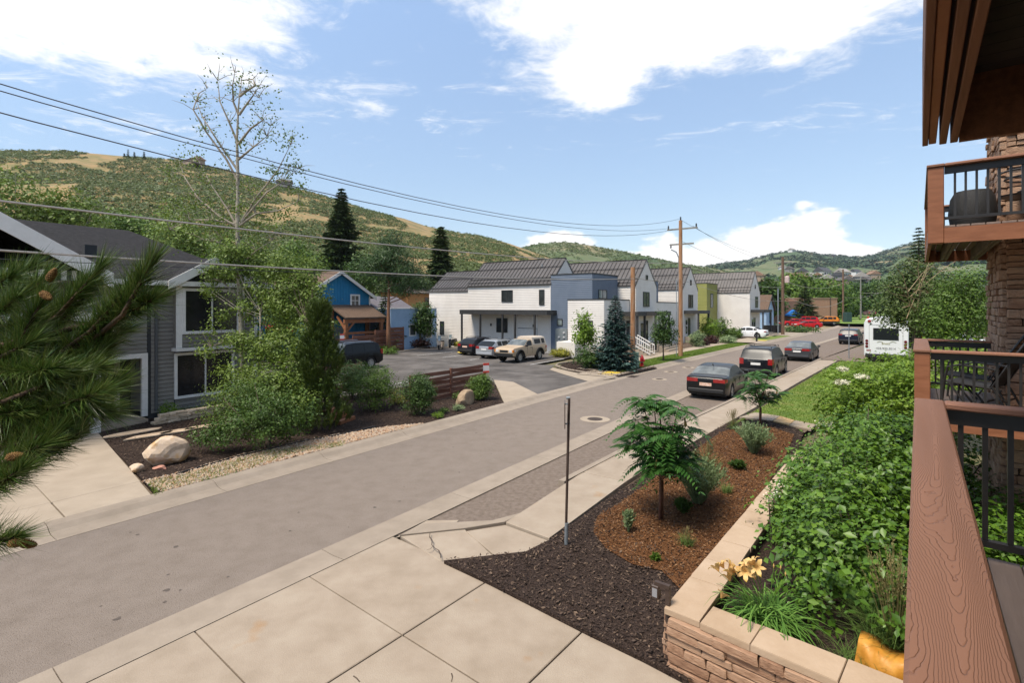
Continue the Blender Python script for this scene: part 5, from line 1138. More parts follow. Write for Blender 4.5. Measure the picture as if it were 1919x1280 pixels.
# white shuttle bus
BW = mat('bus_white', [(.66, .65, .64), (.70, .69, .68)], scale=1, rough=.4, coat=.3)
def bus(label, loc, ang, text=True):
    o = thing('shuttle_bus', label, 'bus', loc, ang); L_, W_, H_ = 7.2, 2.32, 2.95
    # local +x forward, the rear face at x = 0
    def sec(x, k): w = W_/2*k; return [(x, -w, .5), (x, -w, H_-.35), (x, -w+.1, H_-.12), (x, -w+.4, H_-.02), (x, 0, H_+.02), (x, w-.4, H_-.02), (x, w-.1, H_-.12), (x, w, H_-.35), (x, w, .5)]
    b = MB(); rows = [sec(0.0, .965), sec(.12, .995), sec(.3, 1), sec(L_-1.4, 1)]; n = 9; vs = [p for r_ in rows for p in r_]
    vs = [(x, y, z*(1 if i >= n else .985)) for i, (x, y, z) in enumerate(vs)]
    fs = [tuple(range(n))[::-1], tuple(range(3*n, 4*n))]+[(r_*n+k, r_*n+(k+1) % n, (r_+1)*n+(k+1) % n, (r_+1)*n+k) for r_ in range(3) for k in range(n)]
    b.add(vs, fs); b.build('body', BW, o, 40)
    b = MB(); b.cbox(L_-1.41, L_+.3, -.98, .98, .5, 2.0, .1); b.build('cab', BW, o)
    b = MB(); b.cbox(-.012, .01, -.62, .62, 1.56, 2.24, .008); rw = b.build('rear_window', CGLS, o); b = MB(); b.box(-.02, -.013, -.66, .66, 2.24, 2.28); b.box(-.02, -.013, -.66, .66, 1.52, 1.56); b.box(-.02, -.013, -.66, -.62, 1.56, 2.24); b.box(-.02, -.013, .62, .66, 1.56, 2.24); b.build('window_seal', BTRIM, rw)
    b = MB(); b.box(-.014, -.001, -.88, -.86, .85, 2.5); b.box(-.014, -.001, .86, .88, .85, 2.5); b.box(-.014, -.001, -.86, .86, 2.48, 2.5); b.build('door_seam', mat('seam_grey', [(.3, .3, .3)]), o)
    for sg in (1, -1):
        for z in (1.45, 1.27, 1.08): b = MB(); b.lathe([(.085, 0), (.08, -.03), (.03, -.035)], (-.004, sg*1.0, z), 12, axis='x'); b.build('tail_light', mat('dark_red_lamp', [(.12, .012, .012)], rough=.2), o)
        b = MB(); b.lathe([(.10, 0), (.09, -.04), (.03, -.05)], (0.0, sg*.86, 2.72), 12, axis='x'); b.build('marker_light', TAIL, o)
        b = MB(); b.box(.5, 5.4, sg*1.162-.004, sg*1.162+.004, 1.6, 2.3); b.build('side_windows', CGLS, o)
        for x in (1.9, 6.2):
            q = MB(); q.lathe([(.2, -.12), (.38, -.12), (.40, -.08), (.40, .08), (.38, .12), (.2, .12)], (x, sg*.98, .40), 18, axis='y'); w = q.build('wheel', TYRE, o, 40); q = MB(); q.lathe([(.22, -.125), (.22, .125)], (x, sg*.98, .40), 14, axis='y'); q.build('rim', RIM, w)
    b = MB(); b.cbox(-.14, .3, -1.08, 1.08, .38, .62, .03); b.build('bumper', BTRIM, o)
    b = MB(); b.box(-.012, -.002, .78, 1.02, .78, .88); b.build('sticker', mat('red_sticker', [(.35, .06, .05), (.2, .2, .2)], scale=30), o)
    if text:
        lg = mat('logo_gold', [(.30, .27, .10)])
        lb = MB()
        for (p0, p1) in (((-.46, 1.36), (-.30, 1.44)), ((-.30, 1.44), (-.14, 1.36)), ((.20, 1.37), (.36, 1.45)), ((.36, 1.45), (.54, 1.38))): lb.bar((-.012, -p0[0], p0[1]), (-.012, -p1[0], p1[1]), .008, .03, (1, 0, 0))
        lb.build('logo', lg, o)
        for (s_, z, h, m_) in (('Snott', 1.24, .16, lg), ('435.930.3014', .92, .15, mat('print_grey', [(.16, .15, .15)]))):
            cu = bpy.data.curves.new('lettering', 'FONT'); cu.body = s_; cu.size = h*1.25; cu.align_x = 'CENTER'; cu.extrude = .002
            tmp = bpy.data.objects.new('tmp', cu); COL.objects.link(tmp); me = bpy.data.meshes.new_from_object(tmp.evaluated_get(bpy.context.evaluated_depsgraph_get())); bpy.data.objects.remove(tmp)
            me.materials.clear(); me.materials.append(m_); t_ = link('lettering', me, o, (-.016, 0, z)); t_.rotation_euler = (R(90), 0, R(-90))
    return o
pb = gp(1660, 682); bs_ = bus('white shuttle bus with a dark rear window and grey phone number', pb, HS+R(-2)); bs_.scale = (1.1, 1.14, 1.14)
bus('white bus far off behind the shuttle bus roof', Vector(((1700-CX)/FPX*105, 105, .4)), HS+R(-2), False)
# ------------------------------------------------------------------ poles and wires
POLEM = mat('pole_wood', [(.23, .105, .045), (.36, .18, .085), (.30, .20, .13)], scale=5, rough=.85, stretch=(3, 3, .25), bump=.4)
POLED = mat('pole_dark', [(.12, .07, .045), (.18, .11, .07)], scale=5, rough=.9, stretch=(3, 3, .3))
GALV = mat('galvanised', [(.22, .25, .27), (.30, .33, .35)], scale=3, rough=.5, metal=.5)
GREYW = mat('weathered_arm', [(.18, .17, .15), (.25, .235, .21)], scale=6)
INS = mat('insulator', [(.03, .035, .045)], rough=.3)
def pole(label, p, h, r0, r1, m, name='utility_pole'):
    o = thing(name, label, 'utility pole', p, ROT_S); b = MB(); b.tube([(0, 0, -.2), (0, 0, h*.5), (0.02, .01, h)], [r0, (r0+r1)/2, r1], 12); b.build('shaft', m, o, 50); return o
P1 = gp(1275.5, 670); p1 = pole('tall orange brown utility pole with two cross arms', P1, 11.25, .19, .14, POLEM)
def arm(o, z, x0, x1, m=GREYW): b = MB(); b.box(-.06, .06, x0, x1, z-.06, z+.06); a = b.build('cross_arm', m, o); return a
def insul(o, y, z):
    b = MB(); b.lathe([(.03, 0), (.07, .05), (.04, .09), (.08, .14), (.05, .2), (.06, .28), (.02, .3)], (0, y, z), 8); b.build('insulator', INS, o)
# arms lie across the street
for (z, a, c) in ((10.55, -1.35, 1.1), (9.3, -1.05, .9)): arm(p1, z, a, c)
insul(p1, -1.25, 10.6); insul(p1, 1.0, 10.6); insul(p1, 0, 11.25); insul(p1, .8, 9.0)
b = MB(); b.tube([(.32, .25, 0), (.32, .25, 8.2), (.32, .45, 8.7), (.32, .9, 8.95)], .05, 8); b.build('conduit', GALV, p1)
b = MB(); b.tube([(-.3, .25, 0), (-.3, .25, 6.4)], .03, 6); b.build('conduit', GALV, p1)
P2 = gp(1186, 690); p2 = pole('short bare utility pole without arms beside the spruce', P2, 6.85, .17, .15, POLEM)
P3_ = gp(1467, 628); p3 = pole('brown utility pole with a transformer drum up the street', P3_, 11.4, .24, .17, POLED)
b = MB(); b.lathe([(.3, 0), (.32, .05), (.32, .85), (.2, 1.0), (.1, 1.02)], (0, -.55, 7.6), 14); b.build('transformer', mat('transformer_pink', [(.45, .33, .29), (.55, .43, .38)], scale=4), p3)
b = MB(); b.tube([(-.9, .5, 0), (-.9, .5, 6.8)], .08, 8); b.build('conduit', GALV, p3); arm(p3, 10.6, -1.2, 1.2)
P4 = Vector(((1580-CX)/FPX*112, 112, .2)); p4 = pole('grey far utility pole beside the brick building corner', P4, 12.2, .22, .16, POLED); arm(p4, 11.6, -1.3, 1.3)
P5 = Vector(((1613-CX)/FPX*138, 138, .6)); p5 = pole('farthest utility pole in front of the park trees', P5, 11.6, .22, .16, GREYW); arm(p5, 11.0, -1.2, 1.2)
CAB = mat('grey_cable', [(.30, .28, .25), (.38, .35, .32)], scale=8); WIRE = mat('thin_wire', [(.05, .05, .055)], rough=.6)
def wire(label, pts, r, m, grp, n=26, ext=0):
    """sagging line through three or more points (smooth)"""
    pts = [Vector(q) for q in pts]; ts = np.concatenate([[0], np.cumsum([(pts[i+1]-pts[i]).to_2d().length for i in range(len(pts)-1)])])
    A_ = np.array(pts); xx = np.linspace(-ext, ts[-1], n); deg = min(2, len(pts)-1); P_ = [np.polyval(np.polyfit(ts, A_[:, k], 1 if k < 2 else deg), xx) for k in range(3)]
    b = MB(); b.tube(list(zip(*P_)), r, 5); b.v = b.v; o = b.build('overhead_wire', m); return tag(o, label, 'wire', grp)
zS = lambda px, py, v: (lambda Yd: Vector(((px-CX)/FPX*Yd, Yd, EYE+(HY-py)/FPX*Yd)))(v/(-math.cos(TH)*(px-CX)/FPX+math.sin(TH)))
v1 = toS(P1)[1]
def long(label, px_pts, vv, r, m, grp):
    pts = [zS(x, y, vv) for (x, y) in px_pts]; d = (pts[0]-pts[-1]); d.z = 0; d.normalize()
    wire(label, pts, r, m, grp, 40, 55)
G_ = 'power lines along the street'
long('topmost thin power line left of the tall pole', [(-60, 140), (0, 156), (700, 351), (1274, 410)], v1, .012, WIRE, G_)
long('second thin power line just under the topmost', [(-60, 154), (0, 169), (700, 357), (1253, 428)], v1+1.0, .012, WIRE, G_)
long('third thin power line, lowest of the three thin ones', [(-60, 196), (0, 210), (700, 382), (1262, 430)], v1-.9, .012, WIRE, G_)
long('thick pale cable crossing above the grey house roof', [(-60, 367), (0, 375), (480, 436), (900, 474), (1272, 492)], v1, .022, CAB, 'thick cables')
long('lower thick pale cable passing in front of the blue house gable', [(-60, 464), (0, 470), (480, 499), (800, 516), (1187, 522)], v1, .022, CAB, 'thick cables')
long('thin dark line just below the lower thick cable', [(-60, 481), (0, 486), (480, 507), (800, 519), (1187, 525)], v1, .008, WIRE, 'thick cables')
def span(label, a, b_, sag, r=.015, m=None, grp='lines between the far poles'):
    a, b_ = Vector(a), Vector(b_); mid = (a+b_)/2-Vector((0, 0, sag)); wire(label, [a, mid, b_], r, m or CAB, grp, 18)
up_ = lambda z: Vector((0, 0, z))
span('high line from the tall pole towards the transformer pole', P1+up_(11.3), P3_+up_(11.3), .8, .014, WIRE)
span('line from the cross arm of the tall pole to the transformer pole', P1+up_(10.7)+Vector((.8, -.6, 0)), P3_+up_(10.7), .8, .014, WIRE)
span('line from the second arm of the tall pole to the transformer pole', P1+up_(9.6), P3_+up_(9.9), 1.0, .014, WIRE)
span('middle cable between tall pole and transformer pole', P1+up_(7.8), P3_+up_(7.0), .7, .022)
span('low cable between tall pole and transformer pole', P1+up_(6.4), P3_+up_(5.0), .6, .018)
span('cable from the short pole to the tall pole', P2+up_(6.2), P1+up_(6.5), .25, .02)
span('upper line from the transformer pole to the next pole', P3_+up_(8.0), P4+up_(9.2), 1.2, .025)
span('sagging cable from the transformer pole to the next pole', P3_+up_(6.0), P4+up_(5.2), 1.6, .03)
span('line from the brick corner pole to the farthest pole', P4+up_(11.6), P5+up_(11.2), 1.0, .03)
span('cable running off right from the farthest pole', P5+up_(7.2), P5+Vector((38, -40, 9.5)), .9, .03)
span('sagging line from the brick corner pole towards the right', P4+up_(6.0), P5+Vector((10, 0, 10)), 1.4, .025)

# ------------------------------------------------------------------ street furniture
BRZ = mat('bronze_post', [(.045, .028, .022), (.065, .042, .032)], scale=6, rough=.5)
p_ = gp(1061, 1019, .1); o = thing('sign_post', 'thin bronze parking sign post in the dark mulch by the sidewalk', 'sign post', p_, R(-6))
b = MB(); b.tube([(0, 0, .35), (.05, -.06, 2.52)], .024, 10); b.build('post', BRZ, o); b = MB(); b.tube([(0, 0, -.05), (.008, -.008, .36)], .034, 10); b.build('sleeve', GALV, o)
b = MB(); b.cbox(.0, .07, -.05, .0, 2.5, 2.54, .008); b.build('cap', GALV, o); b = MB(); b.box(-.03, -.015, -.17, .15, 2.02, 2.45); b.build('sign_plate', BRZ, o)
for z in (2.08, 2.42): b = MB(); b.bar((-.03, -.05, z), (.07, -.05, z), .03, .02); b.build('clamp', GALV, o)
p_ = gp(1591, 672); p_ = Vector((p_.x, p_.y, 0)); o = thing('sign_post', 'grey sign post seen edge on in front of the bus', 'sign post', p_, R(-33))
b = MB(); b.tube([(0, 0, 0), (0, 0, 2.75)], .035, 8); b.build('post', GALV, o); b = MB(); b.box(-.02, -.005, -.15, .15, 2.25, 2.75); b.build('sign_plate', GALV, o)
p_ = gp(1203, 687, .1); HYD = mat('hydrant_red', [(.45, .012, .018), (.36, .01, .014)], scale=4, rough=.4)
o = thing('fire_hydrant', 'red fire hydrant at the end of the spruce bed', 'fire hydrant', p_, ROT_S)
b = MB(); b.lathe([(.17, 0), (.17, .05), (.11, .06), (.11, .5), (.15, .51), (.15, .56), (.12, .58), (.10, .68), (.05, .74), (.03, .80), (.001, .80)], n=14); b.build('barrel', HYD, o, 40)
for (ax_, s_) in (('x', 1), ('x', -1), ('y', -1)): b = MB(); b.lathe([(.065, 0), (.065, .1*s_+.06*s_), (.075, .16*s_), (.075, .20*s_)], (0, 0, .42), 10, axis=ax_); b.build('outlet', HYD, o)
o = thing('utility_box', 'small pale green utility box beside the hydrant', 'utility box', gp(1192, 689, .1), ROT_S); b = MB(); b.cbox(-.16, .16, -.14, .14, 0, .95, .02); b.build('case', mat('pale_green', [(.19, .28, .20)]), o); b = MB(); b.cbox(-.18, .18, -.16, .16, .952, 1.02, .02); b.build('lid', MATS['pale_green'], o)
o = thing('utility_box', 'dark green cabinet at the foot of the brick corner pole', 'utility box', Vector(((1588-CX)/FPX*108, 108, .3)), R(10)); b = MB(); b.cbox(-.7, .7, -.5, .5, 0, 2.6, .05); b.build('case', mat('cabinet_green', [(.03, .06, .055)]), o)
for i, (x, y) in enumerate(((1387, 632), (1418, 640))):
    o = thing('path_bollard', ('black bollard light in front of the white sedan', 'black bollard light in the lawn strip right of the round shrub')[i], 'bollard', gp(x, y, .1), ROT_S, 'bollard lights'); b = MB(); b.lathe([(.10, 0), (.09, .9), (.13, .92), (.13, 1.1), (.05, 1.14)], n=10); b.build('shaft', BTRIM, o)
p_ = gp(1252, 1232, .1); o = thing('path_light', 'dark bronze path light with a hooded head by the planter corner', 'path light', p_, ROT_F)
b = MB(); b.box(-.025, .025, -.025, .025, -.05, .80); b.build('stem', BRZ, o); b = MB(); b.box(-.025, .025, -.02, .16, .78, .84); b.build('arm', BRZ, o); b = MB(); b.cbox(-.045, .045, .10, .19, .64, .80, .008); hd = b.build('head', BRZ, o)
b = MB(); b.box(-.05, -.046, .115, .175, .67, .77); b.build('lens', mat('grey_lens', [(.25, .25, .26)]), hd)
# bins, tent, person
for k in range(3):
    o = thing('wheelie_bin', ('leftmost', 'middle', 'rightmost')[k]+' black wheeled bin of the three past the last townhouse', 'bin', Vector(((1437+11*k-CX)/FPX*78, 78, .1)), R(20), 'bins past the last townhouse'); b = MB(); b.add([(-.25, -.3, 0), (.25, -.3, 0), (.25, .3, 0), (-.25, .3, 0), (-.33, -.38, 1.1), (.33, -.38, 1.1), (.33, .38, 1.1), (-.33, .38, 1.1)], [(0, 3, 2, 1), (4, 5, 6, 7), (0, 1, 5, 4), (1, 2, 6, 5), (2, 3, 7, 6), (3, 0, 4, 7)]); b.build('tub', BTRIM, o); b = MB(); b.cbox(-.35, .35, -.42, .4, 1.102, 1.18, .02); b.build('lid', BTRIM, o)
o = thing('canopy_tent', 'blue pop-up canopy tent behind the red cars', 'tent', Vector(((1486-CX)/FPX*112, 112, .2)), R(30)); b = MB(); b.add([(-1.7, -1.7, 2.1), (1.7, -1.7, 2.1), (1.7, 1.7, 2.1), (-1.7, 1.7, 2.1), (0, 0, 3.3), (-1.7, -1.7, 1.85), (1.7, -1.7, 1.85), (1.7, 1.7, 1.85), (-1.7, 1.7, 1.85)], [(0, 1, 4), (1, 2, 4), (2, 3, 4), (3, 0, 4), (5, 6, 1, 0), (6, 7, 2, 1), (7, 8, 3, 2), (8, 5, 0, 3)]); b.build('roof', mat('tent_blue', [(.01, .14, .48)]), o)
for sx in (-1.65, 1.65):
    for sy in (-1.65, 1.65): b = MB(); b.box(sx-.03, sx+.03, sy-.03, sy+.03, 0, 2.1); b.build('leg', GALV, o)
pp = Vector(((1628-CX-1)/FPX*118, 118, .35))
def person(p, ang, shirt, legs):
    o = thing('person', 'distant person in a bright red shirt and dark trousers standing by the street', 'person', p, ang)
    sk = [((0, 0, .95), .15), ((0, 0, 1.15), .15), ((0, 0, 1.38), .17), ((0, 0, 1.52), .06), ((0, .01, 1.66), .105), ((0, .01, 1.76), .07)]
    me = bpy.data.meshes.new('body'); vs = [q[0] for q in sk]; rs_ = [q[1] for q in sk]; ed = [(i, i+1) for i in range(5)]
    def chain(start, pts):
        prev = start
        for q, r in pts: vs.append(q); rs_.append(r); ed.append((prev, len(vs)-1)); prev = len(vs)-1
    for s_ in (-1, 1):
        chain(0, [((s_*.10, 0, .86), .10), ((s_*.11, .02, .48), .07), ((s_*.11, -.01, .08), .05), ((s_*.12, .12, .04), .045)])
        chain(2, [((s_*.20, 0, 1.40), .065), ((s_*.27, -.02, 1.12), .048), ((s_*.25, .1, .90), .038), ((s_*.24, .14, .82), .035)])
    me.from_pydata(vs, ed, []); bo = bpy.data.objects.new('body', me); COL.objects.link(bo); m1 = bo.modifiers.new('s', 'SKIN'); m1.use_smooth_shade = True; sv_ = me.skin_vertices[0].data
    for i, r in enumerate(rs_): sv_[i].radius = (r, r*.8)
    sv_[0].use_root = True; bo.modifiers.new('d', 'SUBSURF').levels = 1
    me2 = bpy.data.meshes.new_from_object(bo.evaluated_get(bpy.context.evaluated_depsgraph_get())); bpy.data.objects.remove(bo)
    me2.materials.clear()
    for m_ in (mat('skin', [(.45, .26, .18)]), shirt, legs, mat('hair', [(.05, .03, .02)])): me2.materials.append(m_)
    for f_ in me2.polygons:
        c = f_.center; f_.material_index = 2 if c.z < .98 else (1 if (c.z < 1.49 and not (abs(c.x) > .2 and c.z < 1.15)) else (3 if c.z > 1.70 or (c.z > 1.6 and c.y < 0) else 0))
    link('body', me2, o)
person(pp, R(160), mat('red_shirt', [(.55, .03, .02)]), mat('dark_trousers', [(.03, .03, .04)]))

# ------------------------------------------------------------------ fences
FEN = mat('fence_brown', [(.13, .052, .032), (.19, .083, .052)], scale=3, rough=.75, stretch=(.4, 4, 4), rnd='object', rmix=.3)
def weave_fence(name, label, p, ang, L_, h, npan, step=0.0, nb=6):
    o = thing(name, label, 'fence', p, ang, 'woven board fences'); pl = L_/npan
    for k in range(npan+1):
        z = h+step*min(k, npan-1); b = MB(); b.box(k*pl-.05, k*pl+.05, -.05, .05, -.1, z+.02); b.build('post', FEN, o)
    for k in range(npan):
        z1 = h+step*k; bh = z1/nb
        for j in range(nb):
            sg = 1 if (j+k) % 2 else -1; b = MB(); n = 6; x0, x1 = k*pl+.052, (k+1)*pl-.052; vs = []; z0 = bh*j+.03; zt = bh*(j+1)-.012
            for i in range(n+1):
                t = i/n; x = x0+(x1-x0)*t; y = sg*(  .02+.10*math.sin(math.pi*t)); vs += [(x, y-.011, z0), (x, y+.011, z0), (x, y+.011, zt), (x, y-.011, zt)]
            fs = [(0, 1, 2, 3), (4*n, 4*n+3, 4*n+2, 4*n+1)]+[(4*i+c, 4*i+4+c, 4*i+4+(c+1) % 4, 4*i+(c+1) % 4) for i in range(n) for c in range(4)]
            b.add(vs, fs); b.build('board', FEN, o)
    return o
FR = mat('fence_sign_red', [(.55, .05, .03)]); FW = mat('fence_sign_white', [(.7, .66, .62)])
fn = weave_fence('woven_fence', 'reddish brown woven board fence with a small sign at the lot entrance', S(14.6, 15.6)+up_(.1), ROT_S, 4.9, 1.22, 2, .06, 6)
def plate(p, ang, w, h, label, t1, t2):
    o = thing('fence_sign', label, 'sign', p, ang); b = MB(); b.box(-w/2, w/2, -.012, 0, 0, h); b.build('plate', FW, o); b = MB(); b.box(-w/2, w/2, -.016, -.013, h*.76, h); b.box(-w/2, w/2, -.016, -.013, 0, h*.2); b.build('red_band', FR, o)
    for (s_, z, sz, m_) in ((t1, h*.72, h*.2, FW), (t2, h*.40, h*.16, FR)):
        if not s_: continue
        cu = bpy.data.curves.new('lettering', 'FONT'); cu.body = s_; cu.size = sz; cu.align_x = 'CENTER'
        tmp = bpy.data.objects.new('tmp', cu); COL.objects.link(tmp); me = bpy.data.meshes.new_from_object(tmp.evaluated_get(bpy.context.evaluated_depsgraph_get())); bpy.data.objects.remove(tmp); me.materials.clear(); me.materials.append(m_)
        t_ = link('lettering', me, o, (0, -.019, z)); t_.rotation_euler = (R(90), 0, 0)
plate(S(19.4, 15.45)+up_(.95), ROT_S-R(30), .32, .48, 'small red and white parking sign on the woven fence end', '', '')
plate(S(25.6, 35.4)+up_(1.45), ROT_S-R(20), .36, .5, 'small pale red sign on the fence below the timber porch', '', '')
weave_fence('woven_fence', 'low brown woven fence below the timber porch', S(22.3, 35.7)+up_(.05), ROT_S, 6.9, 1.25, 3, .22, 5)
weave_fence('woven_fence', 'tall stepped end of the brown fence beside the purple shrub', S(29.25, 35.7)+up_(.05), ROT_S+R(3), 3.4, 2.05, 2, .16, 7)
weave_fence('woven_fence', 'brown fence behind the bushes beside the grey house', S(11.6, 20.2)+up_(.05), ROT_S+R(8), 4.6, 1.3, 2, .05, 6)
# timber garden steps under the pine
o = thing('timber_steps', 'short flight of orange timber garden steps beside the upright pine', 'steps', gp(628, 790, .1), ROT_S+R(20))
for k in range(3): b = MB(); b.cbox(-.4, .5, -.5+.28*k, -.28+.28*k, -.05+.16*k, .12+.16*k, .01); b.build('step', TIMB, o)
# boulders, stepping stones, edging
BOUL = mat('boulder_stone', [(.46, .34, .23), (.58, .45, .33), (.48, .29, .13)], scale=3.2, rough=.85, bump=.5, bscale=5)
def boulder(name, label, p, sx, sy, sz, seed, m, rot=0, cuts=5):
    q = random.Random(seed); import bmesh
    bm = bmesh.new(); bmesh.ops.create_icosphere(bm, subdivisions=3, radius=1)
    for _ in range(cuts+6):
        d = Vector((q.gauss(0, 1), q.gauss(0, 1), q.gauss(0, .8))).normalized(); k = q.uniform(.62, .85)
        for v in bm.verts:
            e = v.co.dot(d)-k
            if e > 0: v.co -= d*e*.95
    for v in bm.verts: v.co += Vector((mnoise.noise(v.co*2+Vector((seed, 0, 0))), mnoise.noise(v.co*2+Vector((0, seed, 0))), mnoise.noise(v.co*2+Vector((0, 0, seed)))))*.07; v.co = Vector((v.co.x*sx, v.co.y*sy, (v.co.z+.55)*sz))
    me = bpy.data.meshes.new(name); bm.to_mesh(me); bm.free(); me.materials.append(m); o = link(name, me, None, p, rot); return tag(o, label, 'boulder')
boulder('boulder', 'large pale sandstone boulder at the edge of the driveway bed', gp(310, 868, .1), .56, .44, .46, 4, BOUL, .5)
boulder('boulder', 'flat topped tan rock in front of the woven fence', gp(872, 757, .1), .62, .35, .40, 9, mat('tan_rock', [(.22, .15, .09), (.33, .24, .15)], scale=4, bump=.5), ROT_S)
boulder('small_rock', 'small round pale rock between boulder and driveway', gp(256, 884, .1), .18, .13, .13, 2, BOUL); boulder('small_rock', 'small pink rock lying before the large boulder', gp(300, 880, .1), .2, .1, .07, 6, mat('pink_rock', [(.42, .20, .14)]))
FLAG = mat('flagstone', [(.40, .29, .19), (.52, .40, .29)], scale=3, bump=.3)
for k, (x, y, w, d_, lb) in enumerate(((248, 812, .8, .28, 'long flagstone nearest the porch slab'), (282, 817, .75, .22, 'pointed flagstone second from the porch'), (333, 809, .55, .22, 'flagstone third from the porch, behind the boulder'), (377, 801, .55, .22, 'flagstone fourth from the porch'), (415, 797, .5, .25, 'last flagstone before the bushes'))):
    q = random.Random(k); b = MB(); n = 9; b.prism([(w*math.cos(2*math.pi*i/n)*q.uniform(.8, 1.1), d_*math.sin(2*math.pi*i/n)*q.uniform(.75, 1.1)) for i in range(n)], 0, .035); tag(b.build('flagstone', FLAG, None, False, gp(x, y, .12), ROT_S), lb, 'flagstone', 'flagstones to the porch')
o = thing('stone_edging', 'low stacked sandstone edging under the front windows', 'stone edging', S(7.0, 20.3), ROT_S)
EST = mat('edging_stone', [(.46, .34, .22), (.60, .48, .35), (.40, .28, .17)], scale=4, rnd='object', rmix=.6, bump=.4); EU = []
for k in range(4): b = MB(); b.cbox(-.5, .5, -.5, .5, -.5, .5, .08, jit=.06, rs=rs); EU.append(b.mesh('stone', EST))
for j in range(3):
    x = .1*j
    while x < 4.4: w = random.uniform(.22, .45); link('stone', EU[int(x*7) % 4], o, (x+w/2, .25*math.sin(x*1.1)*.4+random.uniform(-.03, .03), .15+.11*j), random.uniform(-.1, .1), (w-.015, .28, .105)); x += w
# ------------------------------------------------------------------ balcony furniture, bag
WICK = mat('black_wicker', [(.012, .012, .012), (.022, .021, .02)], scale=60, rough=.6, bump=.6, bscale=90); SLING = mat('black_sling', [(.018, .018, .02), (.026, .026, .028)], scale=40, rough=.8)
o = thing('wicker_stool', 'black wicker barrel stool on the upper balcony', 'stool', F(10.0, -.62, 5.26), 0); b = MB(); b.lathe([(.20, 0), (.25, .12), (.275, .3), (.25, .52), (.20, .62), (.001, .64)], n=20); b.build('barrel', WICK, o, 40)
def sling_chair(label, p, ang, back_lean):
    o = thing('sling_chair', label, 'chair', p, ang, 'sling chairs'); t = .014
    for s_ in (-.28, .28):
        b = MB(); b.tube([(s_, .30, 0), (s_, .26, .40), (s_, .22, .60), (s_, .10, .64), (s_, -.2, .62), (s_, -.30, .60)], t, 7); b.build('arm', BLKM, o)
        b = MB(); b.tube([(s_*.95, .28, .40), (s_*.95, -.22, .36), (s_*.95, -.32-back_lean*.3, .75), (s_*.95, -.38-back_lean*.62, 1.06)], t, 7); b.build('side_rail', BLKM, o)
        b = MB(); b.tube([(s_, -.24, .38), (s_, -.42, 0)], t, 7); b.build('leg', BLKM, o); b = MB(); b.tube([(s_, .22, .4), (s_, -.05, 0)], t, 7); b.build('leg', BLKM, o)
    b = MB(); w = .26
    P_ = [(.28, .405), (.03, .37), (-.20, .365), (-.26, .5), (-.32-back_lean*.3, .76), (-.38-back_lean*.62, 1.07)]
    b.add([(-w, y, z) for y, z in P_]+[(w, y, z) for y, z in P_]+[(-w, y-.012, z-.012) for y, z in P_]+[(w, y-.012, z-.012) for y, z in P_], [(i, i+1, 7+i, 6+i) for i in range(5)]+[(12+i, 18+i, 19+i, 13+i) for i in range(5)]); b.build('seat', SLING, o)
    b = MB(); b.tube([(-.28, -.1, .14), (.28, -.1, .14)], t, 6); b.tube([(-.28, -.33, .2), (.28, -.33, .2)], t, 6); b.build('stretcher', BLKM, o)
sling_chair('black sling chair nearer the rail on the next balcony', F(9.35, -.62, 2.77), ROT_F-R(20), .35)
sling_chair('black sling chair farther back on the next balcony', F(10.3, -.62, 2.77), ROT_F-R(8), .35)
o = thing('bistro_table', 'round black metal table on the upper balcony', 'table', F(9.9, -1.42, 5.26), 0); b = MB(); b.lathe([(.001, .50), (.34, .50), (.36, .52), (.34, .54), (.001, .54)], n=24, caps=False); b.build('top', BLKM, o)
for k in range(3): a = k*2.1; b = MB(); b.tube([(.25*math.cos(a), .25*math.sin(a), 0), (.08*math.cos(a), .08*math.sin(a), .3), (.2*math.cos(a), .2*math.sin(a), .5)], .014, 6); b.build('leg', BLKM, o)
o = thing('metal_chair', 'black metal chair with a curved hoop back on the upper balcony', 'chair', F(9.6, -1.1, 5.26), ROT_F); 
for (r_, z) in ((.34, .74), (.28, .66)): b = MB(); b.tube([(r_*1.0, -.1, 0), (r_*1.05, -.12, z*.6)]+[(r_*math.cos(t), r_*math.sin(t)-.1, z) for t in np.linspace(0, math.pi, 10)]+[(-r_*1.05, -.12, z*.6), (-r_, -.1, 0)], .013, 6); b.build('hoop', BLKM, o)
b = MB(); b.lathe([(.001, .42), (.24, .42), (.25, .44), (.001, .45)], n=18, caps=False); b.build('seat', BLKM, o)
YB = mat('yellow_bag_plastic', [(.46, .19, .02), (.58, .28, .045)], scale=6, rough=.5, bump=.5, bscale=9)
b = MB(); n, m_ = 14, 10; vs = []; q0 = Vector((3.46, 5.14, 0)); q1 = Vector((3.84, 4.80, 0)); 
for i in range(n+1):
    for j in range(m_+1):
        s_, t = i/n, j/m_; p_ = q0.lerp(q1, s_)*(1); z = .50+(.31-.09*s_)*t; bul = .09*math.sin(math.pi*t)**.7*math.sin(math.pi*min(1, s_*1.1+.05))+.015*math.sin(s_*17+t*6)
        vs.append((p_.x-bul*.67+.05*t, p_.y-bul*.74, z+.02*math.sin(s_*9)))
N0 = len(vs); vs += [(x+.14, y+.16, z) for (x, y, z) in vs]
fs = [(i*(m_+1)+j, (i+1)*(m_+1)+j, (i+1)*(m_+1)+j+1, i*(m_+1)+j+1) for i in range(n) for j in range(m_)]; fs += [tuple(N0+k for k in f_[::-1]) for f_ in fs]
top_ = [(i*(m_+1)+m_, (i+1)*(m_+1)+m_, N0+(i+1)*(m_+1)+m_, N0+i*(m_+1)+m_) for i in range(n)]; b.add(vs, fs+top_); tag(b.build('plastic_bag', YB, None, True), 'crumpled yellow orange bag lying in the planter behind the front caps', 'bag')
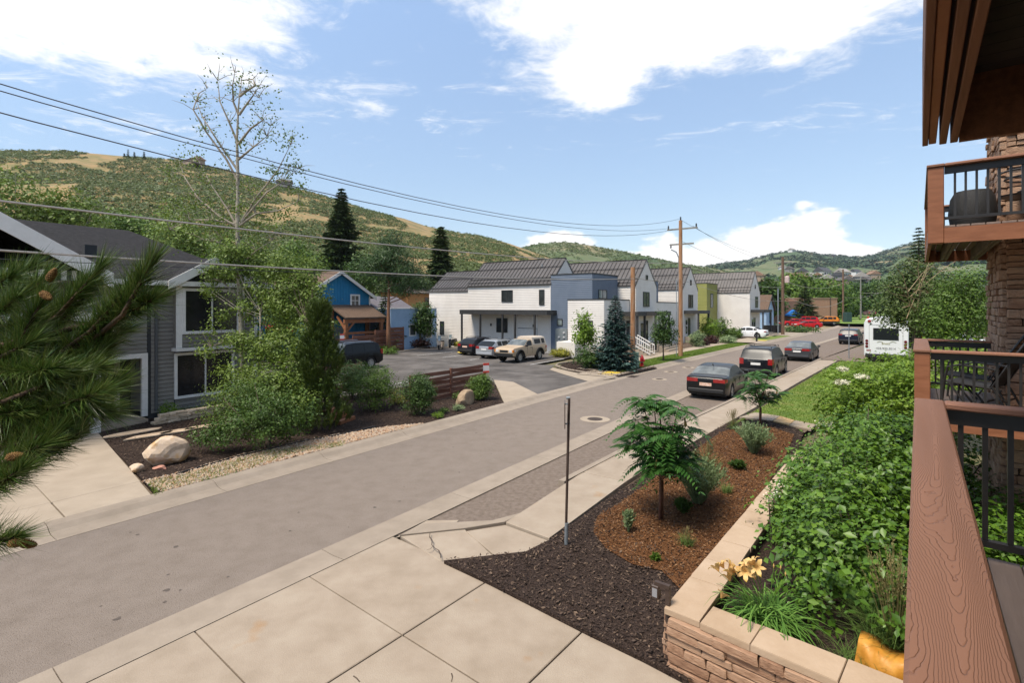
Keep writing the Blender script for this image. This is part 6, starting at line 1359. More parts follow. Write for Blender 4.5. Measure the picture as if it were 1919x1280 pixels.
# ------------------------------------------------------------------ beds, mulch, gravel, grass
def chips(name, poly, n, z, m, size=(.05, .012), label=None):
    P_ = scatter(poly, n); k = len(P_); C = np.column_stack([P_, z+rng.uniform(0, .03, k)]); D = rdir(k); D[:, 2] *= .35; nn = unit(rdir(k)*.6+np.array([0, 0, 1]))
    L_ = size[0]*rng.uniform(.5, 1.5, k); me = leaf_mesh(name, C, D, nn, L_, L_*rng.uniform(.2, .5, k), m, .1); o = link(name, me); o['kind'] = 'stuff'
    return tag(o, label or 'loose bark mulch chips', 'mulch')
def gpl(pts, z=.1): return [gp(x, y, z) for x, y in pts]
# our bed
bed_r = gpl([(832, 1049), (985, 1032), (1032, 1009), (1112, 951), (1362, 791)])+gpl([(1440, 786), (1505, 806), (1500, 830)])+[PC+g_*6.5-nl*.1, PC-nl*.1]+gpl([(1290, 1275), (1205, 1231), (1100, 1181), (918, 1089)])
sheet('mulch_bed', bed_r, .085, MULCH, thick=.1); chips('dark_mulch_chips', bed_r, 24000, .085, MULCHC, (.055, .02), 'dark bark mulch covering the bed beside the driveway')
red = gpl([(1112, 997), (1120, 968), (1160, 945), (1197, 918), (1250, 880), (1312, 838), (1352, 810), (1390, 800), (1440, 800), (1488, 815), (1470, 860), (1440, 905)], .1)+[PC+g_*4.2+nl*.05, PC+g_*1.2+nl*.05]+gpl([(1240, 1070), (1185, 1058), (1135, 1028)])
red = [Vector((q.x, q.y, 0)) for q in red]
sheet('red_mulch_bed', red, .105, RMULCH); chips('red_mulch_chips', red, 26000, .108, RMULCHC, (.045, .02), 'reddish brown bark mulch around the sumac')
slb = sheet('edging_slabs', gpl([(1385, 781), (1425, 775), (1520, 800), (1508, 810)]), .08, JOINT)
pe = gpl([(1385, 783), (1448, 790), (1478, 798), (1520, 806)]); pf = gpl([(1415, 774), (1462, 781), (1490, 789), (1530, 797)])
for k in range(3): slab([pe[k], pe[k+1], pf[k+1], pf[k]], .13, .08, CONC if k != 1 else mat('ochre_slab', [(.38, .24, .10), (.45, .31, .16)], scale=6), slb)
# lawn on our side
lawn = [S(u, bayr(u)-1.5) for u in np.arange(18.0, 46.4, 3)]+[S(46.4, bayr(46)-6), S(40, -1.5), S(30, -3.5), S(22, -2.5), gp(1530, 800, .1), gp(1415, 776, .1)]
sheet('lawn', lawn, .09, LAWN, thick=.12)
def grass(name, poly, n, z, h, m, label, w=.012):
    P_ = scatter(poly, n); k = len(P_); C = np.column_stack([P_, np.full(k, z)]); D = unit(rng.normal(size=(k, 3))*.45+np.array([0, 0, 1])); o = link(name, needle_mesh(name, C, D, h*rng.uniform(.5, 1.3, k), w, m)); return tag(o, label, 'grass', kind='stuff')
grass('lawn_grass', lawn, 42000, .09, .075, GRASSB, 'short mown grass of the lawn beside the elder shrub', .022)
strip_ = [S(u, VL+.05+w_(u)) for u in np.arange(29.6, 62, 3)]+[S(u, 14.7+w_(u)) for u in np.arange(61, 29.5, -3)]
grass('strip_grass', strip_, 26000, .10, .08, GRASSB, 'short grass of the strip between far kerb and sidewalk', .03)
# left beds
bed_l = [S(4.5, 12.76), S(17.3, 12.76)]+gpl([(942, 752), (925, 716)], .1)+[S(22.3, 18.2), S(17.9, 19.5), S(11.5, 19.7), S(11.6, 21.6), S(5.7, 21.5), S(5.5, 20.3)]
sheet('left_bed', bed_l, .095, MULCH, thick=.1); chips('left_mulch_chips', bed_l, 26000, .095, MULCHC, (.06, .03), 'dark brown bark mulch of the bed across the street')
grav = [S(4.6, 12.77), S(7, 12.77), S(9.5, 12.77), S(12.6, 12.77)]+gpl([(738, 799), (640, 814), (560, 828), (440, 856), (340, 886), (268, 903)])
sheet('gravel_strip', grav, .10, SOIL)
def pebbles(name, poly, n, z, size, m, label):
    P_ = scatter(poly, n); k = len(P_); U = np.array([(1, 0, 0), (-1, 0, 0), (0, 1, 0), (0, -1, 0), (0, 0, 1), (0, 0, -.4)], float); Fo = np.array([(0, 2, 4), (2, 1, 4), (1, 3, 4), (3, 0, 4), (2, 0, 5), (1, 2, 5), (3, 1, 5), (0, 3, 5)])
    s = size*rng.uniform(.5, 1.3, k); a = rng.uniform(0, 6.28, k); ca, sa = np.cos(a), np.sin(a); Us = U[None]*np.stack([s*rng.uniform(.8, 1.4, k), s*rng.uniform(.6, 1, k), s*rng.uniform(.4, .8, k)], 1)[:, None]*rng.uniform(.75, 1.2, (k, 6, 1))
    X1 = Us[..., 0]*ca[:, None]-Us[..., 1]*sa[:, None]; Y1 = Us[..., 0]*sa[:, None]+Us[..., 1]*ca[:, None]
    V = np.stack([X1+P_[:, :1], Y1+P_[:, 1:], Us[..., 2]+z+.01], -1).reshape(-1, 3); Fc = (np.arange(k)[:, None, None]*6+Fo[None]).reshape(-1, 3)
    o = link(name, arr_mesh(name, V, Fc, m, True)); return tag(o, label, 'gravel', kind='stuff')
pebbles('gravel_stones', grav, 8500, .10, .05, GRAVELM, 'pale mixed river gravel along the far kerb')
grass('gravel_weeds', gpl([(275, 905), (290, 932), (330, 915), (420, 895), (560, 850), (640, 838), (650, 828), (500, 848), (330, 895)]), 3500, .10, .10, GRASSB, 'green weeds growing through the gravel', .014)
b = MB(); pts = gpl([(330, 889), (440, 857), (560, 829), (640, 814), (705, 799)], .13); b.tube(pts, .03, 5); tag(b.build('edging_strip', BTRIM), 'black plastic edging strip between mulch and gravel', 'edging')
# driveway of the grey house
gd = sheet('grey_house_drive', [S(-9, 12.76), S(4.45, 12.76), S(5.6, 20.6), S(-9, 20.6)], .06, JOINT)
xs_ = [(-9, -9), (-5, -5), (-1.0, -.8), (2.95, 3.3), (4.4, 5.55)]; vs_ = [12.77, 13.95, 20.5]
for i in range(4):
    for j in range(2):
        f_ = lambda k, v: xs_[k][0]+(xs_[k][1]-xs_[k][0])*(v-12.77)/7.7
        slab([S(f_(i, vs_[j]), vs_[j]), S(f_(i+1, vs_[j]), vs_[j]), S(f_(i+1, vs_[j+1]), vs_[j+1]), S(f_(i, vs_[j+1]), vs_[j+1])], .108, .06, CONC2, gd)
slab([S(4.6, 20.5), S(5.6, 20.52), S(7.0, 20.9), S(6.6, 21.3), S(4.6, 21.2)], .14, .08, CONC, gd, name='walk_slab')
# spruce bed and lot borders
bed_s = gpl([(1158, 705), (1232, 689), (1196, 680), (1130, 676), (1062, 679), (1046, 687), (1066, 695), (1106, 702)], .1); sheet('spruce_bed', bed_s, .10, MULCH); chips('spruce_bed_chips', bed_s, 5000, .10, MULCHC, (.09, .04), 'dark mulch around the blue spruce')
kp = gpl([(1158, 706), (1106, 703), (1064, 696), (1042, 688), (1046, 684), (1075, 680)], .0); b = MB(); b.tube([q+up_(.09) for q in kp], .08, 6); tag(b.build('bed_kerb', KERB), kind='structure')
b = MB(); b.tube([S(9.5, 34.9, .08), S(31.5, 34.9, .08), S(35.8, 36.4, .08), S(38.2, 33.6, .08)], .10, 6); tag(b.build('lot_kerb', KERB), kind='structure')
o = sheet('lot_border', [S(9.5, 34.95), S(31.5, 34.95), S(35.6, 36.45), S(38, 42), S(9.5, 40)], .05, SOIL)
sheet('yellow_kerb_paint', gpl([(856, 661), (875, 655), (884, 657), (868, 664)], .15), .19, YPAINT)

# ------------------------------------------------------------------ plants
def foliage(name, cen, rad, n_cl, per, cl_r, leaf, m, parent=None, up=.5, outer=2.4, aspect=.62, droop=0.0):
    """leaf clumps through a union of ellipsoids; cen (k,3), rad (k,3) in local coords. Returns object and clump centres"""
    cen = np.asarray(cen, float); rad = np.asarray(rad, float); w = rad.prod(1)**.75; pick = rng.choice(len(cen), n_cl, p=w/w.sum())
    d = rdir(n_cl); rr = rng.uniform(0, 1, n_cl)**(1/outer); cc = cen[pick]+d*rad[pick]*rr[:, None]
    C = np.repeat(cc, per, 0)+rng.normal(size=(n_cl*per, 3))*cl_r*np.array([1, 1, .75]); out_ = unit(C-np.repeat(cen[pick], per, 0)); n = len(C)
    nn = unit(out_*.55+rdir(n)*.6+np.array([0, 0, up])); D = np.cross(nn, rdir(n)); D = unit(D)+np.array([0, 0, -droop]); L_ = leaf*rng.uniform(.45, 1.1, n)**1.0*rng.choice([.8, 1.0, 1.45], n)
    return link(name, leaf_mesh(name, C, D, nn, L_, L_*aspect, m), parent), cc
def trunk_mesh(parent, h, r, cc, m, limbs=16, lean=(0, 0), start=.3, name='trunk', seed=0, top=.8):
    q = random.Random(seed); b = MB(); pts = [(lean[0]*t+q.uniform(-.02, .02)*h*.4, lean[1]*t+q.uniform(-.02, .02)*h*.4, h*top*t-.1*(t == 0)) for t in (0, .25, .5, .75, 1)]
    b.tube(pts, [r*1.15, r*.9, r*.7, r*.5, r*.22], 8)
    if len(cc):
        for i in range(min(limbs, len(cc))):
            e = Vector(cc[q.randrange(len(cc))]); t = min(.95, max(start, e.z/(h*top)-.22)); k = t*4; i0 = min(3, int(k)); s_ = Vector(pts[i0]).lerp(Vector(pts[i0+1]), k-i0); mid = (s_+e)/2+Vector((0, 0, -.08*(e-s_).length))
            b.tube([s_, mid, e], [r*.32*(1.1-t*.6), r*.2, r*.06], 5, caps=False)
    return b.build(name, m, parent, True, fix=False)
def tree(name, label, base, h, tr, cen, rad, n_cl, per, cl_r, leaf, lm, bm=BARK, cat='tree', group=None, limbs=16, lean=(0, 0), **k):
    o = thing(name, label, cat, base, 0, group); f_, cc = foliage('crown', cen, rad, n_cl, per, cl_r, leaf, lm, o, **k); trunk_mesh(o, h, tr, cc, bm, limbs, lean); return o
def bgtree(label, px, yt, yb, wpx, Yd, lm, leaf=.34, n=220, per=26, name='tree', grp=None, bm=BARK, zg=0):
    x = (px-CX)/FPX*Yd; zt, zb = EYE+(HY-yt)/FPX*Yd, EYE+(HY-yb)/FPX*Yd; r = wpx/2/FPX*Yd; zm = (zt+zb)/2; hz = (zt-zb)/2
    q = random.Random(px); cen = [(0, 0, zm), (-r*.35, q.uniform(-.3, .3)*r, zm-hz*.25), (r*.4, 0, zm-hz*.15), (q.uniform(-.2, .2)*r, 0, zm+hz*.4)]; rad = [(r*.75, r*.7, hz*.85), (r*.65, r*.6, hz*.6), (r*.6, r*.6, hz*.65), (r*.5, r*.5, hz*.6)]
    return tree(name, label, (x, Yd, zg), zt*.8-zg, max(.1, .018*zt), cen, rad, n, per, max(.25, r*.13), leaf, lm, bm, 'tree', grp, 12)
def conifer(name, label, base, h, r, lm, whorls=26, per=9, leaves=26, leaf=.3, droop=.35, bm=BARK, cat='tree', group=None, skirt=.04, power=.85, base_frac=.06, aspect=.16):
    o = thing(name, label, cat, base, 0, group); C, D = [], []
    for i in range(whorls):
        t = i/(whorls-1); z = h*(base_frac+(1-base_frac)*t); rr = r*(1-t)**power*rng.uniform(.7, 1.15)+.05; nb = max(4, int(per*(1-t*.5))); a0 = rng.uniform(0, 6.28)
        for k in range(nb):
            a = a0+6.283*k/nb+rng.uniform(-.25, .25); L_ = rr*rng.uniform(.7, 1.12); dr = np.array([math.cos(a), math.sin(a), 0]); m_ = max(5, int(leaves*(L_/r+.15))); s = rng.uniform(.08, 1, m_)**.8
            p_ = dr*L_*s[:, None]; p_[:, 2] = z-droop*L_*s**1.4+L_*.12*(s > .8)*s; side = np.array([-dr[1], dr[0], 0]); sg = rng.choice([-1, 1], m_); spread = (.45*(1.05-s))*L_*rng.uniform(.1, 1, m_)
            p_ += side*(sg*spread)[:, None]; p_[:, 2] -= spread*.25; C.append(p_); d = dr*1.0+side*(sg*rng.uniform(.2, 1.0, m_))[:, None]+np.column_stack([np.zeros(m_), np.zeros(m_), rng.uniform(-.5, .25, m_)]); D.append(d)
    C = np.concatenate(C); D = unit(np.concatenate(D)); n = len(C); nn = unit(np.array([0, 0, 1])+rdir(n)*.5); L_ = leaf*rng.uniform(.7, 1.4, n)
    link('crown', leaf_mesh('crown', C-D*L_[:, None]*.4, D, nn, L_, L_*aspect*2, lm, .25), o); b = MB(); b.tube([(0, 0, -.1), (0, 0, h*.6), (0, 0, h*.99)], [h*.018+.03, h*.010+.015, .01], 7); b.build('trunk', bm, o, True); return o
def bush(name, label, cen, rad, n_cl, per, cl_r, leaf, lm, cat='shrub', group=None, stems=8, bm=BARK, **k):
    """cen in world coords; first ellipsoid gives the base"""
    base = Vector((cen[0][0], cen[0][1], .08)); o = thing(name, label, cat, base, 0, group); c2 = [tuple(Vector(q)-base) for q in cen]; f_, cc = foliage('foliage', c2, rad, n_cl, per, cl_r, leaf, lm, o, **k)
    b = MB()
    for i in range(stems):
        e = Vector(cc[i*7 % len(cc)]); b.tube([(e.x*.12, e.y*.12, -.05), (e.x*.5, e.y*.5, e.z*.55), e], [.025, .018, .008], 5, caps=False)
    b.build('stems', bm, o, True, fix=False); return o
def blades(name, par, n, h, r0, spread, w, m, seg=4, curl=.5, c=(0, 0, 0)):
    """arching grass ribbons"""
    a = rng.uniform(0, 6.28, n); L_ = h*rng.uniform(.6, 1.15, n); tilt = rng.uniform(.05, spread, n); base = np.column_stack([rng.normal(size=n)*r0+c[0], rng.normal(size=n)*r0+c[1], np.full(n, c[2])]); dr = np.column_stack([np.cos(a), np.sin(a), np.zeros(n)]); sd = np.column_stack([-np.sin(a), np.cos(a), np.zeros(n)]); rows = []
    P_ = base.copy(); ang = tilt.copy()
    for i in range(seg+1):
        ww = w*(1-(i/seg)**1.6)+.0006; rows.append(P_-sd*ww/2); rows.append(P_+sd*ww/2); ang = ang+curl*rng.uniform(.6, 1.4, n)/seg*(1+i*.5); P_ = P_+(dr*np.sin(ang)[:, None]+np.array([0, 0, 1])*np.cos(ang)[:, None])*(L_/seg)[:, None]
    V = np.stack(rows, 1).reshape(-1, 3); k = 2*(seg+1); Fc = np.concatenate([np.arange(n)[:, None]*k+np.array([[2*i, 2*i+1, 2*i+3, 2*i+2]]) for i in range(seg)])
    return link(name, arr_mesh(name, V, Fc, m), par)

# --- trees behind
T_A = 'trees behind the grey house'; T_B = 'trees between the houses'; T_P = 'trees around the far park'
bgtree('pale yellow green aspen leftmost behind the grey house roof', 30, 315, 470, 190, 46, L_ASPEN, .30, 200, 26, 'aspen_tree', T_A, ASPENB)
bgtree('pale aspen second from the left behind the grey roof', 130, 345, 470, 150, 48, L_ASPEN, .30, 180, 26, 'aspen_tree', T_A, ASPENB)
bgtree('dull green tree behind the middle of the grey roof ridge', 235, 392, 480, 150, 56, L_MID, .34, 200, 26, 'tree', T_A)
bgtree('green tree right behind the hip of the grey roof', 330, 400, 530, 150, 44, L_ASPEN, .28, 230, 28, 'tree', T_A)
bgtree('broad green tree below the bare aspen limbs', 440, 438, 600, 170, 38, L_MID, .25, 280, 28, 'tree', T_B)
bgtree('round bright green tree left of the tall conifer', 556, 445, 545, 110, 66, L_MID, .36, 220, 28, 'tree', T_B)
bgtree('light green tree in front of the blue house left corner', 545, 500, 650, 120, 30, L_ASPEN, .17, 260, 26, 'aspen_tree', T_B, ASPENB)
bgtree('dull shrubby tree between the two conifers', 700, 470, 560, 130, 75, L_DARK, .36, 200, 26, 'tree', T_B)
bgtree('bush tree low beside the second conifer', 775, 490, 580, 90, 80, L_SCRUB, .36, 160, 24, 'tree', T_B)
bgtree('dark leafy tree beside the pale blue annex', 788, 560, 640, 62, 50, L_DARK, .22, 160, 26, 'tree', T_B)
bgtree('scrubby tree at the foot of the hill left of the conifer', 500, 470, 560, 120, 80, L_SCRUB, .4, 180, 24, 'tree', T_B)
conifer('spruce_tree', 'tallest dark conifer, left of the two on the slope', ((640-CX)/FPX*86, 86, 0), 24, 6.2, L_CONIF, 46, 13, 70, 1.0, .5, base_frac=.1, aspect=.19, power=.7)
conifer('spruce_tree', 'second dark conifer above the rear townhouse roof', ((826-CX)/FPX*84, 84, 0), 17.2, 4.6, L_CONIF, 38, 13, 64, .95, .5, base_frac=.08, aspect=.19, power=.7)
o = tree('ponderosa_pine', 'ponderosa pine with a red trunk in front of the blue house corner', ((728-CX)/FPX*45, 45, 0), 9.5, .20, [(.3, 0, 8.3), (-1.3, .3, 8.0), (1.7, 0, 7.2), (.3, 0, 9.7), (2.6, 0, 6.0), (1.2, 0, 5.8), (.2, 0, 7.0)], [(1.9, 1.8, 1.5), (1.4, 1.3, 1.0), (1.8, 1.5, 1.2), (1.3, 1.2, 1.1), (1.3, 1, .8), (1.2, 1, .6), (1.1, 1, .8)], 460, 30, .28, .34, L_PINE, REDBARK, aspect=.16, up=.3)
conifer('spruce_tree', 'dark drooping spruce behind the ponderosa trunk', ((722-CX)/FPX*48, 48, 0), 5.6, 2.2, L_CONIF, 26, 10, 30, .4, .5)
for k, (x, h, lb) in enumerate(((233, 5, 'smallest conifer of the four on the left ridge'), (240, 8.5, 'tallest conifer of the four on the left ridge'), (252, 6, 'third conifer of the four on the left ridge'), (270, 6.5, 'rightmost conifer of the four on the left ridge'))):
    conifer('spruce_tree', lb, at(x, 298, 452), h, h*.2, L_CONIF, 12, 7, 10, 1.3, .3, group='conifers on the left ridge')
# --- around the townhouses
tree('columnar_tree', 'narrow columnar green tree at the rear townhouse corner', gp(835, 641), 6.2, .10, [(0, 0, 4.2), (0, 0, 2.9), (.1, 0, 5.3)], [(.95, .95, 1.9), (1.1, 1.1, 1.2), (.65, .65, 1.1)], 260, 28, .16, .17, L_MID, BARK)
conifer('blue_spruce', 'blue green spruce in the bed at the lot entrance', gp(1153, 692, .1), 4.75, 1.62, L_SPRUCE, 40, 13, 44, .24, .18, power=.8, base_frac=.03, aspect=.20)
tree('maple_sapling', 'light green maple sapling left of the blue spruce', gp(1095, 686, .1), 4.0, .06, [(0, 0, 2.9), (.2, 0, 2.0), (-.2, 0, 2.2), (.1, 0, 3.5)], [(.75, .75, .8), (.9, .9, .8), (.8, .7, .6), (.4, .4, .5)], 120, 20, .16, .17, L_LIME)
bush('round_shrub', 'dense dark green shrub below the maple sapling', [gp(1103, 690, .1)+up_(.75), gp(1120, 688, .1)+up_(.6)], [(1.15, .9, .8), (.8, .8, .6)], 150, 30, .12, .13, L_DARK)
tree('street_tree', 'young green street tree in the lawn strip before the tall pole', gp(1243, 677, .1), 3.7, .06, [(0, 0, 2.5), (-.3, 0, 1.9), (.35, 0, 1.9), (0, 0, 3.2)], [(.85, .85, .9), (.8, .8, .6), (.8, .8, .6), (.5, .5, .6)], 170, 26, .14, .15, L_DARK)
for (x, y, w, h, m, lb, nm) in ((1050, 668, .9, .5, L_YELLOW, 'yellow flowering plants beside the low white wall', 'flower_clump'), (1306, 650, .7, 1.5, L_SAGE, 'grey green shrub at the third townhouse steps', 'shrub'), (1328, 640, 1.2, 2.6, L_LIME, 'lime green tree before the olive block', 'shrub'), (1351, 634, 1.2, 2.4, L_MID, 'green tree at the olive block corner', 'shrub'), (1375, 633, 1.0, 1.1, L_MID, 'spreading green shrub at the nose of the white sedan', 'shrub'), (1316, 647, .7, .8, L_PURPLE, 'purple grass clump left of the round sage shrub', 'shrub'), (1334, 644, .6, .7, L_PURPLE, 'second purple clump nearer the round sage shrub', 'shrub'), (1364, 643, .95, .62, L_SAGE, 'round silvery sage shrub at the far sidewalk', 'shrub'), (785, 652, 1.2, .85, L_PURPLE, 'dark purple barberry at the fence end', 'shrub'), (716, 663, 1.4, .5, L_MID, 'bright green perennials below the brown fence', 'shrub'), (880, 645, .7, 1.1, L_PURPLE, 'dark brown shrub at the canopy corner', 'shrub'), (868, 650, .8, .45, L_YELLOW, 'yellow flowers behind the scooters', 'flower_clump'), (815, 640, 1.6, .7, L_DARK, 'low dark shrubs under the columnar tree', 'shrub'), (1445, 617, 1.4, 1.0, L_SAGE, 'grey green bush right of the white sedan', 'shrub'), (1500, 622, 2.6, .7, L_DARK, 'low dark bush in front of the red cars', 'shrub'), (1205, 662, .4, .5, L_MID, 'small plant beside the white stair railing', 'shrub')):
    p_ = gp(x, y, .1); s_ = p_.y/40; bush(nm, lb, [p_+up_(h*.55)], [(w, w*.8, h*.55)], 90, 22, .12*s_, .13*max(1, s_), m, cat='flowers' if nm == 'flower_clump' else 'shrub')
# --- up the street and around the park
for (px, yt, yb, w, Yd, lm, lb) in ((1490, 503, 590, 120, 128, L_MID, 'large bright green tree behind the cottage'), (1550, 520, 600, 110, 135, L_MID, 'green tree behind the brick building'), (1438, 520, 600, 60, 110, L_DARK, 'dark tree behind the last townhouse'), (1600, 530, 597, 80, 160, L_DARK, 'dark park tree left of the farthest pole'), (1650, 520, 597, 100, 155, L_DARK, 'dark park tree right of the farthest pole'), (1700, 510, 600, 110, 150, L_DARK, 'dark park tree behind the second bus')):
    bgtree(lb, px, yt, yb, w, Yd, lm, .75, 240, 26, 'tree', T_P)
conifer('spruce_tree', 'dark conifer left of the brick building', Vector(((1508-CX)/FPX*106, 106, 0)), 9, 3.4, L_CONIF, 26, 10, 34, .8, .4); conifer('spruce_tree', 'slim conifer rising behind the brick building', Vector(((1562-CX)/FPX*140, 140, 0)), 12, 2.6, L_CONIF, 24, 9, 26, .9, .4)
conifer('spruce_tree', 'tall conifer behind the right hand tree', Vector(((1722-CX)/FPX*52, 52, 0)), 12.2, 3.0, L_CONIF, 36, 10, 34, .55, .4)
bgtree('thin leaved tree with bare twigs overhanging the bus', 1712, 480, 632, 130, 27, L_WILLOW, .15, 440, 26, 'tree', 'trees right of the bus')
bgtree('bright green tree between the bus and the stone pillar', 1812, 485, 660, 150, 22, L_MID, .11, 420, 28, 'tree', 'trees right of the bus')
bgtree('thin leaved tree close behind the balconies', 1770, 520, 640, 110, 24, L_WILLOW, .14, 400, 28, 'tree', 'trees right of the bus')
bt = MB(); q = random.Random(8)
for i in range(24):
    s_ = at(q.uniform(1690, 1830), q.uniform(540, 600), 24.5); e = at(q.uniform(1660, 1840), q.uniform(455, 560), q.uniform(23, 26)); bt.tube([s_, s_.lerp(e, .5)+Vector((q.uniform(-.3, .3), 0, q.uniform(-.1, .3))), e], [.02, .013, .005], 4, caps=False)
tag(bt.build('bare_twigs', mat('dry_twig', [(.22, .15, .08), (.30, .22, .13)], scale=5), fix=False), 'bare dry brown twigs standing out of the right hand trees', 'twigs', kind='stuff')

# --- in front of the grey house
A1 = gp(457, 778, .1); ab = thing('aspen_tree', 'tall pale aspen with sparse curling top in front of the grey house', 'tree', A1, 0); q = random.Random(5)
def apt(px, py, dy=0): return at(px, py, A1.y+dy)-A1
b = MB(); tr_ = [(457, 790), (456, 700), (452, 600), (447, 500), (445, 420), (446, 340), (444, 260), (447, 200), (450, 165)]; b.tube([apt(*z) for z in tr_], [.12, .11, .10, .09, .08, .065, .045, .03, .015], 8); b.build('trunk', ASPENB, ab, True, fix=False)
LB = [[(445, 425), (410, 405), (370, 370), (345, 330), (335, 300)], [(445, 425), (425, 390), (395, 345), (372, 300)], [(446, 425), (470, 395), (500, 360), (530, 340), (560, 315)], [(446, 425), (480, 370), (520, 320), (545, 270)], [(446, 340), (425, 300), (385, 245), (362, 205), (372, 175), (388, 165)], [(446, 320), (415, 275), (380, 220), (368, 190)], [(446, 270), (430, 230), (412, 190), (408, 150)], [(447, 215), (437, 190), (436, 160), (440, 135)], [(448, 215), (462, 195), (475, 178), (484, 182)], [(449, 180), (462, 170), (478, 160), (474, 148), (452, 150), (452, 172)], [(446, 270), (470, 240), (492, 225), (508, 235)], [(445, 300), (475, 275), (500, 255)], [(445, 420), (400, 412), (355, 412), (318, 430)], [(446, 425), (480, 400), (520, 395), (558, 378)], [(447, 480), (415, 455), (385, 450)], [(447, 500), (480, 470), (510, 450)], [(450, 560), (420, 530), (395, 520)], [(452, 600), (490, 570), (530, 560)], [(455, 650), (420, 640), (395, 650)]]
b = MB(); tips = []
for i, l in enumerate(LB):
    pts = [apt(*l[0])]+[apt(z[0], z[1], q.uniform(-1.2, 1.2)*j/len(l)) for j, z in enumerate(l[1:])]; b.tube(pts, list(np.linspace(.05, .009, len(pts))), 5, caps=False); tips += pts[1:]
    for _ in range(11):
        s_ = pts[q.randrange(1, len(pts))]; e = s_+Vector((q.uniform(-.6, .6), q.uniform(-.5, .5), q.uniform(-.1, .7))); b.tube([s_, (s_+e)/2+Vector((q.uniform(-.1, .1), 0, .06)), e], [.016, .010, .004], 4, caps=False); tips.append(e)
b.build('limbs', mat('pale_limb', [(.22, .18, .13), (.36, .31, .24)], scale=6), ab, True, fix=False)
T_ = np.array([t for t in tips if not (EYE+t.z-EYE > 12.6 and q.random() < .7)]); cen = T_[rng.choice(len(T_), 520)]+rng.normal(size=(520, 3))*.2; C = np.repeat(cen, 18, 0)+rng.normal(size=(9360, 3))*.13; n = len(C)
keep = rng.uniform(size=n) < np.where(C[:, 2] > 10.8, .16, np.where(C[:, 2] > 8, .55, .9)); C = C[keep]; n = len(C); nn = unit(rdir(n)+np.array([0, 0, .3])); link('crown', leaf_mesh('crown', C, np.cross(nn, rdir(n)), nn, .085*rng.uniform(.7, 1.3, n), .07, L_ASPEN), ab)
def loc(px, py, Yd, *r): return at(px, py, Yd), r
def many(name, label, lst, n_cl, per, cl_r, leaf, lm, cat='tree', trunk=None, bm=ASPENB, **k):
    base = trunk; o = thing(name, label, cat, base, 0); cen = [tuple(at(x, y, Yd)-base) for (x, y, Yd, a, c, d) in lst]; rad = [(a, c, d) for (x, y, Yd, a, c, d) in lst]; f_, cc = foliage('crown', cen, rad, n_cl, per, cl_r, leaf, lm, o, **k)
    trunk_mesh(o, max(z[2] for z in cen)+.4, .06, cc, bm, 16, top=.62); return o
many('aspen_tree', 'leafy aspen with low drooping branches before the bay windows', [(415, 590, 19, .35, .5, .22), (432, 640, 18.5, .4, .5, .3), (395, 548, 19, .4, .5, .22), (440, 500, 19, .8, .9, .5), (480, 560, 19, .9, .9, .8), (470, 650, 18.5, .7, .8, .6), (390, 660, 18.3, .28, .4, .12), (450, 700, 18, .9, .8, .35), (520, 610, 19, .8, .8, .9), (500, 500, 19.5, .9, .9, .7), (445, 470, 19, .9, .8, .6), (405, 505, 19, .35, .5, .2)], 560, 28, .15, .098, L_ASPEN, trunk=gp(487, 785, .1))
many('aspen_tree', 'slim aspen with light leaves left of the upright pine', [(540, 560, 18.5, .8, .8, .9), (575, 520, 19, .7, .7, .8), (520, 660, 18, .8, .8, .8), (560, 640, 18, .6, .6, .8), (590, 560, 18.5, .6, .6, .7), (545, 720, 17, .7, .7, .5), (600, 610, 18, .5, .5, .7), (530, 500, 19, .8, .8, .7), (500, 720, 17.5, .8, .7, .6), (560, 690, 17, .7, .6, .7), (590, 650, 17.3, .5, .5, .6), (470, 745, 17, .7, .6, .4), (610, 720, 16.8, .4, .4, .5), (575, 750, 16.5, .6, .5, .5)], 900, 28, .15, .098, L_ASPEN, trunk=gp(577, 800, .1), bm=BARK)
o = thing('upright_pine', 'dense upright dark pine beside the orange steps', 'tree', gp(598, 806, .1), 0); hb = 4.3
C = []; D = []
for i in range(1000):
    t = rng.uniform(.02, 1)**.9; r = 1.0*(1-t)**.55*(.75+.25*math.sin(t*14))+.05; a = rng.uniform(0, 6.28); p0 = np.array([r*math.cos(a)*rng.uniform(.5, 1), r*math.sin(a)*rng.uniform(.5, 1), hb*t*.94]); ax_ = unit(np.array([math.cos(a)*.45, math.sin(a)*.45, 1.0]))
    m_ = 60; s = rng.uniform(0, .34, m_); C.append(p0+ax_*s[:, None]); D.append(ax_*.9+rdir(m_)*.75)
C = np.concatenate(C); D = np.concatenate(D); link('crown', needle_mesh('crown', C, D, .12*rng.uniform(.7, 1.3, len(C)), .018, L_OLIVE), o); b = MB(); b.tube([(0, 0, -.1), (0, 0, hb*.9)], [.08, .02], 7); b.build('trunk', BARK, o)
bush('garden_bush', 'large loose green bush spreading over the gravel', [gp(500, 845, .1)+up_(.95), gp(440, 850, .1)+up_(.7), gp(545, 835, .1)+up_(.9), gp(465, 815, .1)+up_(1.1), gp(400, 848, .1)+up_(.5), gp(530, 800, .1)+up_(1.3)], [(.9, .8, .8), (.8, .6, .5), (.8, .6, .75), (.9, .8, .75), (.7, .5, .35), (.7, .7, .8)], 560, 30, .12, .072, leafmat('bush_leaves', [(.035, .075, .010), (.065, .12, .018), (.11, .17, .03)]))
bush('garden_bush', 'taller twiggy bush under the lower front window', [gp(455, 800, .1)+up_(1.1), gp(420, 800, .1)+up_(.8)], [(1.0, .8, 1.0), (.8, .6, .8)], 200, 26, .13, .065, L_ASPEN)
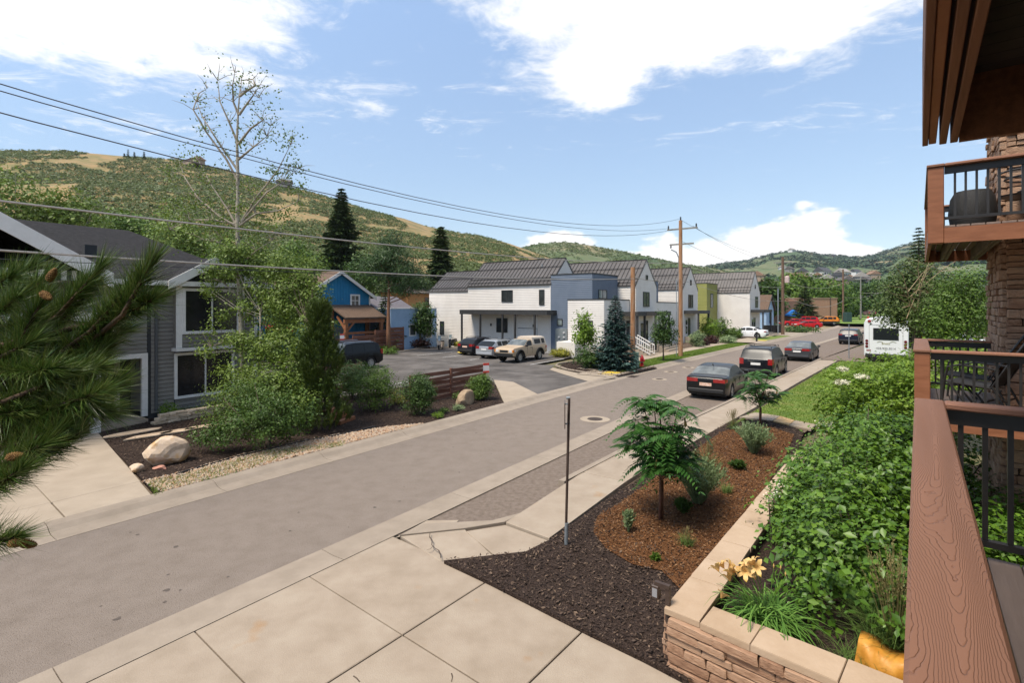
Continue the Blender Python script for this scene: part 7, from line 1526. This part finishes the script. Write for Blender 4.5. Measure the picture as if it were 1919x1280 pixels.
for (x, y, w, h, lb, m) in ((662, 747, 1.02, 1.65, 'leftmost dense round shrub by the upright pine', L_DARK), (703, 768, .98, 1.7, 'second dense round shrub, right of the leftmost one', L_MID), (783, 777, .68, 1.55, 'tall dense shrub left of the woven fence', L_DARK), (899, 749, .52, 1.05, 'small round shrub at the right end of the woven fence', L_MID)):
    p_ = gp(x, y, .1); bush('round_shrub', lb, [p_+up_(h*.5), p_+up_(h*.68)+Vector((.1, 0, 0))], [(w, w, h*.5), (w*.8, w*.8, h*.36)], 330, 30, .085, .062, m, group='round shrubs across the street')
p_ = gp(743, 757, .1); bush('yellow_shrub', 'small yellow green shrub between the round shrubs', [p_+up_(.3)], [(.5, .4, .38)], 60, 24, .07, .05, L_YELLOW)
p_ = gp(316, 779, .2); bush('small_shrub', 'small bright lime shrub under the grey downspout', [p_+up_(.22)], [(.38, .3, .28)], 60, 26, .06, .05, L_LIME)
for (x, y, w, m, lb) in ((350, 777, .3, L_MID, 'small green plant left under the front window'), (372, 775, .35, L_DARK, 'low dark plant under the middle of the front window'), (402, 770, .4, mat('rust_leaves', [(.16, .10, .03), (.12, .12, .03)], rnd='island'), 'rust coloured low plant under the front window'), (860, 768, .25, L_SAGE, 'small grey green weed before the flat rock'), (820, 781, .2, L_LIME, 'small lime weed in the mulch across the street'), (858, 748, .3, L_MID, 'weedy tuft at the woven fence foot'), (832, 772, .15, L_MID, 'tiny weed left of the flat rock')):
    p_ = gp(x, y, .15); bush('low_plant', lb, [p_+up_(w*.4)], [(w, w*.8, w*.5)], 24, 22, .05, .05, m, stems=3, cat='plant')
bush('red_flower_bush', 'bush with bright red flowers beyond the aspens', [S(17, 33.8, 1.3), S(18.5, 33.8, 1.2)], [(1.3, .8, .9), (1.2, .8, .8)], 120, 24, .15, .16, L_MID)
o = bush('red_flowers', 'cluster of bright red blooms seen through the aspen leaves', [at(508, 613, 33), at(525, 617, 33), at(545, 618, 33)], [(.5, .4, .25), (.5, .4, .2), (.3, .3, .15)], 50, 14, .1, .13, mat('red_petals', [(.55, .02, .02), (.65, .05, .03)], rnd='island'), cat='flowers')

# ------------------------------------------------------------------ our side: hedge, elder, sumac, perennials
hc, hr = [], []
for (a, bb, z, ra, rb, rz) in ((7.5, .55, 1.0, .8, 1.05, .75), (8.4, .75, 1.2, .85, 1.0, .75), (9.2, .5, 1.5, .7, .8, .75), (10.3, .9, 1.2, .8, 1.0, .8), (11.2, .5, 1.55, .8, .9, .75), (12.4, .8, 1.3, .9, 1.0, .9), (11.8, -.3, 1.6, .8, .8, .8), (10.0, .1, 1.6, .6, .6, .6), (7.0, -.3, .9, .6, .7, .7), (8.6, 1.45, 1.0, .5, .55, .4), (10.0, 1.55, 1.0, .55, .6, .45), (11.4, 1.5, 1.05, .6, .6, .5), (12.8, 1.4, 1.0, .6, .6, .5), (8.2, -.6, 1.0, .9, .9, .8), (13.4, .6, 1.1, .9, 1.0, .7), (9.6, -.7, 1.0, 1, .9, .8)):
    hc.append(F(a, bb, z)); hr.append((max(ra, rb)*.95, max(ra, rb)*.95, rz))
bush('dogwood_hedge', 'dense glossy dogwood hedge filling the planter', hc, hr, 1750, 26, .11, .092, L_HEDGE, outer=3.2, stems=60, up=.8, droop=.35)
fl = bush('white_berries', 'small white flower clusters along the edge of the hedge', [F(8.7, 1.75, 1.25), F(9.6, 1.85, 1.1), F(12.6, 1.5, 1.7)], [(.12, .12, .1), (.10, .1, .1), (.25, .2, .1)], 16, 16, .04, .03, mat('white_petals', [(.6, .58, .45), (.68, .66, .55)], rnd='island'), cat='flowers', stems=3)
def fw(px, py, Yd): return at(px, py, Yd)
eld = bush('elder_shrub', 'bright lime green elder shrub beside the lawn', [fw(1630, 735, 15)+up_(-.3), fw(1600, 720, 16), fw(1660, 710, 15), fw(1575, 745, 15), fw(1690, 730, 14), fw(1640, 770, 14), fw(1590, 775, 14.5), fw(1700, 700, 16)], [(1.1, 1, 1.0), (.9, .9, .7), (.9, .9, .8), (.7, .7, .6), (.8, .8, .8), (.9, .8, .6), (.6, .6, .5), (.8, .8, .6)], 600, 28, .15, .13, L_LIME, outer=3, up=.8, droop=.35, stems=20, aspect=.45)
bush('elder_shrub', 'green shrub behind the next balcony rail', [fw(1780, 690, 15), fw(1830, 690, 15.5), fw(1740, 740, 13)], [(1.1, 1, .9), (1.1, 1, .9), (.7, .7, .9)], 260, 26, .15, .12, L_LIME, outer=3, up=.8, stems=8)
bush('understory', 'dark leafy shrubs in the shade under the balconies', [F(6.5, -1.2, .7), F(8.0, -1.5, .8), F(9.4, -.9, .6), F(13, -1, .8)], [(.8, .7, .7), (.8, .7, .7), (.7, .5, .6), (.8, .8, .8)], 150, 24, .12, .09, L_DARK)
UMB = mat('cream_umbel', [(.60, .57, .40), (.70, .68, .55)], rnd='island')
for (x, y, Yd, r, lb) in ((1579, 692, 14.6, .16, 'upper cream flower head on the elder'), (1577, 716, 14.2, .2, 'lower left cream flower head on the elder'), (1617, 706, 14.2, .2, 'lower right cream flower head on the elder')):
    p_ = fw(x, y, Yd)-eld.location; foliage('flower_head', [tuple(p_)], [(r, r, r*.35)], 40, 20, .025, .03, UMB, eld, up=1)[0]['kind'] = 'stuff'
def frond_mesh(L_, pairs, sag, seed):
    q = random.Random(seed); C, D, NN, LL = [], [], [], []; rp = []
    for i in range(pairs+1):
        t = i/pairs; x = L_*t*(1-.12*t); z = .16*L_*math.sin(t*1.6)-sag*L_*t*t; rp.append((x, 0, z))
    for i in range(1, pairs+1):
        p_ = np.array(rp[i]); l = (.13+.04*math.sin(math.pi*i/pairs))*(1.15-.55*(i/pairs)**2)
        for sg in (1, -1): C.append(p_); D.append((.42, sg*1.0, -.45+q.uniform(-.15, .15))); NN.append((0.1, sg*.25, 1)); LL.append(l*q.uniform(.9, 1.1))
    C.append(rp[-1]); D.append((1, 0, -.5)); NN.append((0, 0, 1)); LL.append(.11)
    LL = np.array(LL); me = leaf_mesh('frond', np.array(C), np.array(D), np.array(NN), LL, LL*.34, L_SUMAC, .15); return me
FRM = [frond_mesh(.50, 11, .45, 1), frond_mesh(.56, 12, .60, 2), frond_mesh(.46, 10, .35, 3), frond_mesh(.54, 12, .8, 4)]
TWIG = mat('sumac_stem', [(.10, .045, .03), (.16, .08, .05)], scale=8)
def sumac(label, base, h, spread, tips, seed):
    q = random.Random(seed); o = thing('sumac_tree', label, 'tree', base, 0, 'young sumac trees'); b = MB(); fk = Vector((.02, 0, h*.42)); b.tube([(0, 0, -.05), (.01, .01, h*.2), fk], [.035, .03, .024], 7); b.tube([(.05, .03, -.05), (.06, .03, h*.3)], [.022, .018], 6)
    for k in range(tips):
        a = 2*math.pi*k/tips+q.uniform(-.3, .3); rr = spread*q.uniform(.12, .62); e = Vector((rr*math.cos(a), rr*math.sin(a), h*q.uniform(.42, .93))); s_ = Vector((.01, 0, h*q.uniform(.3, .45))); b.tube([s_, s_.lerp(e, .5)+Vector((0, 0, -.04)), e], [.018, .013, .009], 5, caps=False); nf_ = q.randint(6, 8); a0 = q.uniform(0, 6)
        for j in range(nf_):
            t = a0+6.283*j/nf_+q.uniform(-.25, .25); f_ = link('frond', q.choice(FRM), o, e-Vector((0, 0, .03*(j % 3)))); f_.rotation_euler = (q.uniform(-.2, .2), q.uniform(-.35, .25), t); s2 = q.uniform(.8, 1.15)*spread/1.0; f_.scale = (s2, s2, s2)
        if q.random() < .12: c = MB(); c.tube([e, e+Vector((q.uniform(-.04, .04), 0, .16))], [.03, .01], 6); c.build('flower_spike', mat('amber_spike', [(.38, .22, .06), (.28, .2, .06)], scale=20), o)
    b.build('trunk', TWIG, o, True, fix=False); return o
sumac('nearer young sumac tree with feathery fronds in the red mulch', gp(1237, 975, .1), 2.5, 1.05, 23, 4)
sumac('farther young sumac tree in front of the black sedan', gp(1424, 797, .1), 1.95, .95, 14, 9)
# perennials
PG = 'perennials in the red mulch'
def mound(label, px, py, w, h, m, n=40, name='catmint', spiky=True):
    p_ = gp(px, py, .1); o = thing(name, label, 'plant', p_, 0, PG); k = n*40; st = rng.integers(0, n, k); a = rng.uniform(0, 6.28, n); lean = rng.uniform(0, 1, n)**.6; tipx = np.column_stack([np.cos(a)*w*lean, np.sin(a)*w*lean, h*(1.05-.35*lean**2)*rng.uniform(.8, 1.1, n)]); s = rng.uniform(.15, 1, k); C = tipx[st]*s[:, None]**np.array([1, 1, .8])+rng.normal(size=(k, 3))*.012; D = unit(tipx[st])*.6+rdir(k)*.8+np.array([0, 0, .3]); nn = rdir(k); L_ = .065*rng.uniform(.6, 1.4, k); link('foliage', leaf_mesh('foliage', C, D, nn, L_, L_*.4, m), o)
    b = MB()
    for t in tipx[:n]: b.tube([(t[0]*.1, t[1]*.1, -.02), (t[0]*.6, t[1]*.6, t[2]*.65), tuple(t)], [.006, .005, .003], 4, caps=False)
    b.build('stems', m, o, fix=False); return o
mound('largest silvery catmint mound behind the nearer sumac', 1308, 944, .6, .95, L_SAGE, 120); mound('second silvery catmint mound, beside the farther sumac', 1412, 850, .62, .8, L_SAGE, 110)
mound('third pale mound between the big catmint and the sidewalk', 1262, 893, .3, .55, mat('lavender_leaves', [(.17, .16, .15), (.22, .22, .17), (.24, .2, .26)], rnd='island', rmix=.8), 50, 'lavender')
mound('small grey green sprig left of the sumac stem', 1178, 998, .12, .36, L_SAGE, 14); mound('dark green dwarf mound near the hedge', 1383, 880, .22, .2, L_DARK, 40, 'dwarf_shrub'); mound('dark low plant right of the sumac stem', 1280, 962, .18, .25, L_DARK, 30, 'low_plant'); mound('tiny seedling at the front of the red mulch', 1228, 1050, .06, .05, L_MID, 8, 'seedling')
WHEAT = mat('wheat_heads', [(.17, .14, .05), (.25, .20, .085), (.14, .15, .05)], rnd='island', rmix=.8); GRN = mat('grass_green', [(.06, .12, .02), (.10, .17, .03), (.15, .2, .05)], rnd='island', rmix=.8, translucent=.2)
def tuft(label, px, py, h, r0, n, heads=0, z=.1, name='ornamental_grass', spread=.5, w=.006, p=None, grp=PG, m=None):
    p_ = p or gp(px, py, z); o = thing(name, label, 'grass', p_, 0, grp); blades('blades', o, n, h*.8, r0, spread, w, m or GRN, 4, .55)
    if heads:
        a = rng.uniform(0, 6.28, heads); ln = rng.uniform(.02, .6, heads); T2 = np.column_stack([np.cos(a)*ln*h*.6, np.sin(a)*ln*h*.6, h*rng.uniform(.8, 1.15, heads)]); b = MB(); C = []; D = []
        for t in T2:
            b.tube([(t[0]*.15, t[1]*.15, 0), (t[0]*.55, t[1]*.55, t[2]*.6), tuple(t)], [.003, .0025, .0015], 3, caps=False); s = rng.uniform(.66, 1, 30); C.append(t*s[:, None]**np.array([1.3, 1.3, 1])+rng.normal(size=(30, 3))*.006); D.append(unit(t)+rdir(30)*.5)
        b.build('stalks', WHEAT, o, fix=False); link('seed_heads', needle_mesh('seed_heads', np.concatenate(C), np.concatenate(D), .03, .008, WHEAT), o)
    return o
tuft('upright feather grass left of the second catmint', 1327, 885, .75, .05, 160, 30); tuft('feather grass beside the sidewalk behind the sumac', 1374, 805, .6, .05, 120, 30); tuft('low green grass tuft right of the catmint', 1362, 925, .32, .05, 140, 0); tuft('fine grass tuft at the front of the red mulch', 1286, 1022, .30, .05, 150, 12, spread=.7)
tuft('feathery reed grass clump right in the planter behind the bag', 0, 0, 1.0, .12, 520, 60, p=PC+e_*2.0-nf*1.05+up_(.5), grp='grasses in the planter', spread=.55, w=.008); tuft('low dark green grass at the planter front beside the bag', 0, 0, .35, .12, 260, 0, p=PC+e_*1.75-nf*.62+up_(.5), grp='grasses in the planter', spread=.9)
# day lilies
LIL = mat('lily_blades', [(.06, .15, .02), (.10, .22, .03), (.16, .28, .05)], rnd='island', rmix=.8, translucent=.2); PET = mat('lily_petals', [(.66, .36, .10), (.70, .48, .20), (.64, .46, .04)], scale=9, rough=.5, translucent=.2)
lp = PC+e_*.85-nf*.75+up_(.5); o = thing('day_lily', 'day lily clump with peach yellow flowers at the planter corner', 'plant', lp, 0); blades('blades', o, 300, .82, .10, .85, .021, LIL, 6, 1.3)
pm_ = MB()
for k in range(6):
    a = 2*math.pi*k/6; d_ = Vector((math.cos(a), math.sin(a), 0)); s_ = Vector((-d_.y, d_.x, 0)); w = .017 if k % 2 else .012
    P_ = [Vector((0, 0, 0)), d_*.022+up_(.035), d_*.05+up_(.05), d_*.07+up_(.042)]; W2 = [.004, w, w, .002]; vs = []
    for p_, ww in zip(P_, W2): vs += [p_-s_*ww, p_+s_*ww]
    pm_.add(vs, [(2*i, 2*i+1, 2*i+3, 2*i+2) for i in range(3)])
pme = pm_.mesh('flower', PET, True); q = random.Random(3); stk = MB()
tg = [(1347, 1072), (1357, 1066), (1372, 1078), (1365, 1068), (1380, 1074), (1404, 1066), (1412, 1060), (1398, 1072), (1420, 1064), (1408, 1078), (1351, 1122), (1368, 1090)]
for (x, y) in tg:
    e = at(x, y, lp.y+q.uniform(-.12, .1))-lp; stk.tube([(e.x*.2, e.y*.2, 0), (e.x*.6, e.y*.6, e.z*.65), e], [.005, .004, .003], 5, caps=False); f_ = link('flower', pme, o, e); f_.rotation_euler = (q.uniform(.2, 1.3), q.uniform(-.6, .6), q.uniform(0, 6)); f_.scale = (1.5, 1.5, 1.5)
for (x, y) in ((1450, 1065), (1463, 1068), (1472, 1080)):
    e = at(x, y, lp.y)-lp; stk.tube([(e.x*.2, e.y*.2, 0), (e.x*.6, e.y*.6, e.z*.7), e], [.005, .004, .003], 5, caps=False); bd = MB(); bd.tube([e, e+Vector((0, 0, .025)), e+Vector((0, 0, .05))], [.004, .009, .003], 6); bd.build('bud', PET, o)
stk.build('stalks', LIL, o, fix=False)

# ------------------------------------------------------------------ pine boughs hanging in from the left
NEED = mat('near_pine_needles', [(.024, .062, .010), (.05, .11, .017), (.10, .165, .028), (.19, .24, .065), (.075, .075, .018)], scale=1, rough=.35, spec=.5, rnd='island', rmix=.9, translucent=.1); PBK = mat('pine_twig', [(.05, .03, .02), (.11, .065, .035)], scale=20, bump=.5); CONE = mat('green_cone', [(.16, .08, .022), (.27, .15, .045)], scale=30, bump=.8, bscale=60)  # palest needle greens put highlights into the colour
pine = thing('pine_tree', 'long needled pine whose boughs with cones reach in from the left', 'pine tree', F(-1.6, 4.6), 0); po = Vector(pine.location); q = random.Random(2)
SH = [  # shoots: (base px, tip px, depth) in the photo
    [(40, 640), (110, 590), (190, 500), 2.3], [(-60, 730), (30, 660), (80, 560), 2.25], [(60, 700), (170, 620), (260, 520), 2.2], [(170, 640), (230, 590), (285, 490), 2.15], [(60, 740), (150, 690), (215, 600), 2.25],
    [(-60, 780), (40, 740), (130, 700), 2.1], [(-40, 850), (60, 800), (150, 760), 2.15], [(20, 800), (110, 760), (190, 735), 2.1], [(-60, 900), (20, 860), (90, 830), 2.05], [(-20, 920), (60, 870), (150, 810), 2.15],
    [(-80, 960), (-20, 920), (40, 880), 2.0], [(-90, 640), (-20, 600), (30, 560), 2.3], [(-80, 700), (0, 670), (60, 640), 2.2], [(-90, 1030), (-40, 1020), (30, 1008), 2.0], [(60, 720), (120, 700), (180, 690), 2.2], [(-90, 800), (-20, 780), (40, 770), 2.2],
    [(-90, 560), (-30, 540), (20, 520), 2.4], [(120, 720), (160, 690), (195, 655), 2.25], [(-30, 760), (60, 720), (110, 640), 2.3], [(-60, 600), (20, 570), (90, 520), 2.4], [(200, 600), (250, 580), (290, 560), 2.2], [(90, 640), (140, 560), (165, 540), 2.35], [(70, 770), (150, 760), (200, 770), 2.12], [(-40, 690), (40, 700), (100, 690), 2.15], [(0, 840), (70, 820), (120, 800), 2.1],
    [(-80, 660), (-20, 620), (50, 600), 2.5], [(-60, 760), (20, 700), (60, 690), 2.5], [(20, 640), (70, 610), (120, 580), 2.5], [(-80, 840), (0, 810), (60, 790), 2.4], [(40, 760), (100, 730), (160, 720), 2.4], [(-80, 900), (-10, 890), (40, 870), 2.3], [(110, 680), (180, 640), (230, 620), 2.4], [(-70, 560), (0, 530), (60, 500), 2.6], [(-90, 740), (-40, 700), (0, 690), 2.3], [(30, 700), (90, 670), (150, 650), 2.4], [(-50, 820), (30, 790), (90, 775), 2.2], [(120, 770), (170, 750), (215, 720), 2.2]]
C, D, L2 = [], [], []; mains = []; b = MB()
for i, (p0, p1_, p2_, dp) in enumerate(SH):
    A_ = [at(p0[0], p0[1], dp+.1)-po, at(p1_[0], p1_[1], dp)-po, at(p2_[0], p2_[1], dp-.05+q.uniform(-.05, .05))-po]; b.tube(A_, [.012, .010, .006], 6)
    n = 900; s = rng.uniform(0, 1, n)**.8; P_ = np.array([(1-t)**2*np.array(A_[0])+2*t*(1-t)*np.array(A_[1])+t*t*np.array(A_[2]) for t in s]); ax_ = np.array((A_[2]-A_[1]).normalized()); d = unit(ax_*1.15+rdir(n)*np.where(s > .85, .5, .95)[:, None]+np.array([0, 0, .10])); C.append(P_); D.append(d); L2.append(.145*rng.uniform(.75, 1.2, n))
    tz = max(.6, A_[0].z-.55+.02*(i % 5)); hub = Vector((.10, .02, tz))
    if i % 4 == 0 or not mains: mains.append((hub, A_[0].copy()))
    else: k_ = min(mains, key=lambda z: (z[1]-A_[0]).length); hub = k_[0].lerp(k_[1], q.uniform(.55, .85))+Vector((0, 0, -.06))
    b.tube([hub, hub.lerp(A_[0], .5)+Vector((0, 0, -.10)), A_[0]], [.03 if i % 4 == 0 else .014, .02 if i % 4 == 0 else .012, .011], 6)
    for t_ in (.3, .5, .7, .88):
        s0 = hub.lerp(A_[0], t_)+Vector((0, 0, -.10*(1-abs(2*t_-1)))); e0 = s0+Vector((q.uniform(-.1, .22), q.uniform(-.35, .35), q.uniform(.05, .32))); w0 = e0+po
        if w0.x/max(.2, w0.y) > -1.22: continue
        b.tube([s0, e0], [.009, .005], 5, caps=False); n = 330; s = rng.uniform(0, 1, n); ax_ = np.array((e0-s0).normalized()); C.append(np.array(s0)+(np.array(e0)-np.array(s0))*s[:, None]); D.append(unit(ax_+rdir(n)*.8)); L2.append(.13*rng.uniform(.75, 1.2, n))
b.build('branches', PBK, pine, True, fix=False); tk = MB(); tk.tube([(0, 0, -.1), (.02, 0, 2), (0, .03, 4.2), (0, 0, 6.4)], [.15, .13, .10, .03], 10); tk.build('trunk', PBK, pine, True); link('needles', needle_mesh('needles', np.concatenate(C), np.concatenate(D), np.concatenate(L2), .0036, NEED), pine)
def cone(px, py, dp, ang, L_=.085):
    o = MB(); n = 12; prof = [(.001, 0), (.013, .008), (.0185, .028), (.017, .05), (.011, .07), (.003, .085)]; o.lathe(prof, n=12)
    for k in range(110):
        t = k/110; z = .006+.078*t; r = float(np.interp(z, [p_[1] for p_ in prof], [p_[0] for p_ in prof])); a = k*2.4; o.ball((r*math.cos(a), r*math.sin(a), z), .0046, 5, 3, (1, 1, .7))
    c = o.build('cone', CONE, pine, True, at(px, py, dp)-po, ang, fix=False); c.scale = (.8, .8, .8)
cone(78, 548, 2.15, (0, R(115), R(-20))); cone(12, 858, 1.95, (0, R(80), 0)); cone(15, 1020, 1.9, (0, R(85), R(10))); cone(38, 1018, 1.95, (0, R(95), R(-5))); cone(90, 528, 2.2, (0, R(30), 0))

# ------------------------------------------------------------------ haze
b = MB(); b.box(-2600, 4300, -60, 2750, -2.6, 420); hzo = b.build('haze', BTRIM); hzo['kind'] = 'stuff'; hzo['label'] = 'thin pale summer haze over the valley'
hm = bpy.data.materials.new('haze_air'); hm.use_nodes = True; hn = hm.node_tree.nodes; hn.clear(); ho = hn.new('ShaderNodeOutputMaterial'); hv = hn.new('ShaderNodeVolumePrincipled')
hv.inputs['Color'].default_value = (.80, .88, 1.0, 1); hv.inputs['Density'].default_value = .00007; hv.inputs['Anisotropy'].default_value = .2; hm.node_tree.links.new(hv.outputs[0], ho.inputs['Volume'])
hzo.data.materials.clear(); hzo.data.materials.append(hm)
